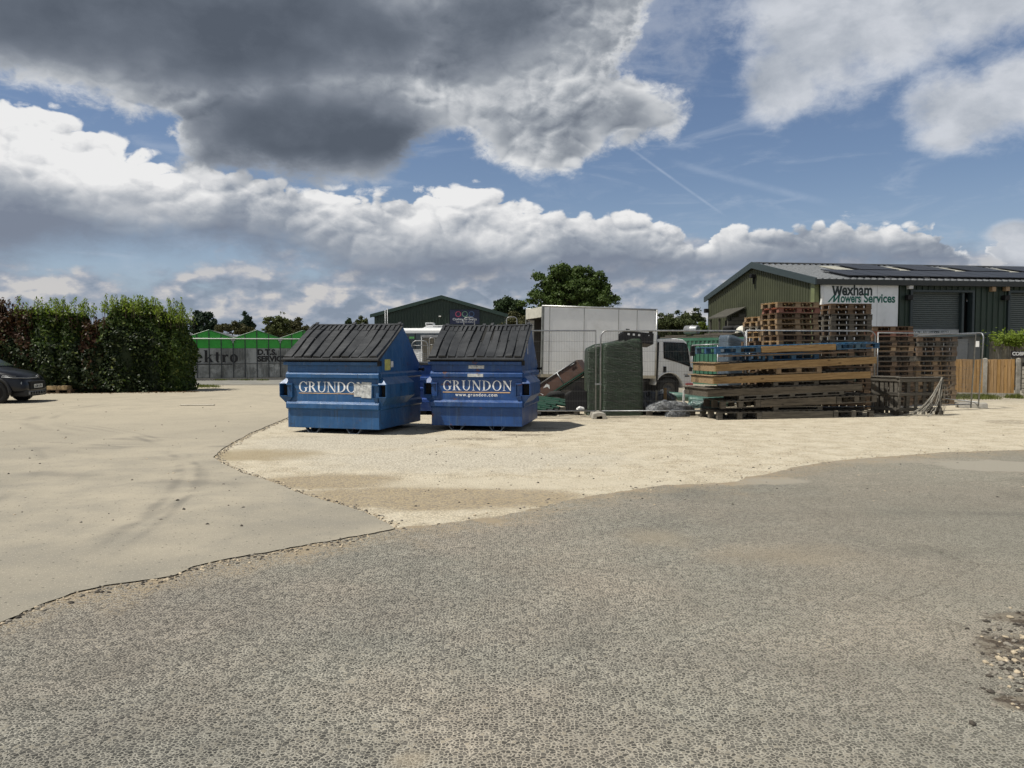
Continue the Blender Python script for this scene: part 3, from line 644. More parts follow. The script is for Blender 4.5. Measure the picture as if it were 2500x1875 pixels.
# =================================================================== MATERIALS
M_conc = plain('concrete', (0.33, 0.31, 0.27), 0.9, var=0.2, scale=9, bump=0.003, bscale=50, dirt=(0.14, 0.13, 0.10), dirt_amt=0.6)
M_galv = plain('galvanised', (0.30, 0.31, 0.32), 0.5, 0.7, var=0.2, scale=12, dirt=(0.22, 0.20, 0.17), dirt_amt=0.4)
M_black = plain('black_plastic', (0.010, 0.010, 0.011), 0.6, var=0.2, spec=.25)
M_hole = plain('dark_inside', (0.01, 0.01, 0.01), 0.9)  # near-black; shade put into the colour for openings and gaps, plus black trim
M_white = plain('white_paint', (0.72, 0.72, 0.70), 0.4, var=0.05, dirt=(0.40, 0.38, 0.33), dirt_amt=0.35, dscale=2)
M_tyre = plain('rubber', (0.018, 0.018, 0.018), 0.85, var=0.3)
M_glass = plain('dark_glass', (0.018, 0.026, 0.028), 0.06, var=0.3, scale=2, spec=0.8)
M_red = plain('red_plastic', (0.45, 0.02, 0.02), 0.4)
M_bark = plain('bark', (0.085, 0.065, 0.045), 0.95, var=0.35, scale=8, bump=0.01, bscale=25)

def corr(mb, M, w, top, pitch=0.25, rib=0.045, rw=0.35, z0=0.0, mi=0):
    """ribbed sheet in the local x-z plane, ribs standing towards -y"""
    n = int(w / pitch); xs = []
    for i in range(n):
        a = i * pitch; xs += [(a, 0), (a + pitch * (1 - rw), 0), (a + pitch * (1 - rw) + pitch * .07, -rib), (a + pitch - pitch * .07, -rib)]
    xs.append((n * pitch, 0)); xs.append((w, 0))
    vs = []
    for (x, y) in xs: vs += [(x, y, z0), (x, y, top(x))]
    mb.add(vs, [(2 * i, 2 * i + 2, 2 * i + 3, 2 * i + 1) for i in range(len(xs) - 1)], mi, M)

# =================================================================== GREENHOUSE
def greenhouse():
    Y = 41.0; k = Y / FPX
    th = R(15.5); ct, sn = math.cos(th), math.sin(th); bw = 2.39; nb = 6; x0 = 0.0
    RX, RY = (570 - 1250) * k - 3 * bw * ct, Y - 3 * bw * sn
    X = lambda px: ((px - 1250) / FPX * RY - RX) / (ct - (px - 1250) / FPX * sn)
    Z = lambda py: W(1250, py, Y).z
    root = empty('glasshouse', (RX, RY, 0), th, label='long low glasshouse with bright green gables and grubby grey lettered panes', cat='greenhouse')
    m, t, b = newmat('dirty_pane')
    P = t.new('ShaderNodeTexCoord').outputs['Object']
    n = t.noise(P, 0.8, 7, 0.65, 0.4); st = t.noise(t.v('MULTIPLY', P, (6, 1, 0.5)), 3, 5, 0.6)
    c = t.mix(t.ss(n, 0.38, 0.62), (0.12, 0.125, 0.12), (0.31, 0.32, 0.315)); c = t.mix(t.ss(st, 0.45, 0.65, 0, 0.6), c, (0.30, 0.31, 0.30))
    sp = t.new('ShaderNodeSeparateXYZ'); t.put(sp.inputs[0], P)
    c = t.mix(t.m('MULTIPLY', t.ss(t.noise(P, 2.2, 6, 0.7), 0.52, 0.60, 0, 0.7), t.ss(sp.outputs[2], 1.3, 0.9)), c, (0.36, 0.37, 0.36))
    col_ = t.m('FLOOR', t.m('DIVIDE', sp.outputs[0], bw / 4)); wn = t.new('ShaderNodeTexWhiteNoise', noise_dimensions='1D'); t.put(wn.inputs['W'], col_)
    c = t.mix(1.0, c, t.mix(wn.outputs[0], (0.72, 0.72, 0.72), (1.25, 1.25, 1.25)), 'MULTIPLY')
    t.put(b.inputs['Base Color'], c); b.inputs['Roughness'].default_value = 0.35
    M_gr = plain('bright_green_sheet', (0.030, 0.33, 0.035), 0.45, var=0.08, dirt=(0.02, 0.16, 0.02), dirt_amt=0.4, dscale=1.5)
    M_bar = plain('dark_bar', (0.035, 0.04, 0.045), 0.5); M_rf = plain('whitewashed_glass', (0.10, 0.105, 0.10), 0.5, var=0.3, scale=1.5, dirt=(0.07, 0.07, 0.06), dirt_amt=0.7, dscale=1.0)
    zb, zg, zt, zp = Z(922), Z(850), Z(826), Z(806.5)
    wl = nb * bw; dep = 22
    MB().box(0, wl, 0.06, 0.10, zb, zg - 0.004).build('glazing', m, root)
    mb = MB()
    MB().box(0, wl, 0.0, 0.14, 0, zb - 0.01).build('kerb', M_conc, root)
    for i in range(nb):
        a = i * bw
        MB().prism([(a + .01, zg), (a + bw - .01, zg), (a + bw - .01, zt), (a + bw / 2, zp), (a + .01, zt)], 'y', 0.04, 0.10).build('gable_panel', M_gr, root)
        q = MB()
        for (xa, za, xb, zb2) in ((a, zt, a + bw / 2, zp), (a + bw / 2, zp, a + bw, zt)):
            q.add([(xa, 0.0, za), (xb, 0.0, zb2), (xb, dep, zb2), (xa, dep, za), (xa, 0.0, za + .03), (xb, 0, zb2 + .03), (xb, dep, zb2 + .03), (xa, dep, za + .03)], [(0, 1, 2, 3), (4, 5, 6, 7), (0, 1, 5, 4), (1, 2, 6, 5), (2, 3, 7, 6), (3, 0, 4, 7)])
        q.build('roof', M_rf, root)
        rb = MB()
        for (xa, za, xb, zb2) in ((a, zt, a + bw / 2, zp), (a + bw / 2, zp, a + bw, zt)):
            for s in range(1, 6): rb.box(0, 0, 0, 0, 0, 0) if False else None
            rb.tube([(xa, -.01, za + .02), (xb, -.01, zb2 + .02)], .022, 4, smooth=False)
        rb.build('verge_trim', plain('green_edge', (.03, .10, .04), .5), root)
        if i:
            MB().box(a - .10, a + .10, -.05, .03, zt - .14, zt - .02).box(a - .03, a + .03, -.06, .03, zt - .26, zt - .12).build('gutter_bracket', M_galv, root)
    for i in range(nb * 4 + 1):
        a = i * bw / 4; k2 = i % 4
        top = zt + (0 if k2 == 0 else (zp - zt) * (1 if k2 == 2 else .5))
        MB().box(a - .022, a + .022, 0.02, 0.058, zb - .05, top - .01).build('mullion', M_bar, root)
    MB().tube([(-.2, -.05, zt - .02), (wl, -.05, zt - .02)], .03, 6).build('gutter', M_white, root)
    MB().box(0, wl, 0.03, 0.058, Z(888) - .015, Z(888) + .015).build('transom', plain('grey_bar', (.10, .10, .10)), root)
    MB().tube([(X(466) - x0, -.04, 0.02), (X(466) - x0, -.04, zt)], .03, 6).build('downpipe', M_white, root)
    MB().box(0, .08, .1, dep, 0, zt).box(wl - .08, wl, .1, dep, 0, zt).box(0, wl, dep, dep + .08, 0, zt).build('side_wall', m, root)
    M_ink = plain('black_lettering', (0.010, 0.010, 0.012), 0.6)
    s = 0.61
    mb = MB(); xe = X(475) - x0
    w0 = (GL['E'][0] + GL['l'][0] + .16) * s
    serif(mb, 'Elektro', frame((xe - w0 - .0, 0.055, Z(884.5)), (1, 0, 0), (0, 0, 1)), s, 1.0)
    mb.box(xe - w0, X(567) - x0, 0.050, 0.0545, Z(887.5) - .06, Z(887.5) + .0)
    mb.build('lettering', M_ink, root)
    text_mesh('lettering', 'D.T.S.', .40, M_ink, root, frame((X(629) - x0, .045, Z(866)), (1, 0, 0), (0, 0, 1)), 0.05)
    text_mesh('lettering', 'SERVICE', .40, M_ink, root, frame((X(629) - x0, .045, Z(882.5)), (1, 0, 0), (0, 0, 1)), 0.05)
greenhouse()

# =================================================================== GREEN WAREHOUSES
M_dgreen = plain('dark_green_shaded_cladding', (0.022, 0.042, 0.030), 0.55, var=0.15, scale=1.5, dirt=(0.045, 0.065, 0.045), dirt_amt=0.5, dscale=1.2)  # far warehouse's own green; near warehouse's front-wall shade put into this colour
M_litgreen = plain('lit_green_cladding', (0.054, 0.060, 0.032), 0.6, var=0.12, scale=1.0, dirt=(0.038, 0.042, 0.025), dirt_amt=0.5, dscale=0.7)  # same green with the sunlight on the near gable put into the colour
M_trim = plain('dark_trim', (0.030, 0.045, 0.050), 0.5)
M_roofg = plain('roof_sheet', (0.20, 0.21, 0.22), 0.6, var=0.15)
def far_warehouse():
    Y = 70.0; X = lambda px: (px - 1250) * Y / FPX; Z = lambda py: W(1250, py, Y).z
    root = empty('green_warehouse', (X(915), Y, 0), label='dark green gabled warehouse with a navy sign on its ribbed front', cat='warehouse')
    w = X(1233) - X(915); ze = Z(769); zp = Z(727); xm = X(1079) - X(915)
    top = lambda x: ze + (zp - ze) * (x / xm if x < xm else (w - x) / (w - xm))
    mb = MB(); corr(mb, Matrix(), w, top, 0.27, 0.06); mb.build('front_wall', M_dgreen, root)
    MB().box(0, .1, .01, 30, 0, ze).build('side_wall', M_dgreen, root); MB().box(w - .1, w, .01, 30, 0, ze).build('side_wall', M_dgreen, root)
    mb = MB()
    for (xa, za, xb, zb) in ((-.35, ze - .12, xm, zp + .05), (xm, zp + .05, w + .35, ze - .12)):
        mb.prism([(xa, za), (xb, zb), (xb, zb + .13), (xa, za + .13)], 'y', -.25, 30)
    mb.build('roof', M_roofg, root)
    mb = MB()
    for (xa, za, xb, zb) in ((-.35, ze - .12, xm, zp + .05), (xm, zp + .05, w + .35, ze - .12)):
        mb.prism([(xa, za - .14), (xb, zb - .14), (xb, zb + .17), (xa, za + .17)], 'y', -.30, -.255)
    mb.build('barge_trim', plain('green_trim', (0.018, 0.042, 0.033), 0.5), root)
    sx0, sx1, sz0, sz1 = X(1099) - X(915), X(1171) - X(915), Z(792), Z(756)
    sg = MB().box(sx0, sx1, -.14, -.08, sz0, sz1).build('sign_board', plain('navy_board', (0.008, 0.014, 0.045), 0.4), root)
    for px, c in ((1119.5, (0.42, .06, .12)), (1135.5, (.16, .30, .22)), (1151.5, (.06, .12, .26))):
        mb = MB()
        for q in ring(0, 0, (.26, .26), (.20, .20), 0, 360, 24): mb.add([(a, b, 0) for a, b in q], [(0, 1, 2, 3)], 0, FRONT(X(px) - X(915), -.145, Z(767)))
        mb.build('ring_mark', plain('ring_%d' % px, c, 0.4), sg)
    M_l = plain('sign_white', (.62, .64, .68), .5)
    text_mesh('lettering', 'Clothing for Events', .275, M_l, sg, FRONT(X(1135) - X(915), -.145, Z(782)), .012, align='CENTER')
    text_mesh('lettering', 'THE UNIFORM PEOPLE', .14, M_l, sg, FRONT(X(1135) - X(915), -.145, Z(787.5)), .01, align='CENTER', spacing=1.15)
    MB().box(X(1075) - X(915) - .1, X(1075) - X(915) + .1, -.3, -.05, Z(774), Z(771)).build('wall_lamp', M_white, root)
    # two thin flue pipes by the left corner
    for px, py in ((941, 757), (946.5, 752)):
        o = MB().tube([(0, 0, 0), (0, 0, W(px, py, 66).z)], .035, 8).build('steel_pole', M_galv)
        o.location = W(px, 855, 66); o.location.z = 0
        tag(o, 'thin grey pole, the %s of two standing left of the navy sign' % ('shorter' if px < 943 else 'taller'), 'pole', 'poles before the far warehouse')
far_warehouse()

def near_warehouse():
    th = R(8.0); X0, Y0 = 13.70, 35.1; ct, st = math.cos(th), math.sin(th)
    root = empty('mower_warehouse', (X0, Y0, 0), th, 'green ribbed warehouse with a white name board and roller doors', 'warehouse')
    S = lambda px: ((px - 1250) / FPX * Y0 - X0) / (ct - (px - 1250) / FPX * st)
    Z = lambda px, py: W(px, py, Y0 + S(px) * st).z
    L, D, ze, zr = 42.0, 12.3, 4.72, 6.02
    gab = lambda y: ze + (zr - ze) * (1 - abs(y - D / 2) / (D / 2))
    d1 = (S(2222), S(2366), Z(2300, 803), Z(2300, 714)); d2 = (S(2459), S(2459) + (S(2366) - S(2222)) * 1.02, Z(2480, 814), Z(2480, 715))
    # front wall, cut round the two openings
    mb = MB(); fr = Matrix()
    segs = [(0, d1[0], 0, ze), (d1[0], d1[1], d1[3], ze), (d1[1], d2[0], 0, ze), (d2[0], d2[1], d2[3], ze), (d2[1], L, 0, ze)]
    for (a, b, z0, z1) in segs: corr(mb, Matrix.Translation((a, 0, 0)), b - a, lambda x: z1, 0.30, 0.05, 0.3, z0)
    mb.build('front_wall', M_dgreen, root)
    mb = MB(); corr(mb, Matrix.Translation((0, D, 0)) @ Matrix.Rotation(-math.pi / 2, 4, 'Z'), D, lambda x: gab(D - x), 0.25, 0.045, 0.22, 0.0)
    mb.build('gable_wall', M_litgreen, root)
    MB().box(-.05, .16, -.06, -.012, 0, ze - .01).box(-.062, -.01, -.06, .28, 0, ze - .01).build('corner_flashing', plain('lit_green_flashing', (0.14, 0.16, 0.075), .5), root)  # same green, its sunlit corner put into the colour
    MB().box(0, L, D, D + .1, 0, ze).box(L, L + .1, 0, D, 0, ze).build('rear_wall', M_dgreen, root)
    # roof slopes, ribbed
    sl_ = math.atan2(zr - ze, D / 2); ln = math.hypot(zr - ze, D / 2)
    mb = MB()
    n = int(L / .33)
    for i in range(n):
        a = -.10 + i * .33
        for (xa, xb, h) in ((a, a + .24, 0), (a + .24, a + .33, .04)):
            mb.prism([(-.30, ze - .06 + .1), (D / 2, zr + .10), (D / 2, zr + .14 + h), (-.30, ze + .04 + .04 + h)], 'x', xa, xb)
            mb.prism([(D + .3, ze + .04), (D / 2 + .001, zr + .10), (D / 2 + .001, zr + .14 + h), (D + .3, ze + .08 + h)], 'x', xa, xb)
    roof = mb.build('roof', M_roofg, root)
    MB().box(-.10, L, D / 2 - .18, D / 2 + .18, zr + .19, zr + .23).build('ridge_cap', M_roofg, root)
    # barge boards and fascia
    mb = MB()
    mb.prism([(-.34, ze - .18), (D / 2, zr + .02 - .10), (D + .34, ze - .18), (D + .34, ze + .12), (D / 2, zr + .25), (-.34, ze + .12)], 'x', -.19, -.105)
    mb.build('barge_trim', M_trim, root)
    MB().box(-.10, L, -.36, -.305, ze - .17, ze + .07).box(-.10, L, -.30, -.062, ze - .17, ze - .12).build('gutter', plain('gutter_dark', (0.018, 0.022, 0.022), .5), root)
    # skylights and solar panels lie on the front slope
    M_sky = plain('skylight', (0.40, 0.385, 0.31), 0.4, var=.1); M_pv = plain('solar_glass', (0.022, 0.024, 0.030), 0.45, var=0.3, scale=.6, spec=.25)
    SL = Matrix.Translation((0, -.30, ze + .135)) @ Matrix.Rotation(sl_, 4, 'X')
    x = 2.6; i = 0
    while x < L - 3:
        MB().box(x + .3, x + 1.2, 2.9, 5.2, .0, .03, 0, SL).build('skylight', M_sky, root)
        if i >= 0:
            for r_ in range(2):
                for c_ in range(3):
                    if r_ == 1 and c_ == 0: continue
                    xa = x - .95 + c_ * 1.06; ya = .35 + r_ * 2.9
                    if r_ == 1: xa = x + 1.45 + (c_ - 1) * 1.03
                    MB().box(xa, xa + 1.0, ya, ya + (2.5 if r_ == 0 else 2.6), .05, .09, 0, SL).build('solar_panel', M_pv, root)
        x += 3.05; i += 1
    # name board
    zt_, zb_ = Z(2090, 688), 1.9
    bd = MB().box(S(2003), S(2185), -.12, -.058, zb_, zt_).build('name_board', plain('white_board', (0.74, 0.77, 0.80), 0.5, var=.06, scale=2, dirt=(.4, .42, .44), dirt_amt=.5, dscale=1), root)
    M_j = plain('joint', (.3, .31, .33))
    for px in (2096, 2134): MB().box(S(px), S(px) + .013, -.1215, -.1205, zb_, zt_).build('panel_joint', M_j, bd)
    M_k = plain('sign_black', (0.010, 0.022, 0.024), .5); M_g = plain('sign_green', (0.004, 0.115, 0.085), .5)
    F = FRONT(0, -.1225, 0); s0 = S(2001)
    text_mesh('lettering', 'exham', .70, M_k, bd, FRONT(S(2048.5), -.1225, Z(2080, 721)), .032, fit=S(2122) - S(2048.5))
    text_mesh('lettering', 'owers', .56, M_g, bd, FRONT(S(2045.5), -.1225, Z(2080, 738.5)), .03, fit=S(2095) - S(2045.5))
    text_mesh('lettering', 'Services', .56, M_g, bd, FRONT(S(2102), -.1225, Z(2140, 738.5)), .03, fit=S(2178) - S(2102))
    def strokes(mb, pts, w):
        for k_, ((a, b), (c, d)) in enumerate(pts):
            mb.add([(S(a) - w / 2, -.1225 - .0006 * k_, Z(a, b)), (S(a) + w / 2, -.1225 - .0006 * k_, Z(a, b)), (S(c) + w / 2, -.1225 - .0006 * k_, Z(c, d)), (S(c) - w / 2, -.1225 - .0006 * k_, Z(c, d))], [(0, 1, 2, 3)])
    mb = MB(); strokes(mb, [((2026.5, 699), (2032, 722)), ((2032, 722), (2038.5, 699)), ((2037, 699), (2042.5, 722)), ((2042.5, 722), (2047, 699))], .10)
    mb.add([(S(2023), -.1255, Z(2023, 698)), (S(2030), -.1255, Z(2030, 698)), (S(2029), -.1255, Z(2029, 700)), (S(2024), -.1255, Z(2024, 700))], [(0, 1, 2, 3)]); mb.build('lettering', M_k, bd)
    mb = MB(); strokes(mb, [((2016, 738.5), (2031, 720)), ((2031, 720), (2029, 738)), ((2029, 738), (2042, 720)), ((2042, 720), (2040, 739)), ((2040, 739), (2046, 737))], .085); mb.build('lettering', M_g, bd)
    # white downpipe
    MB().tube([(S(1997), -.20, ze - .16), (S(1998.5), -.20, ze - .8), (S(1996), -.20, ze - 1.1), (S(1996), -.20, 0)], .065, 10).build('downpipe', M_white, root)
    # roller doors, set back
    mr = plain('roller_slats', (0.085, 0.105, 0.105), .5, var=.1)
    for (a, b, z0, z1) in (d1, d2):
        mb = MB(); z = z0
        while z < z1 - .02: mb.prism([(.22, z), (.185, z + .02), (.185, z + .075), (.22, z + .095)], 'x', a + .03, b - .45); z += .095
        dr = mb.build('roller_door', mr, root)
        MB().box(a + .03, b - .45, .17, .235, z0 - .09, z0 - .005).build('bottom_rail', plain('pale_rail', (.35, .36, .35), .4), dr)
        MB().box(a - .12, a - .005, -.11, .24, 0, z1 + .1).box(b + .005, b + .12, -.11, .24, 0, z1 + .1).box(a - .004, b + .004, -.11, .24, z1 + .005, z1 + .1).box(b - .44, b - .33, .0, .24, 0, z1).build('door_frame', M_trim, root)
        MB().box(a - .1, b + .1, .40, .44, 0, z1).build('dark_inside', M_hole, root)
    MB().box(d1[0] + .05, d1[1] - .5, .10, .16, 0.0, Z(2300, 806)).build('lower_panels', plain('pale_panel', (.36, .38, .38), .5, var=.1), root)
    sb = MB().box(S(2226), S(2274), .04, .08, Z(2250, 817), Z(2250, 807)).box(S(2276), S(2318), .04, .08, Z(2290, 818), Z(2290, 807.5)).build('door_sign', plain('sign_panel', (.50, .53, .54), .5), root)
    text_mesh('lettering', 'ROOM | RECEPTION', .155, M_k, sb, FRONT(S(2224), .037, Z(2250, 813.5)), .012)
    text_mesh('lettering', 'SALES SERVICE', .12, M_k, sb, FRONT(S(2279), .037, Z(2290, 812)), .01)
    for (px0, px1, py0, py1, c) in ((2236, 2262, 835, 858, (.30, .03, .03)), (2330, 2352, 842, 862, (.02, .02, .02)), (2285, 2310, 838, 855, (.5, .52, .5)), (2200, 2225, 850, 875, (.05, .05, .06)), (2165, 2190, 838, 850, (.42, .03, .03)), (2205, 2222, 815, 832, (.6, .6, .6))):
        MB().box(S(px0), S(px1), -.10, -.06, Z(px0, py1), Z(px0, py0)).build('poster', plain('poster_%d' % px0, c, .5, var=.3, scale=6, dirt=(.6, .6, .6), dirt_amt=.8, dscale=4), root)
    # lamps
    for px, py, c in ((2411, 706, (.32, .22, .13)), (2444, 705, (.32, .22, .13)), (2211, 700, (.6, .6, .6))):
        MB().box(S(px) - .10, S(px) + .10, -.30, -.06, Z(px, py) - .12, Z(px, py) + .10).build('wall_lamp', plain('lamp_%d' % px, c, .6), root, bevel=.02)
    for px, py in ((2209, 726), (2443, 727), (1842, 675)):
        if px > 2000: MB().box(S(px) - .12, S(px) + .12, -.32, -.06, Z(px, py) - .13, Z(px, py) + .10).build('floodlight', M_black, root, bevel=.02)
    MB().box(-.34, -.06, D / 2 - .35, D / 2 - .10, zr - .62, zr - .42).box(-.2, -.12, D / 2 - .27, D / 2 - .2, zr - .95, zr - .55).build('floodlight', M_black, root, bevel=.02)
    MB().box(-.30, -.06, D - .2, D + .05, ze - .85, ze - .60).build('floodlight', M_black, root, bevel=.02)
    # lean-to porch on the gable
    MP = plain('porch_boards', (0.055, 0.052, 0.042), .9, var=.25, scale=5)
    mb = MB(); mb.add([(-1.15, 7.0, 3.38), (-.06, 7.0, 3.90), (-.06, 9.6, 3.90), (-1.15, 9.6, 3.38), (-1.15, 7.0, 3.44), (-.06, 7.0, 3.96), (-.06, 9.6, 3.96), (-1.15, 9.6, 3.44)], [(0, 1, 2, 3), (4, 5, 6, 7), (0, 1, 5, 4), (1, 2, 6, 5), (2, 3, 7, 6), (3, 0, 4, 7)]); mb.build('lean_to_roof', MP, root)
    mb = MB()
    for i in range(13):
        z = 1.0 + i * .2; xl = -1.05 if z < 3.15 else -1.05 + (z - 3.1) * 2.05
        if xl < -.2: mb.box(xl, -.07, 7.04 - .02, 7.04 + .02, z, z + .18)
    mb.build('lean_to_wall', MP, root)
    for y in (9.45, 8.2, 7.06): MB().box(-1.05, -.97, y, y + .1, 0, 3.36).build('lean_to_post', MP, root)
    MB().box(-.16, -.063, 7.3, 9.5, 0, 3.3).build('side_opening', M_hole, root)
near_warehouse()

# =================================================================== FENCES BY THE RIGHT
M_fresh = wood('fence_boards', (0.22, 0.128, 0.048), (0.35, 0.220, 0.100), .75, .12, 2, il=.07)
M_oldw = wood('weathered_boards', (0.125, 0.115, 0.095), (0.215, 0.20, 0.165), .9, .10, 2, False)
def board_fence(name, a, b, z1, mat, label, cat, posts=(), pitch=.105, seed=0):
    a, b = Vector(a), Vector(b); L = (b - a).length; rz = math.atan2(b.y - a.y, b.x - a.x)
    root = empty(name, (a.x, a.y, 0), rz, label, cat); rg = random.Random(seed)
    mb = MB(); n = int(L / pitch)
    for i in range(n):
        y = rg.uniform(-.004, .004); mb.prism([(i * pitch, -.012 + y), (i * pitch + pitch * 1.08, -.028 + y), (i * pitch + pitch * 1.08, -.006 + y), (i * pitch, .002 + y)], 'z', .14, z1 + rg.uniform(-.006, .006))
    mb.build('boards', mat, root)
    MB().box(0, L, .01, .05, .35, .43).box(0, L, .01, .05, z1 - .3, z1 - .22).build('rail', mat, root)
    MB().box(0, L, -.03, .0, .0, .135).build('gravel_board', M_conc if posts else mat, root)
    for p in posts: MB().box(p - .06, p + .06, -.075, .055, 0, z1 + .02).add([(p - .06, -.075, z1 + .021), (p + .06, -.075, z1 + .021), (p + .06, .055, z1 + .021), (p - .06, .055, z1 + .021), (p, -.01, z1 + .05)], [(0, 1, 4), (1, 2, 4), (2, 3, 4), (3, 0, 4)]).build('post', M_conc, root)
    return root
fa, fb = G(2300, 967), G(2484, 971); fb.y = 26.2; fb.x = (2484 - 1250) / FPX * 26.2; fa.y = 26.9; fa.x = (2290 - 1250) / FPX * 26.9
Lf = (fb - fa).length
board_fence('timber_fence', fa, fb, 1.29, M_fresh, 'fresh orange-brown close-board fence with concrete posts', 'fence', posts=(Lf * .595, Lf + .02), seed=2)
board_fence('weathered_fence', ((2414 - 1250) / FPX * 31, 31, 0), ((2640 - 1250) / FPX * 31.5, 31.5, 0), 1.97, M_oldw, 'grey weathered board fence under the ivy at the right', 'fence', seed=3)
# metal clad booth between the fences and the warehouse
bt = empty('metal_booth', ((2318 - 1250) / FPX * 30.5, 30.5, 0), R(6), 'plain grey metal-clad booth standing behind the fresh timber fence', 'booth')
MB().box(0, .75, 0, 2.2, 0, 2.05).build('wall', plain('grey_clad', (.20, .215, .225), .5, var=.12, scale=1.5, dirt=(.11, .12, .12), dirt_amt=.5), bt)
MB().box(.77, 1.55, .35, 2.2, 0, 2.15).build('side_panel', plain('grey_clad2', (.13, .145, .155), .5, var=.12, scale=1.5), bt)
MB().prism([(-.1, 2.06), (1.65, 2.24), (1.65, 2.30), (-.1, 2.12)], 'y', -.1, 2.3).build('roof', M_trim, bt)
MB().box(.77, 1.0, .30, .34, 0.0, 1.9).build('door_frame', M_trim, bt)
cb = empty('cobra_board', ((2468 - 1250) / FPX * 29.5, 29.5, 0), 0, 'small black board lettered COBRA in front of the weathered fence', 'sign')
z0, z1 = W(1250, 873, 29.5).z, W(1250, 856.5, 29.5).z
MB().box(0, 1.1, 0, .03, z0, z1).build('panel', plain('black_board', (.012, .008, .010), .4), cb)
MB().box(.05, .1, .035, .08, 0, z1).box(1.0, 1.05, .035, .08, 0, z1).build('leg', M_oldw, cb)
text_mesh('lettering', 'COBRA', .185, M_white, cb, FRONT(.035, -.003, z0 + .085), .03, spacing=.95)
# dry stone block pile and machine bits at the frame edge
st_ = MB(); rg = random.Random(9); M_st = plain('block_stone', (.24, .225, .19), .9, var=.3, scale=6, bump=.006)
w0 = empty('stone_wall_end', ((2508 - 1250) / FPX * 25.6, 25.6, 0), 0, 'rough pale stone block wall end at the right edge beside the fence', 'wall')
zz = 0
while zz < 1.05:
    h = rg.uniform(.12, .2); xx = 0
    while xx < 1.6:
        w_ = rg.uniform(.2, .42); st_.box(xx + .006, xx + w_ - .006, rg.uniform(-.03, .0), .28, zz + .005, zz + h - .005); xx += w_
    zz += h
st_.build('courses', M_st, w0, bevel=.02)
vz = W(1250, 876, 25.4).z
v = empty('parked_mower', ((2504 - 1250) / FPX * 25.7, 25.75, 1.13), 0, 'pale machine hood just showing at the right edge above the stone wall', 'machine')
MB().lathe([(0, .02), (.08, .16), (.3, .24), (1.0, .26), (1.4, .2), (1.45, .02)], (0, 0, .12), 'x', 18).build('hood', M_white, v)
MB().box(.05, 1.3, -.2, .2, -.07, .05).build('chassis', M_black, v)
MB().box(.04, .12, -.12, -.05, .0, .12).build('tail_light', M_red, v)
# =================================================================== VEGETATION
def leaf_mesh(name, P, N, size, mat, parent=None, asp=0.45, seed=0, droop=0.3, core=None):
    """one folded leaf of four corners per point; P (n,3) places, N (n,3) rough facing"""
    rg = np.random.default_rng(seed); n = len(P)
    N = N + rg.normal(0, 0.65, N.shape); N /= np.linalg.norm(N, axis=1)[:, None] + 1e-9
    T = rg.normal(0, 1, N.shape); T[:, 2] += droop; T -= (T * N).sum(1)[:, None] * N; T /= np.linalg.norm(T, axis=1)[:, None] + 1e-9
    B = np.cross(N, T); s = size * rg.uniform(0.6, 1.3, n)[:, None]
    V = np.stack([P - T * s * .5, P + B * s * asp * .5 + N * s * .06, P + T * s * .5, P - B * s * asp * .5 + N * s * .06], 1).reshape(-1, 3)
    nf = n; loops = np.arange(4 * n, dtype=np.int32); ext = []
    cv, cf = (core if core else ([], []))
    me = bpy.data.meshes.new(name)
    nv = len(V); me.vertices.add(nv + len(cv)); co = np.concatenate([V, np.array(cv).reshape(-1, 3)]) if len(cv) else V
    me.vertices.foreach_set('co', co.astype(np.float32).ravel())
    cl = [i + nv for f in cf for i in f]; tot = 4 * n + len(cl)
    me.loops.add(tot); me.loops.foreach_set('vertex_index', np.concatenate([loops, np.array(cl, dtype=np.int32)]))
    st = list(range(0, 4 * n, 4)); p = 4 * n
    for f in cf: st.append(p); p += len(f)
    me.polygons.add(len(st)); me.polygons.foreach_set('loop_start', np.array(st, dtype=np.int32))
    me.materials.append(mat); me.update(calc_edges=True); me.validate()
    o = bpy.data.objects.new(name, me); col.objects.link(o)
    if parent: o.parent = parent
    return o
def sphere_pts(rg, n):
    q = rg.normal(0, 1, (n, 3)); return q / np.linalg.norm(q, axis=1)[:, None]
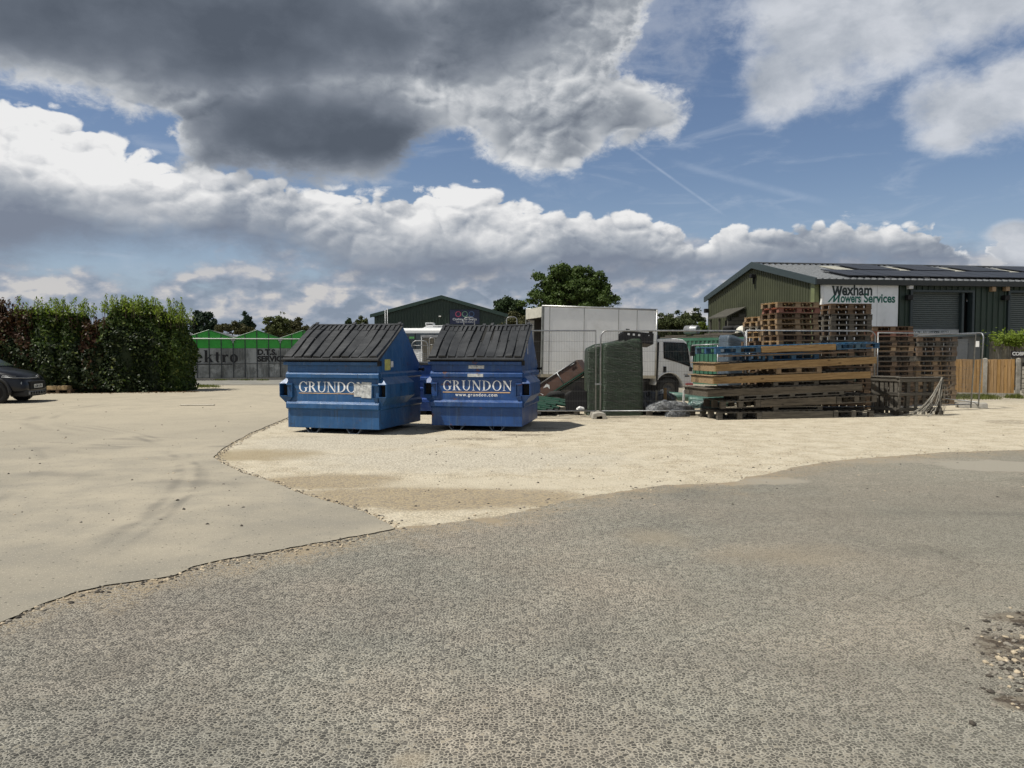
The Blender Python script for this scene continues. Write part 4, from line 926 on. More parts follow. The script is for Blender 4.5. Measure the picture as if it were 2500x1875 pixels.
def tree(name, loc, blobs, mat, n, lsize, label, cat, group=None, clump=0.28, nclump=40, seed=0, trunk=0.25, flat=0.75, fill=0.62):
    """blobs: (x,y,z,rx,ry,rz) local; leaves sit on the skins of many small clumps spread through the crown"""
    rg = np.random.default_rng(seed); root = empty(name, loc, 0, label, cat, group)
    vol = np.array([b[3] * b[4] * b[5] for b in blobs]); pr = vol / vol.sum(); C = []; Rr = []
    for i in range(nclump):
        b = blobs[rg.choice(len(blobs), p=pr)]; d = sphere_pts(rg, 1)[0]; r = rg.uniform(fill, 1.0) if rg.random() < .8 else rg.uniform(.1, fill)
        C.append(np.array(b[:3]) + d * r * np.array(b[3:]) * (1 - clump * .5)); Rr.append(clump * (b[3] * b[4] * b[5]) ** (1 / 3) * rg.uniform(.55, 1.35))
    C = np.array(C); Rr = np.array(Rr); w = Rr ** 2; ci = rg.choice(len(C), n, p=w / w.sum())
    d = sphere_pts(rg, n); d[:, 2] = np.where(d[:, 2] < -.35, -d[:, 2] * .6, d[:, 2]); r = rg.uniform(.72, 1.08, n)
    P = C[ci] + d * (Rr[ci] * r)[:, None] * np.array([1, 1, flat]); P += rg.normal(0, lsize * .35, P.shape)
    leaf_mesh('crown', P, d, lsize, mat, root, .7, seed)
    mb = MB(); zb = min(b[2] - b[5] * .4 for b in blobs); c0 = np.average(C, axis=0)
    mb.tube([(0, 0, 0), (0.03, 0, zb * .5), (c0[0] * .4, c0[1] * .4, zb), (c0[0], c0[1], c0[2])], [trunk, trunk * .8, trunk * .62, trunk * .25], 8)
    for i in range(0, len(C), 3):
        c = C[i]; m_ = Vector((c0[0] * .4, c0[1] * .4, max(zb, c[2] * .55))); e = Vector(c)
        mb.tube([m_, (m_ + e) / 2 + Vector((0, 0, -.08 * (e - m_).length)), e], [trunk * .3, trunk * .18, trunk * .05], 5, caps=False)
    mb.build('trunk', M_bark, root); return root
def at(px, Y): return ((px - 1250) / FPX * Y, Y, 0)
def H(py, Y): return W(1250, py, Y).z
L_oak = leafmat('oak_leaves', (0.036, 0.062, 0.016), (0.080, 0.118, 0.030), trans=.15)
L_dark = leafmat('dark_leaves', (0.018, 0.034, 0.014), (0.042, 0.066, 0.024), trans=.1)
L_pine = leafmat('conifer_needles', (0.012, 0.026, 0.016), (0.028, 0.050, 0.026), trans=.05)
L_olive = leafmat('olive_leaves', (0.055, 0.072, 0.024), (0.110, 0.125, 0.045), trans=.15)
L_brown = leafmat('brownish_leaves', (0.045, 0.050, 0.020), (0.085, 0.080, 0.035), trans=.1)
L_haw = leafmat('hawthorn_leaves', (0.032, 0.044, 0.016), (0.070, 0.082, 0.030), trans=.1)
s70 = 70 / FPX
X0 = at(1395, 70)[0]
def pb(cx, cy, rx, ry, Y, x0, dy=0, d=None):
    k = Y / FPX; return ((cx - 1250) * k - x0, dy, H(cy, Y), rx * k, (d if d else (rx + ry) / 2) * k, ry * k)
tree('oak_tree', at(1395, 70), [pb(1405, 712, 92, 58, 70, X0), pb(1355, 682, 48, 38, 70, X0, -1), pb(1425, 685, 52, 36, 70, X0, -.5), pb(1462, 705, 34, 34, 70, X0, -.5), pb(1335, 725, 48, 42, 70, X0, -1), pb(1500, 742, 30, 18, 70, X0), pb(1300, 742, 36, 38, 70, X0), pb(1330, 702, 46, 42, 70, X0, .5), pb(1455, 738, 52, 32, 70, X0, -1), pb(1395, 750, 90, 35, 70, X0, -.6), pb(1353, 662, 16, 14, 70, X0)],
     L_oak, 52000, .22, 'large rounded green oak rising behind the white box lorry', 'tree', 'trees along the horizon', .26, 230, 4, .35, .8, .5)
X0 = at(1238, 78)[0]
tree('dark_tree', at(1238, 78), [pb(1240, 755, 40, 26, 78, X0), pb(1275, 765, 25, 30, 78, X0), pb(1215, 770, 20, 18, 78, X0)], L_dark, 9000, .24, 'low dark tree left of the large oak behind the green warehouse', 'tree', 'trees along the horizon', .3, 50, 5)
X0 = at(1262, 60)[0]
tree('autumn_bush', at(1262, 60), [pb(1262, 790, 26, 34, 60, X0), pb(1240, 805, 20, 26, 60, X0)], L_brown, 6000, .17, 'brownish bush beside the open end of the box lorry', 'bush', 'trees along the horizon', .32, 34, 6, .12)
X0 = at(1650, 60)[0]
tree('hawthorn_hedge', at(1650, 60), [pb(1620, 790, 36, 38, 60, X0), pb(1660, 784, 44, 34, 60, X0), pb(1692, 780, 38, 34, 60, X0, 1), pb(1650, 800, 70, 26, 60, X0, -1), pb(1600, 810, 25, 30, 60, X0), pb(1640, 822, 70, 30, 60, X0), pb(1710, 815, 30, 32, 60, X0)],
     L_haw, 30000, .16, 'ragged dark thorn bushes between the box lorry and the sunlit gable', 'bush', 'trees along the horizon', .24, 170, 7, .15, .85, .5)
X0 = at(1712, 52)[0]
tree('ivy_bush', at(1712, 52), [pb(1712, 805, 16, 26, 52, X0), pb(1700, 820, 18, 22, 52, X0)], leafmat('lime_leaves', (.075, .105, .020), (.15, .19, .045)), 3500, .15, 'small bright green bush against the corner of the sunlit gable', 'bush', 'trees along the horizon', .34, 26, 8, .08)
# conifers and small trees beyond the glasshouse
X0 = at(484, 95)[0]
tree('cypress_tree', at(484, 95), [pb(484, 780, 13, 26, 95, X0), pb(482, 800, 16, 26, 95, X0)], L_pine, 5000, .26, 'dark upright cypress, leftmost beyond the glasshouse', 'tree', 'trees along the horizon', .34, 40, 9, .15)
X0 = at(515, 92)[0]
tree('spreading_pine', at(515, 92), [pb(506, 778, 16, 20, 92, X0), pb(522, 792, 17, 14, 92, X0), pb(512, 804, 24, 14, 92, X0)], L_pine, 5500, .26, 'dark spreading pine beside the upright cypress', 'tree', 'trees along the horizon', .30, 44, 10, .2)
X0 = at(601, 92)[0]
tree('conical_fir', at(601, 92), [pb(600, 770, 8, 11, 92, X0), pb(602, 785, 16, 14, 92, X0), pb(604, 802, 21, 18, 92, X0)], L_pine, 5000, .26, 'dark cone-shaped fir above the second green gable', 'tree', 'trees along the horizon', .32, 40, 11, .15)
X0 = at(565, 80)[0]
tree('brown_bush', at(565, 80), [pb(550, 803, 28, 13, 80, X0), pb(580, 800, 25, 12, 80, X0), pb(600, 810, 30, 12, 80, X0)], L_brown, 5500, .22, 'low brownish bush between the spreading pine and the fir', 'bush', 'trees along the horizon', .34, 40, 12, .1)
X0 = at(672, 72)[0]
tree('willow_tree', at(672, 72), [pb(668, 792, 26, 24, 72, X0), pb(690, 790, 18, 24, 72, X0), pb(650, 805, 18, 18, 72, X0), pb(680, 815, 35, 25, 72, X0), pb(668, 768, 10, 10, 72, X0), pb(694, 767, 7, 10, 72, X0)], L_olive, 8500, .17, 'wispy olive green tree with thin shoots above the third green gable', 'tree', 'trees along the horizon', .24, 80, 13, .15)
X0 = at(718, 76)[0]
tree('round_tree', at(718, 76), [pb(722, 790, 18, 20, 76, X0), pb(712, 808, 24, 20, 76, X0), pb(740, 815, 30, 18, 76, X0)], L_brown, 6000, .18, 'small rounded dark olive tree just left of the nearer skip lid', 'tree', 'trees along the horizon', .3, 50, 14, .12)
X0 = at(852, 110)[0]
tree('far_tree', at(852, 110), [pb(852, 790, 9, 12, 110, X0), pb(850, 805, 14, 14, 110, X0)], L_dark, 2500, .30, 'tiny dark tree over the ridge of the left skip', 'tree', 'trees along the horizon', .34, 24, 15, .12)
X0 = at(882, 100)[0]
tree('far_tree', at(882, 100), [pb(885, 785, 16, 12, 100, X0), pb(880, 800, 22, 12, 100, X0)], L_haw, 3000, .26, 'tiny thin-leaved tree beside the left eave of the green warehouse', 'tree', 'trees along the horizon', .26, 34, 16, .12)
# a far wood that reads as one mass
rg = np.random.default_rng(77); n = 26000
xs = rg.uniform(-75, 60, n); hh = 2.6 + 1.0 * np.sin(xs * .21) + .7 * np.sin(xs * .53 + 1) + .5 * np.sin(xs * 1.3)
zz = hh * rg.uniform(0, 1, n) ** .6 + .3; yy = 120 + rg.uniform(-3, 3, n)
o = leaf_mesh('far_wood', np.stack([xs, yy, zz], 1), np.tile([0, -.6, .5], (n, 1)), .5, L_haw, None, .7, 3)
tag(o, 'low dark line of far woodland along the horizon', 'woodland', kind='stuff')

# =================================================================== HEDGE OF SHRUBS ON THE LEFT
L_laurel = leafmat('laurel_leaves', (0.020, 0.044, 0.011), (0.074, 0.108, 0.021), (0.16, 0.19, 0.05), .22, .38)
L_bright = leafmat('new_leaves', (0.105, 0.155, 0.022), (0.21, 0.26, 0.05), None, .35, .35)
L_red = leafmat('red_leaves', (0.034, 0.019, 0.012), (0.092, 0.045, 0.026), (0.075, 0.085, 0.025), .18, .4)
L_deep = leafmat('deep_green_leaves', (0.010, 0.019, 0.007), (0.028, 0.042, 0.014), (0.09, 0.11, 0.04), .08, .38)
def shrub(name, px, Y, h, rx, ry, kind, label, seed, n=12000, shoots=40):
    rg = np.random.default_rng(seed); x, y, _ = at(px, Y)
    root = empty(name, (x, y, 0.02), 0, label, 'shrub', 'shrubs of the tall hedge')
    # rounded column
    d = sphere_pts(rg, n); z01 = rg.random(n) ** .9
    ang = rg.uniform(0, 2 * np.pi, n); prof = np.clip(1.08 - np.maximum(0, z01 - .52) * 1.35, .3, 1) * (0.88 + .12 * np.sin(z01 * 9 + seed) + .10 * np.sin(ang * 3 + seed) + .06 * np.sin(ang * 7 + z01 * 13))
    ce, se = np.cos(ang), np.sin(ang); q = (np.abs(ce) ** 2.6 + np.abs(se) ** 2.6) ** (-1 / 2.6)
    lump = 1 + .14 * np.sin(ang * 5 + z01 * 21 + seed * 2) * np.sin(z01 * 17 + seed)
    rad = q * prof * lump * rg.uniform(.66, 1.05, n)
    hh = h * .90
    P = np.stack([ce * rad * rx, se * rad * ry, z01 * hh], 1); N = np.stack([ce, se, np.full(n, .5)], 1)
    topm = rg.random(n) < .22; P[topm, 2] = hh * (.98 + .06 * np.sin(P[topm, 0] * 5 + seed)) + rg.uniform(-.30, .12, topm.sum()) - .75 * (P[topm, 0] / rx) ** 2; k = rg.uniform(0, .85, topm.sum()); P[topm, 0] *= k; P[topm, 1] *= k; N[topm] = (0, 0, 1)
    # added core hull inside the leaves, keeps light from passing through
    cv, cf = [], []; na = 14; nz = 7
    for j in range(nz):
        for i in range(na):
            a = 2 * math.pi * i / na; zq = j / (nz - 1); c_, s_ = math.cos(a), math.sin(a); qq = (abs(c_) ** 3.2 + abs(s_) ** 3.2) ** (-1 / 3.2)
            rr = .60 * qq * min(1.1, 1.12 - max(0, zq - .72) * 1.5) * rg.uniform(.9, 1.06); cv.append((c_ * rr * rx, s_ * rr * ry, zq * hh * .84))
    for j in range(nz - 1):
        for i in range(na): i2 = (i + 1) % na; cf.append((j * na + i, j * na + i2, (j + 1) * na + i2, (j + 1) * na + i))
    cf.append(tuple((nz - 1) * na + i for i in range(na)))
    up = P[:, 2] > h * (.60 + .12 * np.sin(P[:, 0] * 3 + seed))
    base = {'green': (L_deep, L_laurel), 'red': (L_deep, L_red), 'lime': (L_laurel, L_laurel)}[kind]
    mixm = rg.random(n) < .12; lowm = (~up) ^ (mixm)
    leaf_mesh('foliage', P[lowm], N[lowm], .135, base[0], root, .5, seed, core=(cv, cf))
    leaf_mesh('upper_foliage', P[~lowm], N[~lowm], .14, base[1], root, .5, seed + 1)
    # upright shoots with whorled leaves
    SP, SN = [], []; mb = MB()
    for s in range(shoots):
        bx, by = rg.uniform(-.85, .85) * rx, rg.uniform(-.8, .8) * ry; L = rg.uniform(.25, .75) * (1.0 if kind != 'red' else .6); lean = rg.normal(0, .12, 2); zb = hh * .95
        mb.tube([(bx, by, zb - .2), (bx + lean[0] * L, by + lean[1] * L, zb + L)], .006, 4, caps=False)
        for m_ in range(int(L / .028)):
            f = (m_ + 1) * .028 / L; a = m_ * 2.4; rr = .085 * (1.15 - f) + .02
            SP.append((bx + lean[0] * L * f + math.cos(a) * rr, by + lean[1] * L * f + math.sin(a) * rr, zb + L * f)); SN.append((math.cos(a), math.sin(a), .9))
    if SP: leaf_mesh('shoots', np.array(SP), np.array(SN), .125, L_bright if kind != 'red' else L_red, root, .42, seed + 2, droop=2.2)
    mb.tube([(0, 0, 0), (0, 0, h * .5)], .05, 6); mb.build('stem', M_bark, root)
    return root
shrub('laurel_shrub', -95, 28.9, 3.75, 1.25, 1.1, 'green', 'tall green laurel of the hedge, just entering at the left edge of the picture', 1, 4000)
shrub('photinia_shrub', -20, 29.0, 3.72, 1.15, 1.05, 'red', 'tallest dark red-leaved shrub of the hedge, above the parked car', 2)
shrub('photinia_shrub', 62, 29.2, 3.25, .85, 1.0, 'red', 'dark red-leaved shrub of the hedge between the tallest red one and the first green tips', 3)
shrub('laurel_shrub', 122, 29.3, 3.38, .95, 1.05, 'green', 'green laurel of the hedge rising above the timber bits on the ground', 4)
shrub('laurel_shrub', 182, 29.5, 3.30, .80, 1.0, 'green', 'green laurel of the hedge just left of the dip with the brown-red shrub', 5, shoots=34)
shrub('photinia_shrub', 242, 29.7, 2.80, .80, 1.05, 'red', 'lower brown-red shrub in the dip of the hedge', 6)
shrub('laurel_shrub', 308, 29.9, 3.50, 1.05, 1.1, 'green', 'broad green laurel to the right of the dip, many tall tips', 7, 14000, 60)
shrub('laurel_shrub', 380, 30.2, 3.42, 1.0, 1.1, 'green', 'green laurel of the hedge, last but one before the glasshouse', 8, 14000, 55)
shrub('laurel_shrub', 436, 30.5, 3.05, .62, 1.2, 'lime', 'yellower green laurel at the right end of the hedge next to the glasshouse', 9, 12000, 40)
# ivy over the weathered fence
x, y, _ = at(2478, 30.7); rg = np.random.default_rng(5); n = 1500
P = np.stack([rg.normal(0, .5, n), rg.normal(0, .18, n), 2.05 + rg.normal(0, .13, n) + .1 * np.sin(np.arange(n))], 1)
iv = empty('ivy', (x, y, 0), 0, 'bright ivy bush spilling over the weathered fence', 'plant'); leaf_mesh('foliage', P, np.tile([0, -.5, .8], (n, 1)), .11, L_bright, iv, .7, 3)
MB().tube([(0, .12, 0), (.1, .10, 1.1), (0, .08, 2.0)], .03, 6).build('stem', M_bark, iv)
# fallen leaves and twigs at the foot of the hedge
rg = np.random.default_rng(41); n = 900; u = rg.random(n); yb = 28.0 + u * 1.3; px_ = -20 + u * 500
P = np.stack([(px_ - 1250) / FPX * yb, yb - np.abs(rg.normal(0, .35, n)) + .35, np.full(n, .022)], 1)
tag(leaf_mesh('leaf_litter', P, np.tile([0, 0, 3.0], (n, 1)), .085, leafmat('dead_leaves', (.05, .032, .015), (.14, .085, .04), None, .05, .8), None, .6, 3), 'brown fallen leaves strewn along the foot of the hedge', 'leaf litter', kind='stuff')
# weeds and verge grass
def grass(name, pts, h, mat, label, seed=0):
    rg = np.random.default_rng(seed); n = len(pts); P = np.array(pts)
    a = rg.uniform(0, 6.28, n); L = h * rg.uniform(.4, 1.3, n); w = .008 + .01 * rg.random(n); dx, dy = np.cos(a), np.sin(a); ln = rg.normal(0, .35, (n, 2)) * L[:, None]
    V = np.stack([P + np.stack([dx * w, dy * w, 0 * w], 1), P - np.stack([dx * w, dy * w, 0 * w], 1), P + np.stack([ln[:, 0] * .5 - dx * w * .5, ln[:, 1] * .5 - dy * w * .5, L * .6], 1), P + np.stack([ln[:, 0], ln[:, 1], L], 1)], 1)
    me = bpy.data.meshes.new(name); me.vertices.add(4 * n); me.vertices.foreach_set('co', V.reshape(-1).astype(np.float32)); me.loops.add(4 * n); me.loops.foreach_set('vertex_index', np.arange(4 * n, dtype=np.int32))
    me.polygons.add(n); me.polygons.foreach_set('loop_start', np.arange(0, 4 * n, 4, dtype=np.int32)); me.materials.append(mat); me.update(calc_edges=True)
    o = bpy.data.objects.new(name, me); col.objects.link(o); tag(o, label, name, kind='stuff'); return o
L_gr = leafmat('grass_blades', (0.075, 0.095, 0.025), (0.17, 0.18, 0.06), None, .25, .6)
rg = np.random.default_rng(12)
pts = [((2290 + 210 * u - 1250) / FPX * yq, yq, 0.0) for u, yq in zip(rg.random(4200), 26.1 - np.abs(rg.normal(0, .38, 4200)))]
pts = [p for p in pts if math.sin(p[0] * 5.3) + math.sin(p[0] * 2.1 + 1) + rg.normal(0, .5) > -.4]
grass('verge_grass', pts, .13, L_gr, 'rough grass and weeds along the foot of the timber fence', 1)
pts = [((480 + 65 * u - 1250) / FPX * yq, yq, 0.0) for u, yq in zip(rg.beta(1.2, 2.2, 1000), 33.9 + rg.normal(0, .55, 1000))] + [((px - 1250) / FPX * 40.6 + rg.normal(0, .18), 40.6 + rg.normal(0, .1), 0.02) for px in (536, 540, 640, 598) for _ in range(110)]
grass('weeds', pts, .08, L_gr, 'low weeds near the hedge end and along the glasshouse kerb', 2)
# =================================================================== WASTE SKIPS
def paint(name, base, rust=0.5, fade=(.085, .155, .26), fade_amt=.35, seed=0.0):
    m, t, b = newmat(name)
    P = t.v('ADD', t.new('ShaderNodeTexCoord').outputs['Object'], (seed, seed * 1.7, 0))
    n = t.noise(P, 2.0, 6, 0.65); st = t.noise(t.v('MULTIPLY', P, (5, 5, .45)), 2.6, 6, 0.65); f = t.noise(P, 30, 5, .65)
    c = t.mix(t.ss(n, .35, .65), tuple(q * .86 for q in base), tuple(q * 1.12 for q in base))
    c = t.mix(t.ss(st, .50, .68, 0, fade_amt), c, fade)
    st2 = t.noise(t.v('MULTIPLY', t.v('ADD', P, (3, 5, 0)), (9, 9, .6)), 2.4, 5, .6); c = t.mix(t.ss(st2, .56, .68, 0, .45), c, (.022, .028, .038))
    gr = t.noise(t.v('MULTIPLY', P, (1, 1, 2.2)), 4.0, 8, .72)
    c = t.mix(t.m('MULTIPLY', t.ss(gr, .56, .66), .45), c, (.035, .04, .05))
    ru = t.noise(t.v('MULTIPLY', t.v('ADD', P, (7, 2, 5)), (1, 1, 1.6)), 2.7, 9, .74)
    rm = t.ss(ru, .645 - .045 * rust, .68 - .035 * rust, 0, min(.9, rust * 1.1))
    c = t.mix(rm, c, t.mix(f, (.10, .035, .015), (.20, .085, .035)))
    sc_ = t.noise(t.v('MULTIPLY', P, (1.0, 1.0, 24)), 5, 3, .5); c = t.mix(t.ss(sc_, .70, .74, 0, .5), c, fade)
    t.put(b.inputs['Base Color'], c); t.put(b.inputs['Roughness'], t.m('ADD', t.ss(n, .3, .7, .34, .5), t.m('MULTIPLY', rm, .4))); b.inputs['Specular IOR Level'].default_value = .45
    bn = t.new('ShaderNodeBump'); bn.inputs['Distance'].default_value = .006; bn.inputs['Strength'].default_value = .6
    t.put(bn.inputs['Height'], t.m('ADD', t.m('MULTIPLY', t.noise(P, 2.3, 4, .5), 7.0), t.m('MULTIPLY', f, .12))); t.l.new(bn.outputs[0], b.inputs['Normal'])
    return m
M_lid = plain('lid_plastic', (0.030, 0.032, 0.035), .42, var=.25, scale=3, bump=.002, bscale=40, dirt=(.058, .060, .063), dirt_amt=.5, dscale=2.2)
M_paper = plain('torn_label', (.52, .53, .52), .7, var=.3, scale=14, dirt=(.10, .12, .16), dirt_amt=.8, dscale=16)
M_let = plain('white_lettering', (.80, .82, .84), .5, var=.04, dirt=(.30, .38, .5), dirt_amt=.30, dscale=9)
M_org = plain('orange_line', (.62, .42, .24), .5, var=.1, dirt=(.2, .15, .1), dirt_amt=.4, dscale=8)
M_yel = plain('yellow_sticker', (.46, .44, .12), .5, var=.15, scale=20, dirt=(.15, .15, .08), dirt_amt=.5, dscale=12)

def lid(x0, x1, mat, parent, phase=0.0, flip=1):
    """hinged plastic lid: flat slab with five raised panels, each split into fingers near the top"""
    ya, za, yb, zb = -.075, 1.425, 1.09, 2.115
    L = math.hypot(yb - ya, zb - za); d = Vector((0, (yb - ya) / L, (zb - za) / L)); nrm = Vector((0, -d.z, d.y)); w = x1 - x0
    def pt(u, s, h):
        sag = .022 * math.sin(s / L * math.pi) * math.sin(u / w * math.pi * 1.0 + phase) + .012 * math.sin(u * 9 + s * 3 + phase * 2)
        sk = .018 * math.sin(s / L * 5 + phase) * flip * math.sin(u / w * math.pi)
        return Vector((x0 + u + sk, ya, za)) + d * s + nrm * (h + sag)
    mb = MB(); ns = 12
    def slab(ua, ub, sa, sb, h0, h1, ta=None, tb=None, inset=.0, seg=ns, mi=0):
        ta = ua if ta is None else ta; tb = ub if tb is None else tb
        vs = []
        for i in range(seg + 1):
            f = i / seg; s = sa + (sb - sa) * f; a = ua + (ta - ua) * f; b = ub + (tb - ub) * f
            vs += [pt(a, s, h0), pt(a + inset, s if 0 < i < seg else (s + inset if i == 0 else s - inset), h1), pt(b - inset, s if 0 < i < seg else (s + inset if i == 0 else s - inset), h1), pt(b, s, h0)]
        fs = []
        for i in range(seg):
            for k in range(3): fs.append((i * 4 + k, (i + 1) * 4 + k, (i + 1) * 4 + k + 1, i * 4 + k + 1))
            fs.append((i * 4 + 3, (i + 1) * 4 + 3, (i + 1) * 4, i * 4))
        fs += [(0, 1, 2, 3), (seg * 4 + 3, seg * 4 + 2, seg * 4 + 1, seg * 4)]
        mb.add(vs, fs, mi)
    slab(0, w, 0, L, -.012, .006)
    np_ = 5; pitch = (w - .02) / np_; g = .036
    for i in range(np_):
        a = .012 + i * pitch; b = a + pitch - g
        slab(a, b, .045, L * .80, .004, .040, inset=.010, seg=9)
        m_ = (a + b) / 2
        # two fingers, the slit between them widening towards the ridge
        slab(a, m_ - .004, L * .80, L * .955, .004, .040, a + .002, m_ - .022, inset=.006, seg=3)
        slab(m_ + .004, b, L * .80, L * .955, .004, .040, m_ + .022, b - .002, inset=.006, seg=3)
        q = pt(b + g * .5, L * .52, .02); mb.lathe([(-.006, .0), (0, .016), (.008, .0)], q, 'y', 6)
    slab(.0, w, L * .957, L, .004, .030, inset=.006, seg=2)
    for u in (.06, w - .12): slab(u, u + .07, L * .955, L + .035, .028, .048, inset=.004, seg=2)
    return mb.build('lid', mat, parent, bevel=.0)

def skip(name, fr, Wd, ang, base, label, seed, kind):
    D = 1.98; rt = Vector((math.cos(ang), -math.sin(ang), 0)); o = Vector((fr[0], fr[1], 0)) - rt * Wd
    root = empty(name, (o.x, o.y, 0), -ang, label, 'waste skip', 'blue waste skips')
    Mp = paint(name + '_paint_%d' % seed, base, .35 if kind == 'old' else .9, seed=seed * 3.1)
    prof = [(0, .10), (D, .10), (D, 1.28), (1.09, 2.085), (1.05, 2.085), (-.0, 1.42)]
    bo = MB().prism(prof, 'x', 0, Wd).build('body', Mp, root, bevel=.008)
    MB().add([(.02, .0, 1.445), (Wd - .02, .0, 1.445), (Wd - .02, 1.06, 2.098), (.02, 1.06, 2.098), (.02, .05, 1.43), (Wd - .02, .05, 1.43), (Wd - .02, 1.06, 2.06), (.02, 1.06, 2.06)], [(0, 1, 2, 3), (4, 5, 6, 7), (0, 1, 5, 4), (1, 2, 6, 5), (2, 3, 7, 6), (3, 0, 4, 7)]).build('lid_gap_shade', M_hole, root)  # near-black sheet under the lids stands in for shade in their gaps
    def band(zt, zb, p=.052):
        q = [(0, zt), (-p, zt - .042), (-p, zb + .03), (0, zb)]
        mb = MB(); mb.prism(q, 'x', -.012, Wd + .012)
        for (xx, sg) in ((-.001, -1), (Wd + .001, 1)):       # thinner return along the sides
            mb.prism([(xx, zt), (xx + sg * .035, zt - .04), (xx + sg * .035, zb + .03), (xx, zb)], 'y', .02, D)
        mb.build('band', Mp, root, bevel=.004)
    band(1.185, 1.045); band(.615, .455)
    MB().box(-.055, Wd + .0, -.055, -.002, 1.315, 1.375).build('rim', Mp, root, bevel=.006)
    MB().box(-.03, Wd + .01, -.02, -.003, 1.377, 1.418).build('lid_lip_shade', M_hole, root)  # near-black bar painted in for the shadow under the lid lip
    MB().box(-.075, Wd / 2 - .01, -.10, -.022, 1.405, 1.440).box(Wd / 2 + .005, Wd + .035, -.10, -.022, 1.402, 1.438).build('lid_lip', M_lid, root, bevel=.006)
    lid(-.06, Wd / 2 + .002, M_lid, root, .4 + seed, 1); lid(Wd / 2 + .003, Wd + .03, M_lid, root, 1.9 + seed, -1)
    MB().prism([(-.02, 1.40), (1.06, 2.085), (1.09, 2.11), (-.05, 1.43)], 'x', Wd + .001, Wd + .028).prism([(-.02, 1.40), (1.06, 2.085), (1.09, 2.11), (-.05, 1.43)], 'x', -.028, -.001).build('lid_rail', M_lid, root)
    # fork pockets on both sides, hollow, with gussets
    for sg, xe in ((-1, 0), (1, Wd)):
        X = lambda v: xe + sg * v
        mb = MB()
        z0, z1, yf, yb = .705, .955, -.035, 1.28
        def bx(a, b, c, d_, e, f_):
            mb.box(min(X(a), X(b)), max(X(a), X(b)), c, d_, e, f_)
        bx(.150, .165, yf, yb, z0, z1); bx(.0, .149, yf, yb, z1 - .012, z1); bx(.0, .149, yf, yb, z0, z0 + .012)
        bx(-.13, -.0, yf - .02, -.004, z1 - .03, z1 + .002); bx(-.13, -.115, yf - .02, -.004, z0, z1 - .031); bx(-.113, -.002, -.014, -.003, z0 - .0, z1 - .032)
        # sloped cover above and taper below
        mb.add([(X(.0), .10, z1 + .17), (X(.0), yb - .1, z1 + .17), (X(.165), yb, z1 + .001), (X(.165), yf, z1 + .001), (X(.0), yf, z1 + .001), (X(0), yb, z1 + .001)], [(0, 1, 2, 3), (0, 3, 4), (1, 5, 2)])
        mb.add([(X(.165), yf, z0 - .001), (X(.165), yb, z0 - .001), (X(.0), yb - .15, z0 - .20), (X(.0), .05, z0 - .20), (X(0), yf, z0 - .001), (X(0), yb, z0 - .001)], [(0, 1, 2, 3), (0, 3, 4), (1, 5, 2)])
        mb.add([(X(-.13), -.006, z0 - .002), (X(-.01), -.006, z0 - .002), (X(-.01), -.05, z0 - .002), (X(-.13), -.05, z0 - .002), (X(-.01), -.004, z0 - .13)], [(0, 1, 2, 3), (0, 1, 4), (1, 2, 4), (2, 3, 4), (3, 0, 4)])
        pk = mb.build('fork_pocket', Mp, root, bevel=.003)
        MB().box(min(X(.013), X(.148)), max(X(.013), X(.148)), .10, yb - .02, z0 + .014, z1 - .014).build('pocket_inside', M_hole, pk)  # near-black block stands in for the shade inside the pocket
    # channel feet
    for xc in (Wd * .27, Wd * .72):
        mb = MB()
        for yy in (.02, D - .10):
            mb.prism([(xc - .16, .098), (xc - .09, .0), (xc + .09, .0), (xc + .16, .098), (xc + .14, .098), (xc + .075, .014), (xc - .075, .014), (xc - .14, .098)], 'y', yy, yy + .09)
        mb.box(xc - .09, xc - .075, .11, D - .11, 0, .098).box(xc + .075, xc + .09, .11, D - .11, 0, .098)
        mb.build('foot', plain('skid_%d_%d' % (seed, int(xc * 10)), (.05, .065, .09), .7, dirt=(.12, .11, .1), dirt_amt=.6), root)
    # hinge pins
    MB().tube([(-.06, 1.90, 1.20), (-.0, 1.90, 1.20)], .022, 8).tube([(Wd, 1.90, 1.20), (Wd + .10, 1.90, 1.20)], .022, 8).lathe([(0, 0), (0, .04), (.02, .04), (.02, 0)], (Wd + .09, 1.90, 1.20), 'x', 10).build('hinge_pin', M_black, root)
    MB().box(Wd + .001, Wd + .05, -.07, .02, 1.30, 1.40).build('lid_catch', M_black, root)
    return root, Mp, D, Wd
A_, MpA, D_, WA = skip('waste_skip', (-2.498, 14.51), 1.95, R(16.2), (.018, .084, .215), 'left blue skip with its lettering half covered by torn labels', 1, 'old')
mb = MB(); wl = serif(mb, 'GRUNDON', FRONT(.245, -.001, .795), .200, 1.06, .02); mb.build('lettering', M_let, A_)
MB().box(.245, 1.50, -.004, -.001, .765, .778).build('underline', M_org, A_)
MB().box(1.43, 1.60, -.0062, -.0045, .72, .965).add([(1.585, -.0095, .70), (1.79, -.0095, .695), (1.80, -.0095, .99), (1.60, -.0095, 1.0), (1.585, -.0065, .70), (1.79, -.0065, .695), (1.80, -.0065, .99), (1.60, -.0065, 1.0)], [(0, 1, 2, 3), (4, 5, 6, 7), (0, 1, 5, 4), (1, 2, 6, 5), (2, 3, 7, 6), (3, 0, 4, 7)]).build('torn_label', M_paper, A_)
MB().box(WA + .001, WA + .004, .25, .50, 1.215, 1.425).build('yellow_sticker', M_yel, A_)
MB().box(WA + .001, WA + .0045, .515, .63, 1.27, 1.385).build('small_sticker', M_paper, A_)
B_, MpB, D_, WB = skip('waste_skip', (.199, 15.11), 1.84, R(10.6), (.013, .060, .205), 'right blue skip with full lettering and rust patches', 2, 'rusty')
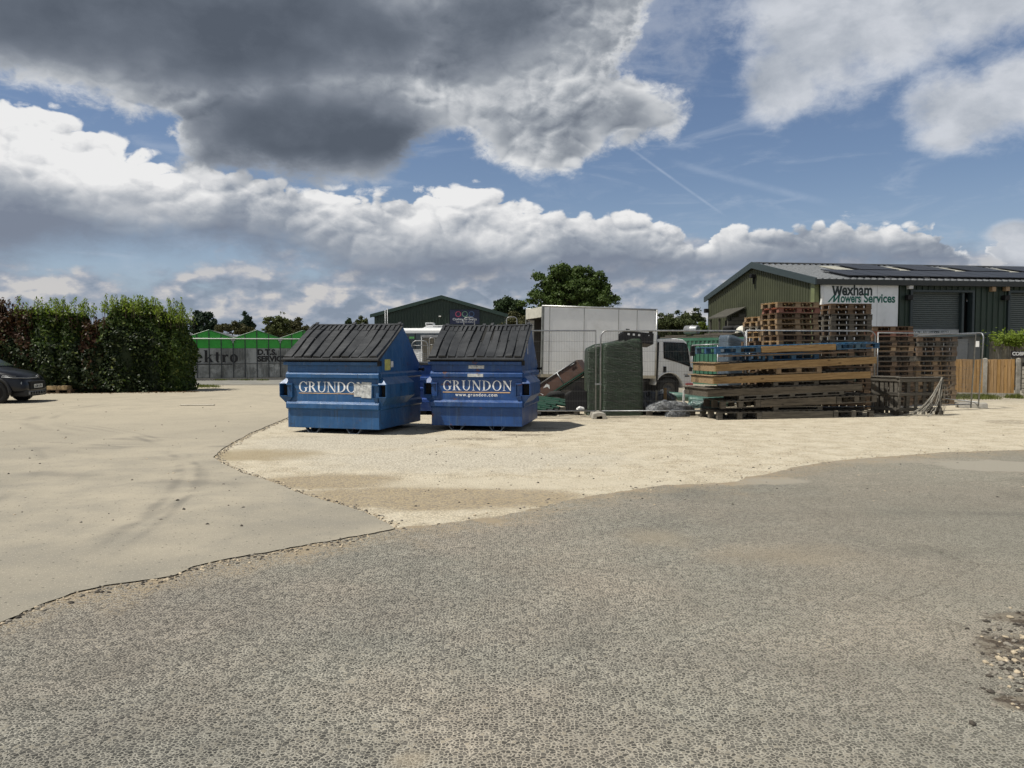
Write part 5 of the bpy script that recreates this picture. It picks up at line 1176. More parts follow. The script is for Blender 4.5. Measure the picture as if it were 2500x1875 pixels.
mb = MB(); wl = serif(mb, 'GRUNDON', FRONT(.235, -.001, .805), .196, .98, .10); mb.build('lettering', M_let, B_)
MB().box(.235, 1.60, -.004, -.001, .758, .778).build('underline', M_org, B_)
text_mesh('lettering', 'www.grundon.com', .088, M_let, B_, FRONT(.92, -.002, .69), .025, align='CENTER', spacing=1.28)
MB().box(.76, 1.08, -.004, -.001, 1.235, 1.30).box(.755, 1.07, -.0565, -.0525, 1.075, 1.135).build('torn_label', M_paper, B_)
MB().box(WB + .001, WB + .004, .62, .68, 1.52, 1.74).build('small_sticker', M_paper, B_)
# flat-topped third skip behind
def low_skip():
    x, y = (1000 - 1250) / FPX * 19.1, 19.1; Wd, D, Hh = 1.9, 1.6, 1.24
    root = empty('waste_skip', (x, y, 0), R(-3), 'lower flat-topped blue skip glimpsed in the gap between the two big ones', 'waste skip', 'blue waste skips')
    Mp = paint('third_skip_paint', (.010, .045, .21), .3, seed=9.0)
    MB().box(0, Wd, 0, D, .10, Hh).build('body', Mp, root, bevel=.008)
    mb = MB()
    for (a, b) in ((.95, .84), (.70, .62), (.42, .30)): mb.prism([(0, a), (-.04, a - .03), (-.04, b + .02), (0, b)], 'x', -.01, Wd + .01)
    mb.build('band', Mp, root)
    MB().box(-.03, Wd + .03, -.05, D + .02, Hh + .002, Hh + .06).build('lid', M_lid, root, bevel=.01)
    MB().box(.2, .38, .1, 1.4, 0, .098).box(1.4, 1.58, .1, 1.4, 0, .098).build('foot', M_hole, root)
low_skip()
# =================================================================== TEMPORARY FENCE PANELS
def onplane(o, px, py, yl=0.0):
    bpy.context.view_layer.update()
    M = o.matrix_world.inverted(); c = M @ Vector((0, 0, CAM_H)); d = M.to_3x3() @ ray(px, py); t = (yl - c.y) / d.y; q = c + d * t; return q.x, q.z
M_wire = plain('wire_grey', (.10, .10, .10), .6, .3, var=.2)
def fence_panel(a, b, label, lean=0.0, round_l=True, round_r=True, h=2.0, zoff=.06, rl=0.0):
    a, b = Vector(a), Vector(b); L = 3.45; rz = math.atan2(b.y - a.y, b.x - a.x)
    root = empty('mesh_fence', (a.x, a.y, zoff), 0, label, 'mesh fence', 'temporary mesh fence panels', rot=(lean, 0, rz)); sh = lambda p: (p[0] + rl * p[2] * (p[0] / L), p[1], p[2])
    r = .019; c = .16
    pts = [(0, 0, 0), (0, 0, h - (c if round_l else 0))]
    if round_l: pts += [(c * (1 - math.cos(k * math.pi / 10)), 0, h - c + c * math.sin(k * math.pi / 10)) for k in range(1, 6)]
    if round_r: pts += [(L - c + c * math.sin(k * math.pi / 10), 0, h - c + c * math.cos(k * math.pi / 10)) for k in range(0, 6)]
    else: pts += [(L, 0, h)]
    pts += [(L, 0, 0)]
    MB().tube([sh(p) for p in pts], r, 8).tube([(0, 0, .10), (L, 0, .10)], .015, 8).build('frame', M_galv, root)
    mb = MB(); n = int(L / .0385)
    for i in range(1, n): mb.tube([(i * L / n, .012, .10), sh((i * L / n, .012, h - .02))], .0015, 3, caps=False, smooth=False)
    for k in range(1, 8):
        z = .10 + k * (h - .12) / 8
        mb.tube([(0, .015, z), (L, .015, z)], .0022, 3, caps=False, smooth=False)
        if k in (2, 6): pass
    mb.build('wire_mesh', M_wire, root)
    return root
def ptd(px, d): return ((px - 1250) / FPX * d, d, 0)
fence_panel(ptd(1457 - 358, 18.35), ptd(1455, 18.3), 'mesh fence panel running from behind the right skip to the double post', round_l=True, round_r=False)
fence_panel(ptd(1466, 18.28), ptd(1815, 18.45), 'mesh fence panel in front of the green wrapped bale', lean=R(.4))
fence_panel(ptd(1822, 18.95), ptd(2131, 19.5), 'mesh fence panel hidden behind the pile of long timber pallets', zoff=.08, round_l=False)
fence_panel(ptd(2142, 19.6), ptd(2384, 21.0), 'mesh fence panel crossing before the two right pallet stacks', zoff=.04, round_l=False, round_r=False, rl=.06)
p5 = fence_panel(ptd(2236, 24.6), ptd(2373, 21.5), 'leaning mesh fence panel at the right end with a small white tag', rl=.085, zoff=.07)
MB().box(3.30, 3.47, -.035, -.028, 1.62, 1.78).build('tag', M_white, p5)
def clamp(px, d, zs):
    o = MB()
    for z in zs: o.box(-.075, .075, -.03, .03, z - .012, z + .012).lathe([(-.035, 0), (-.035, .014), (.035, .014), (.035, 0)], (0, 0, z), 'y', 8)
    q = o.build('steel_coupler', M_galv); q.location = ptd(px, d); return q
tag(clamp(1460.5, 18.26, (.80, 1.70)), 'steel couplers joining the two posts beside the wrapped bale', 'clamp')
def foot(px, d, rz, label):
    o = MB(); o.prism([(-.17, 0), (-.14, .125), (-.05, .15), (.05, .15), (.14, .125), (.17, 0), (.07, 0), (.06, .07), (-.06, .07), (-.07, 0)], 'y', -.36, .36)
    q = o.build('concrete_block', M_conc, bevel=.01); q.location = ptd(px, d); q.rotation_euler.z = rz; tag(q, label, 'fence block', 'concrete blocks holding the fence'); return q
foot(1460.5, 18.25, 0, 'concrete fence block under the double post by the wrapped bale')
foot(1818, 18.7, 0, 'concrete fence block behind the left end of the long timber pallets')
foot(2374, 21.45, R(80), 'concrete fence block under the leaning end post at the right')
# loose uprights around the slate coloured packs
for i, (px, d, top, w, lab) in enumerate(((1819, 21.6, 808, .018, 'thicker grey post with a white cap left of the pallet stacks'), (1829.5, 22.4, 825, .018, 'bright thin post between the two slate blue wrapped packs'), (1872, 22.6, 823, .018, 'pale post on the right side of the slate blue wrapped packs'))):
    o = MB().tube([(0, 0, 0), (0, 0, W(px, top, d).z)], w, 8).build('steel_post', M_galv); o.location = ptd(px, d); tag(o, lab, 'post')

# =================================================================== PALLETS
W_tan = wood('pallet_tan', (0.145, 0.094, 0.049), (0.30, 0.205, 0.113), .85, .25, 0, False)
W_brn = wood('pallet_brown', (0.066, 0.042, 0.025), (0.150, 0.097, 0.057), .85, .30, 0, False)
W_gry = wood('pallet_grey', (0.050, 0.045, 0.037), (0.130, 0.117, 0.096), .9, .28, 0, False)
W_blu = wood('pallet_blue', (0.008, 0.045, 0.110), (0.018, 0.095, 0.205), .7, .25, 0, False, grey=(.055, .10, .13))
W_red = wood('pallet_reddish', (0.150, 0.050, 0.035), (0.260, 0.110, 0.070), .85, .25, 0, False)
W_new = wood('sawn_timber', (0.185, 0.115, 0.054), (0.340, 0.232, 0.118), .8, .10, 0, True)
W_old = wood('old_timber', (0.052, 0.044, 0.034), (0.135, 0.115, 0.088), .9, .15, 0, True)
PH = .1425
def make_pallet(mat, seed):
    root = bpy.data.objects.new('pallet', None); col.objects.link(root); root.empty_display_size = .2
    rg = random.Random(seed); j = lambda a: rg.uniform(-a, a)
    mb = MB()
    for (y, w_) in ((-.3275, .145), (-.17, .10), (0, .145), (.17, .10), (.3275, .145)): mb.box(-.6 + j(.006), .6 + j(.006), y - w_ / 2 + j(.004), y + w_ / 2, .1235, .142)
    for x in (-.5275, 0, .5275): mb.box(x - .07, x + .07, -.4 + j(.004), .4 + j(.004), .103, .1225)
    mb.build('deck', mat, root)
    for x in (-.5275, 0, .5275):
        for y in (-.35, 0, .35): MB().box(x - .0725, x + .0725, y - .05, y + .05, .024, .102).build('block', mat, root)
    for y in (-.35, 0, .35): MB().box(-.6 + j(.008), .6 + j(.008), y - .05, y + .05, .002, .0235).build('bottom_board', mat, root)
    return root
protos = {k: make_pallet(m_, i) for i, (k, m_) in enumerate((('tan', W_tan), ('brown', W_brn), ('grey', W_gry), ('red', W_red)))}
used = set()
def put_pallet(kind, loc, rz, label, group, rot=None):
    p = protos[kind]
    if kind in used:
        q = p.copy(); col.objects.link(q)
        for ch in p.children: c = ch.copy(); c.parent = q; col.objects.link(c)
        p = q
    used.add(kind); p.location = loc; p.rotation_euler = rot if rot else (0, 0, rz); tag(p, label, 'pallet', group); return p
ORD = ['topmost', 'second from the top', 'third from the top', 'fourth from the top', 'fifth from the top', 'sixth from the top', 'seventh from the top', 'eighth from the top', 'ninth from the top', 'tenth from the top', 'eleventh from the top', 'twelfth from the top', 'thirteenth from the top',
       'fourteenth from the top', 'fifteenth from the top', 'sixteenth from the top', 'seventeenth from the top', 'eighteenth from the top', 'nineteenth from the top', 'lowest']
DESC = {'tan': 'pale tan', 'brown': 'brown', 'grey': 'weathered grey', 'red': 'reddish', 'blue': 'blue'}
def stack(px, d, rz, n, kinds, where, group, seed, endon=False, jx=.02):
    rg = random.Random(seed); c, s = math.cos(rz), math.sin(rz); fx, fy, _ = ptd(px, d)
    hw, hd = (.4, .6) if endon else (.6, .4)
    cx, cy = fx + c * hw - s * hd, fy + s * hw + c * hd
    for i in range(n):
        k = n - 1 - i; kind = kinds[k % len(kinds)] if k < len(kinds) else kinds[-1]
        dx, dy = rg.gauss(0, jx), rg.gauss(0, .015)
        put_pallet(kind, (cx + c * dx - s * dy, cy + s * dx + c * dy, i * PH), 0, '%s pallet, %s in the %s' % (DESC[kind], ORD[k] if k < n - 1 else 'lowest', where), group, rot=(0, rg.gauss(0, .002), rz + (math.pi / 2 if endon else 0) + rg.gauss(0, R(.7))))
stack(1897, 20.0, R(13), 20, ['tan', 'red', 'brown', 'tan', 'tan', 'tan', 'brown', 'tan', 'tan', 'brown'], 'tall stack left of the name board', 'pallets of the tall left stack', 1)
stack(2027, 20.7, R(10), 20, ['brown', 'brown', 'grey', 'grey', 'grey', 'brown', 'grey', 'grey', 'brown'], 'darker stack before the name board', 'pallets of the tall darker stack', 2)
stack(1850, 22.0, R(15), 18, ['tan', 'tan', 'grey', 'tan', 'tan', 'brown'], 'half-hidden stack behind the tall one', 'pallets of the half-hidden stack', 3, False, .035)
stack(2131, 22.0, R(4), 16, ['brown', 'red', 'brown', 'brown', 'tan', 'brown', 'grey', 'brown'], 'stack below the roller door', 'pallets of the middle stack', 4)
stack(2238, 22.8, R(3), 14, ['brown', 'grey', 'brown', 'brown', 'grey', 'tan', 'brown', 'tan', 'tan', 'tan'], 'stack beside the timber fence', 'pallets of the rightmost stack', 5, jx=.03)

# =================================================================== PILE OF LONG PALLETS AND BEARERS
PA = Vector((4.70, 17.66, 0)); PYAW = R(11.5); pc, ps = math.cos(PYAW), math.sin(PYAW)
def ps_(px): r = (px - 1250) / FPX; return (r * PA.y - PA.x) / (pc - r * ps)
def pz(px, py): return W(px, py, PA.y + ps_(px) * ps).z
def long_item(name, label, L_, R_, h, segs, mat, mat2=None, depth=.85, tops=None, end=None, yoff=0.0, slats=True, seed=0):
    """front face follows the measured line; segs = (kind, px0, px1[, n])"""
    s0, s1 = ps_(L_[0]), ps_(R_[0]); z0, z1 = pz(*L_), pz(*R_); ln = math.hypot(s1 - s0, z1 - z0); tilt = math.atan2(z1 - z0, s1 - s0)
    root = empty(name, (PA.x + pc * s0 - ps * yoff, PA.y + ps * s0 + pc * yoff, z0), 0, label, 'long pallet' if 'pallet' in name else 'timber', 'items in the pile of long pallets')
    root.rotation_euler = (Matrix.Rotation(PYAW, 4, 'Z') @ Matrix.Rotation(-tilt, 4, 'Y')).to_euler()
    f = lambda px: (ps_(px) - s0) / math.cos(tilt); mat2 = mat2 or mat; rg = random.Random(seed)
    for sg in segs:
        a, b = f(sg[1]), f(sg[2]); mm = sg[4] if len(sg) > 4 else mat
        if sg[0] == 'beam':
            for y in (0, depth - .05): MB().box(a, b, y, y + .045, -h, -.018).build('bearer', mm, root, bevel=.003)
        else:
            n = sg[3]; bw = min(.12, (b - a) * .14)
            for y in (0, depth / 2 - .05, depth - .1):
                MB().box(a, b, y, y + .09, -.045, -.024).build('top_board', mm, root); MB().box(a, b, y, y + .095, -h, -h + .021).build('bottom_board', mm, root)
                for i in range(n):
                    x = a + (b - a - bw) * i / (n - 1); MB().box(x, x + bw, y + .002, y + .092, -h + .022, -.046).build('block', mm, root)
    if slats:
        x = 0.0; mb = MB()
        while x < ln - .08:
            w_ = rg.uniform(.07, .11); mb.box(x, min(x + w_, ln), .03 + rg.uniform(-.01, .01), depth + .01, -.017, .0); x += w_ + rg.uniform(.05, .09)
        mb.build('slats', mat2, root)
    if end:        # boards and a closing piece over the left end
        MB().box(-.03, .32, -.02, depth + .12, .003, .016).build('cover_board', end, root); MB().box(.0, .03, .047, depth - .052, -h, -.02).build('end_board', end, root)
    return root
H_old = 'grey '
long_item('long_pallet', 'weathered long pallet at the very bottom of the pile', (1754, 1004.5), (2136, 1001), .205, [('blocks', 1754, 1862, 3), ('beam', 1863, 2036), ('blocks', 2038, 2136, 3)], W_gry, depth=.95, seed=1)
long_item('short_pallet', 'short grey pallet lying upside on the bottom long pallet', (1860, 991), (2012, 988.5), .125, [('blocks', 1892, 2012, 2)], W_gry, depth=.8, seed=2, yoff=.03)
long_item('long_pallet', 'second grey long pallet from the ground, beam in its middle', (1762, 978.5), (2142, 962), .190, [('blocks', 1762, 1858, 3), ('beam', 1859, 2043), ('blocks', 2045, 2142, 3)], W_old, W_gry, depth=.95, seed=3)
long_item('thin_pallet', 'thin grey pallet with many small blocks halfway up the dark part of the pile', (1797, 964.5), (2062, 951.5), .115, [('blocks', 1806, 2062, 7)], W_gry, depth=.8, seed=4)
long_item('long_bearer_frame', 'dark grey long timber frame, lowest of the three beam frames', (1728, 951), (2106, 935.5), .172, [('beam', 1728, 2106)], W_old, depth=1.25, end=W_old, seed=5)
long_item('short_pallet', 'short grey-brown pallet under the lower tan timber frame', (1892, 930), (2003, 926.5), .135, [('blocks', 1892, 2003, 3)], W_gry, depth=.8, seed=6, yoff=.05)
long_item('loose_boards', 'loose pale boards lying right of the short grey-brown pallet', (2010, 927), (2094, 923), .07, [('blocks', 2010, 2094, 3)], W_gry, depth=.6, seed=16, yoff=.10)
long_item('long_bearer_frame', 'lower of the two tan sawn timber frames in the pile', (1742, 919), (2126, 905), .175, [('beam', 1742, 2126)], W_new, W_gry, depth=1.2, end=W_new, seed=7)
long_item('short_pallet', 'short pale tan pallet between the two tan timber frames', (1880, 896), (2006, 892.5), .165, [('blocks', 1896, 2006, 3)], W_tan, depth=.8, seed=8)
long_item('long_bearer_frame', 'upper of the two tan sawn timber frames in the pile', (1747, 888), (2140, 869), .180, [('beam', 1747, 2140)], W_new, W_gry, depth=1.2, end=W_new, seed=9)
long_item('blue_pallet', 'blue pallet lying between the upper tan frame and the top layer', (1832, 865.5), (2004, 861), .150, [('blocks', 1880, 2004, 3), ('blocks', 1832, 1872, 2)], W_blu, depth=.8, seed=10, yoff=.08)
long_item('long_pallet', 'top layer of the pile, tan beam between two blue pallet ends', (1747, 848), (2146, 834), .155, [('blocks', 1747, 1857, 3, W_blu), ('beam', 1859, 2040, 0, W_new), ('blocks', 2042, 2146, 3, W_blu)], W_blu, W_blu, depth=1.1, seed=11)
MBb = long_item('timber_board', 'grey-brown board sagging below the top layer of the pile', (1770, 868), (2100, 858), .03, [], W_gry, depth=.4, seed=12, slats=False); MB().box(0, 3.3, 0, .35, -.028, 0).build('board', W_brn, MBb)

# upright slatted pallets with string draped over them
def upright(px0, d0, px1, d1, ztop, n, label, lean, seed):
    a, b = Vector(ptd(px0, d0)), Vector(ptd(px1, d1)); L = (b - a).length; rz = math.atan2(b.y - a.y, b.x - a.x); rg = random.Random(seed)
    root = empty('upright_pallet', a, 0, label, 'pallet', 'pallets standing on edge', rot=(R(lean), 0, rz)); h = ztop
    for z in (.10, h * .53, h - .09):
        MB().box(0, L, .0, .022, z, z + .075).build('rail', W_gry, root)
        MB().box(.01, L - .01, .055, .10, z, z + .08).build('rail', W_gry, root)
    for i in range(n):
        x = i * (L - .09) / (n - 1); w_ = rg.uniform(.07, .10); MB().box(x, x + w_, .0225, .040, .02, h + rg.uniform(-.03, .0)).build('slat', W_gry, root)
        if i % 3 == 1: MB().box(x + rg.uniform(-.03, .03), x + w_, .105, .122, .02, h - .02).build('slat', W_old, root)
    MB().box(-.02, L + .03, -.02, .14, h + .002, h + .022).build('top_board', W_gry, root)
    for x in (0.0, L - .10): MB().box(x, x + .10, -.04, .12, 0, .098).build('block', W_old, root)
    return root
upright(2196, 18.85, 2302, 19.15, .915, 6, 'grey pallet standing on edge with string trailing from its corner', 2, 1)
upright(2128, 19.55, 2194, 18.95, .93, 6, 'darker grey pallet standing on edge, left of the one with string', 3, 2)
mb = MB(); rg = random.Random(4); c0 = W(2300, 922, 18.95)
for k in range(16):
    e = G(2190 + rg.uniform(0, 85) + (rg.random() < .3) * 25, 1012 + rg.uniform(0, 8)); e.z = .01; pts = []
    sg = rg.uniform(.10, .32)
    for i in range(13):
        f = i / 12; p = c0.lerp(e, f); p.z -= sg * math.sin(math.pi * f) * (1 - .2 * f); p.y += -.05 * math.sin(math.pi * f) + rg.uniform(-.012, .012); p.x += rg.uniform(-.012, .012); p.z = max(p.z, .01); pts.append(p)
    mb.tube(pts, rg.choice([.0035, .005, .010]), 4, caps=False)
for k in range(26):
    f = rg.uniform(.1, .9); a = c0.lerp(G(2215, 1015), f) + Vector((0, 0, -.15)); b = a + Vector((rg.uniform(-.1, .5), 0, rg.uniform(-.35, .25))); m_ = (a + b) / 2 + Vector((rg.uniform(-.06, .06), 0, -.05))
    for q in (a, b, m_): q.z = max(q.z, .02)
    mb.tube([a, m_, b], .0025, 3, caps=False)
for k in range(10):
    e = G(2290 + rg.uniform(-8, 20), 1008 + rg.uniform(0, 6)); e.z = .01; p1 = c0.lerp(e, .5) + Vector((rg.uniform(-.05, .16), -.02, -.05)); mb.tube([c0, c0.lerp(p1, .5) + Vector((.04, 0, 0)), p1, e], .004, 4, caps=False)
tag(mb.build('netting_string', plain('pale_string', (.27, .255, .22), .9, var=.3)), 'tangle of pale string and torn netting trailing to the ground', 'string')

# =================================================================== GREEN WRAPPED BALE, CRATE
def bale(name, cx, cy, w, dp, h, mat, label, cat, rz=0, taper=.06, seed=0, wr=.018, group=None, cols=None, base=0.0, nz=40, dent=.05):
    root = empty(name, (cx, cy, 0), rz, label, cat, group)
    rg = random.Random(seed); ph = [rg.uniform(0, 6.28) for _ in range(8)]; na = 96; vs, fs = [], []
    for j in range(nz + 1):
        f = j / nz
        for i in range(na):
            a = 2 * math.pi * i / na; c_, s_ = math.cos(a), math.sin(a); q = (abs(c_) ** 14 + abs(s_) ** 14) ** (-1 / 14)
            top = 1 - max(0, f - .965) * 3.0
            tp = 1 - taper * f ** 3 + dent * .5 * math.sin(f * 3.3 + ph[0]) * c_
            r = q * tp * top * (1 + wr / w * (math.sin(f * 47 + c_ * 6.5 + ph[1] + math.sin(f * 9 + a * 2) * 1.6) * .35 + math.sin(f * 101 + s_ * 9 + c_ * 7 + ph[2]) * .25 + rg.uniform(-.3, .3)) + dent * .35 * math.sin(a * 3 + ph[3] + f * 2))
            zt = h * (1 + .035 * math.sin(c_ * 2 + ph[4]) * f)
            vs.append((c_ * r * w / 2, s_ * r * dp / 2, base + f * (zt - base)))
    for j in range(nz):
        for i in range(na): i2 = (i + 1) % na; fs.append((j * na + i, j * na + i2, (j + 1) * na + i2, (j + 1) * na + i))
    fs.append(tuple(nz * na + i for i in range(na)))
    mb = MB(); mb.add(vs, fs, 0, None, True); mb.build('wrapping', mat, root); return root
def film(name, c, rough=.28, stretch=(1, 1, 9), sc_=3.0, amp=.02, var=.35):
    m, t, b = newmat(name)
    P = t.new('ShaderNodeTexCoord').outputs['Object']; sp_ = t.new('ShaderNodeSeparateXYZ'); t.put(sp_.inputs[0], P); cb_ = t.new('ShaderNodeCombineXYZ'); t.put(cb_.inputs[0], sp_.outputs[0]); t.put(cb_.inputs[1], sp_.outputs[1]); t.put(cb_.inputs[2], t.m('ADD', sp_.outputs[2], t.m('MULTIPLY', sp_.outputs[0], .22)))
    n = t.noise(t.v('MULTIPLY', cb_.outputs[0], stretch), sc_, 6, .62, .9); n2 = t.noise(P, 2.2, 4, .6)
    cc = t.mix(t.ss(n, .3, .7), tuple(q * (1 - var) for q in c), tuple(q * (1 + var) for q in c)); cc = t.mix(t.ss(n2, .4, .65, 0, .35), cc, tuple(q * .6 for q in c))  # light and dark of the wrinkles are put into the film colour
    t.put(b.inputs['Base Color'], cc); b.inputs['Roughness'].default_value = rough; bn = t.new('ShaderNodeBump'); bn.inputs['Distance'].default_value = amp
    t.put(bn.inputs['Height'], n); t.l.new(bn.outputs[0], b.inputs['Normal']); return m
M_gfilm = film('green_film', (.014, .031, .014), .40, (.7, .7, 11), 3.6, .035, .75)
x0, y0, _ = ptd(1511, 19.3)
bl = bale('wrapped_bale', x0, y0, 1.02, 1.0, 1.82, M_gfilm, 'tall bale wrapped in dark green stretch film behind the fence', 'wrapped bale', R(6), .05, 4, .009, base=.0)
x1, y1, _ = ptd(1452, 19.15)
bale('wrapped_bale', x1, y1 + .1, .44, .7, 1.70, M_gfilm, 'narrow green wrapped bale standing left of the tall one', 'wrapped bale', R(2), .10, 8, .008)
pl = MB()
for yy in (-.45, 0, .35): pl.box(-.6, .6, yy, yy + .1, 0, .10)
def crate(loc, rot, w, d, h, label, mat=M_black):
    root = empty('plastic_crate', loc, 0, label, 'crate', rot=rot); t_ = .012
    MB().box(-w / 2, w / 2, -d / 2, d / 2, 0, .012).build('floor', mat, root)
    for sg in (-1, 1):
        mb = MB(); y = sg * (d / 2)
        mb.box(-w / 2, w / 2, y - t_, y + t_, .013, h * .60).box(-w / 2, w / 2, y - t_, y + t_, h * .82, h)
        for i in range(6): x = -w / 2 + (w - .07) * i / 5; mb.box(x, x + .07, y - t_, y + t_, h * .601, h * .82 - .001)
        mb.box(-w * .46, -w * .34, y - t_ * 1.2, y + t_ * 1.2, h + .001, h + .05).box(w * .34, w * .46, y - t_ * 1.2, y + t_ * 1.2, h + .001, h + .05)
        mb.build('side', mat, root)
        mb = MB(); x = sg * (w / 2)
        mb.box(x - t_, x + t_, -d / 2 + .013, d / 2 - .013, .013, .05).box(x - t_, x + t_, -d / 2 + .013, d / 2 - .013, h * .8, h)
        for i in range(5): y = -d / 2 + .03 + (d - .08) * i / 4; mb.box(x - t_, x + t_, y, y + .03, .051, h * .8 - .001)
        mb.build('end', mat, root)
    for i in range(5): pass
    return root
c_ = W(1556, 842, 18.9); crate((c_.x, 19.15, 1.74), (R(-10), R(5), R(10)), .74, .45, .27, 'black ventilated plastic crate perched on the green bale')
mb = MB()
for i in range(7): mb.box(-.3 + i * .1, -.28 + i * .1, -.2, .2, .03, .18)

# =================================================================== SLATE WRAPPED PACKS, CONTAINER, SCRAP BEHIND
M_slate = film('slate_film', (.085, .115, .150), .4, (1, 1, 12), 3, .012, .25)
for (pxa, pxb, top, d, lab, sd) in ((1771, 1826, 823, 23.2, 'slate blue wrapped pack on the left behind the timber pile', 1), (1829, 1874, 826, 23.5, 'slate blue wrapped pack on the right behind the timber pile', 2)):
    x, y, _ = ptd((pxa + pxb) / 2, d); w_ = (pxb - pxa) / FPX * d
    bale('wrapped_pack', x, y + .4, w_, .8, W(1800, top, d).z, M_slate, lab, 'wrapped pack', R(6), .02, sd, .010, 'slate coloured wrapped packs')
def container():
    a, b = Vector(ptd(1560, 40.5)), Vector(ptd(1850, 33.6)); L = (b - a).length; rz = math.atan2(b.y - a.y, b.x - a.x)
    root = empty('steel_container', a, rz, 'long green corrugated steel container behind the lorry cab', 'container'); h = W(1680, 826, 38.0).z
    Mc = plain('container_green', (.035, .125, .078), .5, var=.15, scale=1.2, dirt=(.10, .13, .10), dirt_amt=.5, dscale=1.5)
    mb = MB(); corr(mb, Matrix(), L, lambda x: h - .14, .28, .05, .5, .15); mb.build('side_wall', Mc, root)
    MB().box(0, L, -.05, .05, h - .13, h).box(0, L, -.05, .05, 0, .14).box(L - .1, L + .03, -.052, .08, 0, h + .01).build('frame', Mc, root)
    MB().box(0, L, .06, 2.4, h - .03, h - .01).box(0, L, 2.35, 2.4, 0, h - .04).box(L - .06, L, .09, 2.34, 0, h - .04).build('roof', Mc, root)
    return root, h, L, a, rz
ct, chh, cL, ca, crz = container()
def oncont(px, dz=0.0, back=.5):
    ux, uy = math.cos(crz), math.sin(crz); r = (px - 1250) / FPX; s = (r * ca.y - ca.x) / (ux - r * uy); return Vector((ca.x + ux * s - uy * back, ca.y + uy * s + ux * back, chh + dz))
W_dk = wood('dark_boards', (.05, .042, .034), (.12, .10, .08), .9, .3, 0, False)
rg = random.Random(6)
for i, (pa, pb_, zz, bk, lab) in enumerate(((1600, 1740, .02, .3, 'lowest dark plank stacked on the green container'), (1610, 1770, .10, .35, 'middle dark plank stacked on the green container'), (1700, 1800, .16, .5, 'short topmost dark plank stacked on the green container'))):
    p, q = oncont(pa, zz, bk), oncont(pb_, zz, bk); L = (q - p).length; o = MB().box(0, L, 0, .3, 0, .06).build('plank', W_dk); o.location = p; o.rotation_euler.z = crz + R(rg.uniform(-1, 1)); tag(o, lab, 'plank', 'planks on the container')
p = oncont(1672, .09 + .06, .45)
o = MB().lathe([(-.38, .0), (-.38, .20), (-.34, .22), (-.05, .22), (0, .25), (.04, .22), (.32, .22), (.36, .18), (.36, .14), (.30, .14), (.30, 0)], (0, 0, .25), 'x', 22).build('metal_drum', M_galv); o.location = p; o.rotation_euler.z = R(-48); tag(o, 'shiny ribbed metal drum lying on the container roof', 'drum')
p = oncont(1798, .22, .7)
mb = MB(); na, nn_ = 24, 8; vs = []; rg2 = random.Random(3)
for j in range(nn_ + 1):
    f = j / nn_
    for i in range(na):
        a = 2 * math.pi * i / na; r = math.sin(math.pi * min(.995, .5 * (1 - f) + .0) + .0) if f < 1 else .04; r = math.cos(f * math.pi / 2) ** .6 + .02
        vs.append((math.cos(a) * r * .55 * rg2.uniform(.92, 1.06), math.sin(a) * r * .35 * rg2.uniform(.92, 1.06), .26 * math.sin(f * math.pi / 2) * (1 + .25 * math.sin(a * 2 + 1)) + rg2.uniform(-.012, .012)))
mb.add(vs, [(j * na + i, j * na + (i + 1) % na, (j + 1) * na + (i + 1) % na, (j + 1) * na + i) for j in range(nn_) for i in range(na)], 0, None, True)
o = mb.build('white_sack', plain('sack_white', (.62, .60, .52), .8, var=.15, scale=8, bump=.02, bscale=9)); o.location = p; tag(o, 'crumpled white sack lying on boards by the lean-to', 'sack')
for i, (pa, lab) in enumerate(((1735, 'left dark bundle of tyres and scrap on the container'), (1762, 'right dark bundle of tyres and scrap on the container'))):
    p = oncont(pa, .16, 1.2); mb = MB()
    for k in range(2): mb.lathe([(-.08, .18), (-.1, .25), (-.06, .33), (.06, .33), (.1, .25), (.08, .18), (-.08, .18)], (0, 0, .10 + k * .2), 'z', 18)
    o = mb.build('old_tyres', M_tyre); o.location = p; tag(o, lab, 'tyres', 'tyres on the container')
# pale rail in front of the container
a, b = Vector(ptd(1690, 29)), Vector(ptd(1775, 28.5)); z = W(1720, 843, 28.8).z
o = MB().tube([a + Vector((0, 0, z)), b + Vector((0, 0, z + .05))], .03, 6).tube([a, a + Vector((0, 0, z))], .025, 6).tube([(a + b) / 2 + Vector((0.3, 0, 0)), (a + b) / 2 + Vector((.3, 0, z))], .025, 6).build('rail_barrier', M_galv); tag(o, 'pale green-grey handrail standing before the container', 'rail')

# =================================================================== SCRAP BEHIND THE FENCE
M_gtube = plain('green_tube', (.006, .040, .025), .6, var=.2, scale=5, dirt=(.03, .045, .03), dirt_amt=.4, spec=.15)
rg = random.Random(12)
heap = [(1352, 999, 18.80), (1334, 1001, 18.72), (1368, 996, 18.90), (1386, 990, 19.05), (1344, 993, 18.95), (1358, 989, 19.1), (1376, 986, 19.2), (1392, 984, 19.3), (1336, 989, 19.1), (1350, 984, 19.3), (1366, 981, 19.4), (1380, 978, 19.5), (1330, 982, 19.35), (1346, 977, 19.55), (1318, 996, 18.9)]
for (px, py, d) in heap:
    e = W(px + rg.uniform(-2, 2), py, d); dr = Vector((-.93, .62, .10 + rg.uniform(-.02, .02))).normalized(); L = 1.9; o = MB()
    o.tube([(0, 0, 0), dr * L], .040, 14, 0, None, False); o.tube([dr * -.001, dr * L], .034, 14, 1, None, False)
    q = o.build('green_tube', [M_gtube, M_hole]); q.location = e
    tag(q, 'dark green metal tube in the slanting heap beside the right skip', 'tube', 'green tubes in the heap')
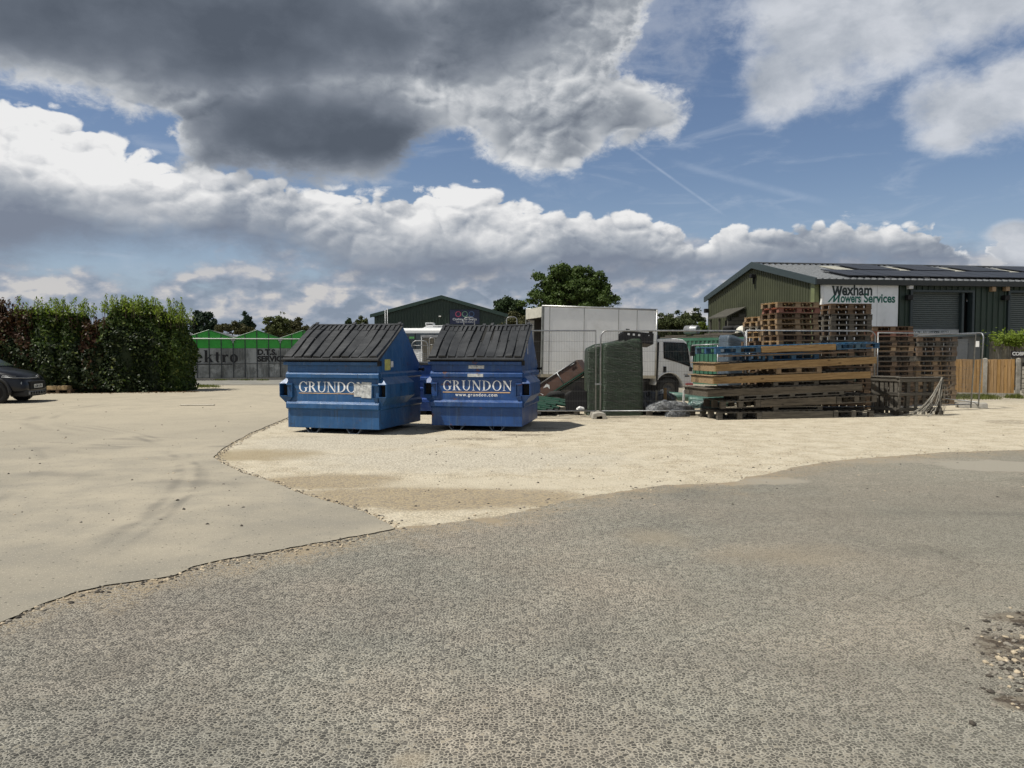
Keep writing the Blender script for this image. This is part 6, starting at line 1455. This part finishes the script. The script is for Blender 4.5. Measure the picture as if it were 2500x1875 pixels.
for i in range(4):
    o = MB().tube([(0, 0, 0), (-1.2, .4, .0)], .045, 12, 0, None, False).tube([(-.002, 0, 0), (-1.2, .4, .0)], .038, 12, 1, None, False).build('black_tube', [M_black, M_hole])
    o.location = (ptd(1322 + i * 14, 18.7)[0], 18.75 + (i % 2) * .1, .05 + (i // 2) * .08); tag(o, 'black pipe end lying on the ground, %s under the green tubes' % ('leftmost', 'second from the left', 'third from the left', 'rightmost')[i], 'pipe', 'black pipes under the green tubes')
def trailer():
    root = empty('tipped_trailer', (*ptd(1372, 20.6)[:2], .0), 0, 'brown boarded garden trailer with green frame, tipped up behind the fence', 'trailer')
    M_board = plain('brown_board', (.115, .062, .045), .75, var=.2, scale=4, dirt=(.18, .14, .11), dirt_amt=.5)
    T = Matrix.Translation((-.45, 0, .36)) @ Matrix.Rotation(R(-14), 4, 'Z') @ Matrix.Rotation(R(-33), 4, 'Y')
    l, w_, h = 1.22, .9, .36
    MB().box(-.15, l, 0, .03, 0.02, h, 0, T).build('side_board', M_board, root); MB().box(-.15, l, w_, w_ + .03, .02, h, 0, T).build('side_board', M_board, root)
    MB().box(l, l + .03, -.0, w_ + .03, .02, h, 0, T).build('end_board', M_board, root); MB().box(-.1, l, .03, w_, 0, .018, 0, T).build('floor_board', M_board, root)
    mb = MB()
    for y in (-.03, w_ + .04): mb.tube([T @ Vector((-.2, y, -.02)), T @ Vector((l + .12, y, -.02))], .028, 6)
    mb.tube([T @ Vector((l + .1, -.03, -.02)), T @ Vector((l + .1, w_ + .04, -.02))], .028, 6).tube([T @ Vector((l + .1, .45, -.02)), T @ Vector((l + .42, .45, -.22))], .04, 6).tube([T @ Vector((l, .1, -.03)), T @ Vector((l + .1, .0, -.30))], .035, 6)
    mb.build('frame', M_gtube, root)
    MB().tube([T @ Vector((-.15, -.01, h)), T @ Vector((l, -.01, h))], .016, 6).tube([T @ Vector((.62, -.02, h)), T @ Vector((.62, -.02, .0))], .016, 6).tube([T @ Vector((l - .2, -.03, h - .04)), T @ Vector((l - .05, -.03, h - .04))], .012, 6).build('edge_strip', M_galv, root)
    wc = Vector((ptd(1398, 20.4)[0] - root.location.x, -.15, .27))
    wh = MB().lathe([(-.05, .17), (-.055, .23), (-.03, .26), (.03, .26), (.055, .23), (.05, .17), (-.05, .17)], wc, 'y', 26).build('wheel', M_tyre, root)
    mb = MB().lathe([(-.02, .16), (-.03, .175), (.03, .175), (.02, .16)], wc, 'y', 26).lathe([(-.05, 0), (-.05, .035), (.05, .035), (.05, 0)], wc, 'y', 12)
    for i in range(10): a = i * .628; mb.tube([wc, wc + Vector((math.cos(a) * .165, 0, math.sin(a) * .165))], .005, 4)
    mb.build('rim', M_galv, wh)
    mb = MB(); A = T @ Vector((.17, -.004, .10))
    mb.add([T @ Vector(p) for p in ((.08, -.004, .22), (.22, -.004, .27), (.27, -.004, .20), (.22, -.004, .10), (.20, -.004, .19))], [(0, 1, 4), (1, 2, 4), (2, 3, 4)]); mb.add([T @ Vector(p) for p in ((-.07, -.004, .17), (.0, -.004, .07), (-.03, -.004, .06))], [(0, 1, 2)])
    mb.build('white_sticker', M_white, root)
trailer()
o = MB().lathe([(-.07, .13), (-.08, .19), (-.04, .24), (.04, .24), (.08, .19), (.07, .13), (-.07, .13)], (0, 0, 0), 'z', 24).build('old_tyre', M_tyre); o.location = (*ptd(1358, 20.1)[:2], .40); o.rotation_euler = (R(-25), R(5), 0); tag(o, 'old bare tyre lying on the green tubes', 'tyre')
# black sheet leaning before the bale, with white rag
o = MB().add([(-.28, 0, 0), (.32, .05, .02), (.42, .1, .34), (-.02, .08, .62), (-.30, .03, .25)], [(0, 1, 2, 3, 4)]).add([(-.28, .02, 0), (.32, .07, .02), (.42, .12, .34), (-.02, .10, .62), (-.30, .05, .25)], [(0, 1, 2, 3, 4)]).build('black_sheet', M_black); o.location = (*ptd(1410, 18.9)[:2], .13); tag(o, 'crumpled black plastic sheet propped under the trailer wheel', 'sheet')
def lump(name, px, d, w_, dp, h, mat, label, cat, z=0.0, seed=0, group=None):
    rg = random.Random(seed); ph = [rg.uniform(0, 6) for _ in range(6)]; mb = MB(); na, nn_ = 40, 14; vs = []
    for j in range(nn_ + 1):
        f = j / nn_; rr = math.cos(f * math.pi / 2) ** .55 + .01
        for i in range(na):
            a = 2 * math.pi * i / na; q = 1 + .10 * math.sin(a * 3 + ph[0]) + .07 * math.sin(a * 5 + f * 9 + ph[1]) + rg.uniform(-.035, .035)
            vs.append((math.cos(a) * rr * q * w_ / 2, math.sin(a) * rr * q * dp / 2, h * math.sin(f * math.pi / 2) * (1 + .18 * math.sin(math.cos(a) * 4 + ph[2])) + rg.uniform(-.02, .02) * h * 2))
    mb.add(vs, [(j * na + i, j * na + (i + 1) % na, (j + 1) * na + (i + 1) % na, (j + 1) * na + i) for j in range(nn_) for i in range(na)] + [tuple(nn_ * na + i for i in range(na))], 0, None, True)
    o = mb.build(name, mat); o.location = (*ptd(px, d)[:2], z); o.rotation_euler.z = rg.uniform(-.2, .2); tag(o, label, cat, group); return o
M_clear = film('clear_film', (.13, .135, .14), .16, (1, 1, 1), 11, .04, .7); M_dfilm = film('dark_film', (.035, .04, .045), .22, (1, 1, 1), 7, .03, .4)
lump('rag', 1417, 18.72, .20, .14, .07, M_white, 'small white rag lying on the black plastic sheet', 'rag', .16, 3)
lump('white_bag', 1437, 20.0, .34, .3, .24, M_white, 'white plastic bag squeezed between trailer and bale', 'bag', .28, 6)
lump('plastic_bundle', 1628, 18.95, 1.15, .5, .21, M_clear, 'clear film wrapped bundle lying low behind the fence', 'wrapped bundle', .14, 4)
lump('plastic_bundle', 1655, 18.62, .6, .22, .15, M_clear, 'sagging clear film end under the lower fence rail', 'wrapped bundle', .0, 14)
lump('dark_sack', 1582, 19.6, .55, .5, .38, M_dfilm, 'dark plastic sack against the right side of the bale', 'sack', .12, 5)
lump('plastic_bundle', 1618, 19.9, .7, .5, .25, M_dfilm, 'grey plastic heap behind the clear film bundle', 'wrapped bundle', .30, 8)
lump('film_roll', 1722, 19.2, .9, .3, .22, film('teal_film', (.10, .16, .15), .2, (1, 1, 1), 9, .03, .5), 'crumpled teal-grey film left of the timber pile', 'wrapped bundle', .16, 9)
for (px, d, zz, L, lab) in ((1700, 20.6, .34, 1.5, 'thick pale green roll lying behind the stakes'), (1735, 20.0, .27, 1.1, 'second green roll tucked beside the timber pile')):
    o = MB().lathe([(-L / 2, 0), (-L / 2, .09), (-L / 2 + .03, .11), (L / 2 - .03, .11), (L / 2, .09), (L / 2, 0)], (0, 0, 0), 'x', 20).build('green_roll', film('green_roll_%d' % px, (.07, .15, .12), .4, (1, 1, 1), 7, .01, .25)); o.location = (*ptd(px, d)[:2], zz); o.rotation_euler = (0, R(3), R(-6)); tag(o, lab, 'roll')
for (px, d, y0_, y1_, w_, c_, lab) in ((1602, 19.2, 975, 953, .045, M_oldw, 'thin grey wooden stake, leftmost by the bundle'), (1625, 19.6, 975, 947, .075, M_fresh, 'orange-brown wooden stake with a white scrap in the middle'), (1638, 19.9, 975, 965, .05, M_fresh, 'short brown stake right of the middle one'), (1669, 18.9, 995, 952, .05, M_white, 'pale painted wooden stake, rightmost and tallest')):
    z1_ = W(px, y1_, d).z; o = MB().box(-w_ / 2, w_ / 2, -.02, .02, 0.0, z1_).build('stake', c_, bevel=.003); o.location = ptd(px, d); o.rotation_euler = (0, R(random.Random(px).uniform(-2, 2)), .2); tag(o, lab, 'stake', 'wooden stakes by the bundle')
# dark pallets the scrap sits on
for (px, d, rz, lab) in ((1352, 19.4, R(4), 'dark pallet under the green tubes'), (1510, 19.42, R(6), 'dark pallet under the tall green bale'), (1630, 19.25, R(2), 'dark pallet under the clear film bundle')):
    if px != 1510: put_pallet('grey', (*ptd(px, d)[:2], 0), rz, lab, 'pallets under the scrap')
# bits on the floor near the fence
for i, (px, py, L, rz, lab) in enumerate(((1345, 1022, 1.0, -4, 'thin white lath lying before the fence by the skip'), (1395, 1014, .8, 32, 'thin pale lath crossing under the fence'), (482, 991, .95, 3, 'flat pale plank lying alone on the tarmac pad'))):
    g_ = G(px, py); o = MB().box(-L / 2, L / 2, -.03 if i < 2 else -.09, .03 if i < 2 else .09, .0, .018).build('lath', plain('lath_%d' % i, (.5, .46, .38), .8, var=.15)); o.location = (g_.x, g_.y, .004 if i < 2 else .021); o.rotation_euler.z = R(rz); tag(o, lab, 'plank')
# =================================================================== BOX LORRY
def lorry():
    root = empty('box_lorry', (.905, 24.7, 0), 0, 'white box lorry with open rear and its cab facing right', 'lorry', rot=(0, R(1.15), R(13.5)))
    M_w = plain('lorry_white', (.80, .81, .81), .4, var=.04, scale=1.5, dirt=(.56, .55, .52), dirt_amt=.35, dscale=1.2)
    M_al = plain('alloy', (.42, .42, .41), .4, .6, var=.15); M_bg = plain('beige_rail', (.42, .38, .29), .6, var=.15, dirt=(.25, .22, .17), dirt_amt=.5)
    L, w_, z0, z1 = 3.95, 2.1, .74, 3.04
    MB().box(.07, L, 0, .04, z0 + .10, z1 - .06).build('side_panel', M_w, root); MB().box(.07, L, w_ - .04, w_, z0 + .10, z1 - .06).build('side_panel', M_w, root)
    MB().box(L - .04, L, .042, w_ - .042, z0, z1 - .06).build('front_panel', M_w, root)
    MB().box(0, L, .042, w_ - .042, z1 - .09, z1 - .045).build('roof', M_w, root); MB().box(0, L - .045, .042, w_ - .042, z0, z0 + .10).build('floor', plain('floor_ply', (.05, .04, .03), .9), root)
    MB().tube([(0, .02, z1 - .03), (L, .02, z1 - .03)], .035, 10).tube([(0, w_ - .02, z1 - .03), (L, w_ - .02, z1 - .03)], .035, 10).tube([(L - .01, .0, z0 + .1), (L - .01, .0, z1 - .03)], .03, 8).build('corner_rail', M_al, root)
    MB().box(.0, L, -.015, .045, z0 - .0, z0 + .098).build('bottom_rail', M_bg, root)
    MB().box(0, .069, -.012, .06, z0, z1 - .06).box(0, .069, w_ - .06, w_ + .012, z0, z1 - .06).build('rear_post', plain('post_grey', (.22, .23, .22), .5, .3, var=.2, dirt=(.1, .1, .09), dirt_amt=.5), root)
    MB().box(-.005, .06, .061, w_ - .061, z1 - .38, z1 - .05).build('door_header', plain('header_cream', (.45, .44, .38), .6, var=.1, dirt=(.25, .24, .2), dirt_amt=.5), root)
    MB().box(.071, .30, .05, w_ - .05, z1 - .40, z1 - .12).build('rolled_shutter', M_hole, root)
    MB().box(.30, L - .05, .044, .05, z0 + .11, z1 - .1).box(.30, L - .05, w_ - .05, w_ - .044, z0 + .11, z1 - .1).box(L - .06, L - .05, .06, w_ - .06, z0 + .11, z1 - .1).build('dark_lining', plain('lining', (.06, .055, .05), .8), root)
    M_jg = plain('joint_grey', (.33, .33, .32), .5)
    for px in (1341, 1425, 1509, 1554):
        x, _ = onplane(root, px, 830); MB().box(x - .010, x + .010, -.006, -.001, z0 + .1, z1 - .065).build('panel_joint', M_jg, root)
    mb = MB().box(.1, 5.0, .55, .65, .50, .72).box(.1, 5.0, 1.45, 1.55, .50, .72); mb.box(.2, 1.5, .05, .12, .34, .70).box(2.1, 3.6, .08, .5, .36, .68).box(1.6, 2.0, .2, 1.9, .45, .72); mb.build('chassis', plain('chassis_black', (.018, .018, .018), .7, var=.3), root)
    MB().box(.0, .10, .1, 2.0, .40, .52).build('rear_bumper', M_galv, root)
    def wheel(x, y, r=.375):
        wh = MB().lathe([(-.10, r * .62), (-.11, r * .9), (-.08, r), (.08, r), (.11, r * .9), (.10, r * .62), (-.1, r * .62)], (x, y, r), 'y', 32).build('wheel', M_tyre, root)
        rm = MB().lathe([(-.09, r * .62), (-.03, r * .55), (-.02, r * .25), (-.10, r * .22), (-.10, 0)], (x, y, r), 'y', 24)
        for i in range(6): a = i * math.pi / 3; rm.lathe([(-.035, 0), (-.035, .02), (-.01, .02)], (x + math.cos(a) * r * .38, y - .0, r + math.sin(a) * r * .38), 'y', 8)
        rm.build('rim', plain('rim_dark_%d' % int(x * 10 + y * 100), (.10, .10, .10), .6, .3), wh)
    wheel(.95, .16); wheel(.95, 1.94)
    fx, fz = onplane(root, 1632, 951, .12); fx += .0
    wheel(fx, .20); wheel(fx, 1.75)
    # cab
    q = lambda px, py: onplane(root, px, py, .07)
    P = [q(1601, 930), q(1601, 833), q(1606, 827.5), q(1650, 826), q(1668, 829), q(1676, 836), q(1688, 868), q(1692, 893), q(1693, 948), q(1664, 949)]
    arc = [(fx + .50 * math.cos(R(a)), fz + .06 + .50 * math.sin(R(a))) for a in range(0, 171, 17)]
    P = P[:9] + [(arc[0][0] + .02, P[8][1] + .0)] + arc + [(arc[-1][0] - .05, arc[-1][1])]
    mb = MB(); mb.prism(P, 'y', .07, 1.78); mb.build('cab', M_w, root, bevel=.035)
    # side glass, frame, handle
    g_ = [q(1621.5, 837.5), q(1667, 839), q(1674.5, 843), q(1682.5, 892), q(1657, 882.5), q(1622.5, 872)]
    fr_ = [q(1619, 835), q(1668, 836.5), q(1677.5, 841), q(1685.5, 896), q(1656, 885.5), q(1620, 875)]
    MB().prism(fr_, 'y', .052, .066).build('window_seal', M_black, root)
    M_cg = plain('cab_glass', (.02, .03, .032), .05, var=.5, scale=3, spec=.9, dirt=(.06, .04, .035), dirt_amt=.6, dscale=3)
    MB().prism(g_, 'y', .040, .050).build('side_window', M_cg, root)
    a, b = q(1663, 842), q(1668.5, 889); MB().prism([(a[0], a[1]), (a[0] + .02, a[1]), (b[0] + .02, b[1]), (b[0], b[1])], 'y', .032, .039).build('window_bar', M_black, root)
    h_ = q(1622.5, 902); MB().box(h_[0] - .055, h_[0] + .055, .045, .069, h_[1] - .10, h_[1] + .10).build('door_handle', M_black, root, bevel=.008)
    j0, j1 = q(1604.5, 838), q(1604.5, 918); mb = MB().box(j0[0] - .006, j0[0] + .006, .062, .0685, j1[1], j0[1]); j2 = q(1650, 918); mb.box(j0[0], j2[0], .062, .0685, j1[1] - .006, j1[1] + .006).build('door_gap', plain('gap_grey', (.10, .10, .10)), root)
    # wheel arch lip
    mb = MB(); mb.tube([(fx + .52 * math.cos(R(a)), .06, fz + .06 + .52 * math.sin(R(a))) for a in range(5, 171, 15)], .022, 6); mb.build('arch_lip', M_w, root)
    MB().box(fx - .45, fx + .45, .30, 1.6, fz - .1, fz + .5).build('arch_liner', M_hole, root)
    ws = [q(1669.5, 832), q(1678, 838), q(1691, 884), q(1687, 884)]; MB().prism(ws, 'y', .22, 1.63).build('windscreen', M_glass, root)
    for (px, py, w2, h2) in ((1686, 857, .10, .17), (1680.5, 901, .06, .07)):
        a = q(px, py); MB().box(a[0] - w2, a[0] + w2 * .6, -.16, -.08, a[1] - h2, a[1] + h2).build('mirror', M_black, root, bevel=.02)
    a, b = q(1681, 842), q(1684, 905); MB().tube([(a[0], .06, a[1]), (a[0] + .08, -.12, a[1] - .05), (b[0] + .05, -.12, b[1] + .1), (b[0], .06, b[1])], .014, 6).build('mirror_arm', M_black, root)
    a = q(1684, 937); MB().box(a[0] - .16, a[0] + .10, .03, .066, a[1] - .03, a[1] + .01).build('marker_light', M_red, root)
    a = q(1677, 918); MB().box(a[0] - .08, a[0] + .08, .060, .068, a[1] - .025, a[1] + .02).box(a[0] - .12, a[0] + .12, .062, .068, a[1] + .05, a[1] + .065).build('dark_badge', plain('badge_dark', (.06, .06, .065), .4), root)
    MB().box(4.0, 4.10, .1, 2.0, .75, 2.2).build('cab_gap_shade', M_hole, root)  # near-black slab stands in for the shade between box and cab
    MB().tube([(4.02, .05, .6), (4.04, .05, 1.95)], .03, 8).build('snorkel', M_black, root)
lorry()

# =================================================================== COACH BEHIND THE SKIPS
def coach():
    Y = 52.0; X = lambda px: (px - 1250) * Y / FPX; Z = lambda py: W(1250, py, Y).z; x0 = X(860)
    root = empty('coach', (x0, Y, 0), 0, 'white-roofed coach with dark side windows parked before the far warehouse', 'coach'); L = X(1168) - x0
    M_cw = plain('coach_white', (.72, .73, .73), .3, var=.03)
    mb = MB(); prof = [(0, .35), (2.45, .35), (2.45, Z(806)), (2.2, Z(801)), (.25, Z(801)), (0, Z(806))]; mb.prism(prof, 'x', 0, L); mb.build('body', M_cw, root, bevel=.06)
    g_ = MB().box(.3, L - .25, -.03, -.004, Z(852), Z(813.5)).build('side_glass', plain('coach_glass', (.010, .022, .030), .08, var=.4, scale=1, spec=.8), root)
    mb = MB()
    for i in range(7): mb.box(.3 + i * (L - .6) / 6 - .03, .3 + i * (L - .6) / 6 + .03, -.04, -.031, Z(852), Z(813.5))
    mb.build('window_pillar', M_black, root)
    a = X(1029) - x0; b = X(1160) - x0
    MB().prism([(a, Z(801) - .01), (a + .45, Z(793.5)), (a + 2.2, Z(794.5)), (b, Z(796)), (b, Z(801) - .01)], 'y', .4, 2.0).build('roof_pod', M_cw, root, bevel=.03)
    c = X(1037) - x0; MB().box(c, c + .55, .5, 1.6, Z(794), Z(787)).build('roof_hatch', M_cw, root, bevel=.02)
    MB().box(c + .05, c + .5, .44, .49, Z(792), Z(790)).build('hatch_slot', M_black, root)
    mb = MB()
    for i in range(10): mb.prism([(a + .75 + i * .14, Z(796.8)), (a + .83 + i * .14, Z(796.8)), (a + .87 + i * .14, Z(795.2)), (a + .79 + i * .14, Z(795.2))], 'y', .385, .399)
    mb.build('vent_slot', M_black, root)
    MB().box(X(1000) - x0, X(1012) - x0, -.05, -.032, Z(827), Z(822)).build('green_notice', plain('notice_green', (.10, .32, .10), .5), root)
    for x in (1.6, L - 1.6): MB().lathe([(-.12, 0), (-.12, .5), (.12, .5), (.12, 0)], (x, .1, .5), 'y', 24).build('wheel', M_tyre, root)
coach()

# =================================================================== GALVANISED FRAMES BETWEEN THE SKIPS
def hoop(px0, px1, d, top, label, bars=(), rz=0):
    z = W(px0, top, d).z; a = Vector(ptd(px0, d)); w_ = (px1 - px0) / FPX * d
    root = empty('steel_barrier', a, rz, label, 'barrier', 'galvanised barriers between the skips')
    c = min(.15, w_ * .3); pts = [(0, 0, 0), (0, 0, z - c)] + [(c * (1 - math.cos(k * math.pi / 8)), 0, z - c + c * math.sin(k * math.pi / 8)) for k in range(1, 5)] + [(w_ - c + c * math.sin(k * math.pi / 8), 0, z - c + c * math.cos(k * math.pi / 8)) for k in range(0, 5)] + [(w_, 0, 0)]
    MB().tube(pts, .015, 8).build('frame', M_galv, root)
    mb = MB()
    for f in bars: mb.tube([(0, 0, z * f), (w_, 0, z * f)], .009, 6)
    if bars: mb.build('rungs', M_galv, root)
    return root
hoop(1006, 1045, 22.0, 832, 'hooped steel barrier with many close rungs at the edge of the left skip', (.93, .80, .77, .74, .71, .68, .65, .6))
hoop(1049, 1062, 22.4, 825, 'narrow upright steel frame beside the timber-sided cage', (.9, .5))
hoop(1133, 1159, 23.5, 775, 'taller hooped frame rising over the lid of the right skip', (.5,))
hoop(1237, 1262, 23.5, 774, 'taller hooped frame at the right end over the right skip lid', (.5,))
MB_ = MB()
cg = empty('timber_cage', ptd(1032, 23.0), R(-4), 'grey timber-sided cage with a steel frame between the skips', 'cage'); z = W(1060, 826, 23).z
for i in range(4): MB_.box(.0 + i * .16, .15 + i * .16, 0, .03, .3, z)
MB_.build('boards', M_oldw, cg); MB().tube([(-.02, -.04, .2), (-.02, -.04, z + .05), (.66, -.04, z + .02), (.66, -.04, .2)], .022, 6).tube([(.66, -.04, z), (.9, -.04, z - .05), (1.3, -.04, z + .12)], .02, 6).box(-.05, .62, -.03, -.01, z + .01, z + .10).build('frame', M_galv, cg)
MB().box(0, .64, .05, .8, .1, .3).build('base', M_oldw, cg)

# =================================================================== PARKED CAR AT THE LEFT EDGE
def car():
    # x forward, y away from the camera; nearest front wheel stands at the left edge of the picture
    wx, wy, _ = G(-10, 986.5); HD = R(7)
    root = empty('parked_car', (wx, wy, 0), HD, 'dark blue-black car nosing in at the left edge before the hedge', 'car')
    Mb = plain('car_paint', (.005, .006, .010), .32, var=.1, spec=.4, coat=.15); M_cl = plain('cladding_black', (.012, .012, .013), .6, var=.2); M_sv = plain('silver_trim', (.30, .30, .30), .4, .5)
    # lofted body: stations along x: (x, half width, z sill, z belt, z top, top half width)
    Wd = 1.76; yc = .82
    ST = [(-3.35, .70, .42, .80, 1.00, .58), (-3.2, .82, .34, .92, 1.22, .62), (-2.9, .87, .30, .98, 1.50, .60), (-2.2, .88, .28, 1.0, 1.60, .60), (-1.4, .88, .27, .98, 1.61, .60), (-.95, .88, .27, .96, 1.52, .60), (-.5, .88, .27, .95, 1.26, .62),
          (-.22, .88, .28, .93, 1.08, .64), (.05, .87, .34, .90, 1.03, .66), (.35, .86, .32, .85, .98, .64), (.60, .80, .28, .78, .89, .56), (.74, .70, .30, .62, .74, .48), (.80, .58, .36, .50, .58, .40)]
    vs, fs = [], []
    for (x, hw, zs, zb, zt, tw) in ST:
        zm = (zs + zb) / 2
        prof = [(-hw * .90, zs), (-hw, zs + .10), (-hw * 1.0, zm), (-hw * .97, zb), (-(hw + tw) / 2 * .99, (zb * .5 + zt * .5)), (-tw, zt - .03), (-tw * .6, zt), (0, zt + .015), (tw * .6, zt), (tw, zt - .03), ((hw + tw) / 2 * .99, (zb * .5 + zt * .5)), (hw * .97, zb), (hw, zm), (hw, zs + .10), (hw * .90, zs)]
        vs += [(x, yc + y, z) for y, z in prof]
    n = 15
    for i in range(len(ST) - 1):
        for k in range(n): fs.append((i * n + k, i * n + (k + 1) % n, (i + 1) * n + (k + 1) % n, (i + 1) * n + k))
    fs += [tuple(range(n)), tuple((len(ST) - 1) * n + k for k in range(n))]
    mb = MB(); mb.add(vs, fs, 0, None, True); bd = mb.build('body', Mb, root); s_ = bd.modifiers.new('sub', 'SUBSURF'); s_.levels = 2; s_.render_levels = 2
    # windscreen and side glass sit just proud of the body
    MB().add([(-.98, yc - .56, 1.50), (-.98, yc + .56, 1.50), (-.20, yc + .66, 1.085), (-.20, yc - .66, 1.085), (-.98, yc - .56, 1.54), (-.98, yc + .56, 1.54), (-.20, yc + .66, 1.125), (-.20, yc - .66, 1.125)], [(0, 1, 2, 3), (4, 5, 6, 7), (0, 1, 5, 4), (1, 2, 6, 5), (2, 3, 7, 6), (3, 0, 4, 7)]).build('windscreen', M_glass, root)
    MB().prism([(-2.6, 1.05), (-.45, 1.03), (-1.0, 1.48), (-2.4, 1.52)], 'y', yc - .87, yc - .74).build('side_window', M_glass, root)
    def wheel(x, y, sg):
        r = .335
        wh = MB().lathe([(-.10, r * .68), (-.11, r * .92), (-.08, r), (.08, r), (.11, r * .92), (.10, r * .68)], (x, y, r), 'y', 36).build('wheel', M_tyre, root)
        rm = MB().lathe([(-.10 * sg, r * .68), (-.05 * sg, r * .62), (0, r * .60), (0, 0)], (x, y, r), 'y', 28)
        rm.build('rim', M_black, wh)
        sp = MB()
        for i in range(5):
            a = i * 2 * math.pi / 5 + .3; c_, s2 = math.cos(a), math.sin(a); sp.add([(x - s2 * .04, y - .075 * sg, r + c_ * .04), (x + s2 * .04, y - .075 * sg, r - c_ * .04), (x + c_ * r * .62 + s2 * .03, y - .09 * sg, r + s2 * r * .62 - c_ * .03), (x + c_ * r * .62 - s2 * .03, y - .09 * sg, r + s2 * r * .62 + c_ * .03)], [(0, 1, 2, 3)])
        sp.lathe([(-.08 * sg, 0), (-.08 * sg, .05), (-.05 * sg, .05)], (x, y, r), 'y', 12).build('spoke', M_sv, wh)
    for x in (0, -2.6): wheel(x, .06, 1); wheel(x, yc * 2 - .06, -1)
    for x in (0, -2.6):
        mb = MB(); pts = [(x + .42 * math.cos(R(a)), -.045, .34 + .42 * math.sin(R(a))) for a in range(-8, 189, 14)]; mb.tube(pts, .05, 6); mb.build('arch_cladding', M_cl, root)
        MB().lathe([(-.02, 0), (-.02, .385), (.02, .385), (.02, 0)], (x, -.02, .345), 'y', 30).build('wheel_well', M_hole, root)
    # front bumper, lamps, plate
    MB().box(.30, .78, yc - .66, yc + .66, .20, .42).build('bumper', M_cl, root, bevel=.05)
    MB().box(.60, .80, yc - .52, yc + .52, .24, .36).build('skid_plate', M_sv, root, bevel=.03)
    mb = MB()
    for i in range(6): mb.box(.801, .806, yc - .45 + i * .16, yc - .33 + i * .16, .26, .34)
    mb.build('lower_grille', M_hole, root)
    MB().box(.70, .815, yc - .46, yc + .46, .40, .66).build('grille', M_hole, root, bevel=.02)
    pt_ = MB().box(.817, .826, yc - .26, yc + .26, .455, .565).build('number_plate', plain('plate_white', (.70, .70, .66), .5), root)
    text_mesh('lettering', 'LG08 UYB', .10, M_hole, pt_, frame((.828, yc - .235, .475), (0, 1, 0), (0, 0, 1)), .03)
    MB().tube([(.20, yc - .88, .80), (.52, yc - .82, .775), (.74, yc - .52, .76), (.80, yc - .12, .765), (.81, yc, .77)], .014, 6).tube([(.22, yc - .88, .835), (.55, yc - .76, .82)], .009, 5).build('chrome_line', M_galv, root)
    MB().tube([(.80, yc - .10, .74), (.81, yc, .80), (.80, yc + .10, .74)], .012, 5).tube([(.80, yc - .10, .79), (.81, yc, .85), (.80, yc + .10, .79)], .012, 5).build('badge', M_galv, root)
    for sg in (-1, 1):
        MB().lathe([(-.02, 0), (-.02, .075), (.06, .075), (.07, 0)], (.62, yc + sg * .66, .60), 'x', 16).lathe([(-.02, 0), (-.02, .05), (.06, .05), (.07, 0)], (.69, yc + sg * .58, .53), 'x', 16).build('headlight', plain('lamp_glass_%d' % sg, (.42, .45, .46), .1, var=.2, spec=.9), root)
    MB().box(.02, .20, yc - 1.02, yc - .88, .0, .0) if False else None
    MB().box(-.75, -.58, yc - 1.06, yc - .90, 1.00, 1.14).build('door_mirror', Mb, root, bevel=.03)
car()
# timber bits on a pallet by the hedge
def at_g(px, py): q = G(px, py); return (q.x, q.y, .021)
W_lt = wood('offcut', (.30, .22, .12), (.48, .36, .21), .8, .1, 0, False)
c_ = at_g(139, 961.5)
put_pallet('brown', (c_[0], c_[1] + .3, .02), R(4), 'lone brown pallet on the tarmac pad at the hedge foot', 'pallets by the hedge').scale = (.78, .8, .9)
for (px, w_, lab) in ((126, .36, 'left cut timber block on the lone pallet'), (151, .36, 'right cut timber block on the lone pallet')):
    o = MB().box(-w_ / 2, w_ / 2, -.2, .2, 0, .13).box(-w_ / 2 + .02, w_ / 2 - .02, -.17, .17, .131, .15).build('timber_block', W_lt, bevel=.006); q = at_g(px, 961.5); o.location = (q[0], q[1] + .2, .02 + .129); tag(o, lab, 'timber block', 'timber blocks by the hedge')
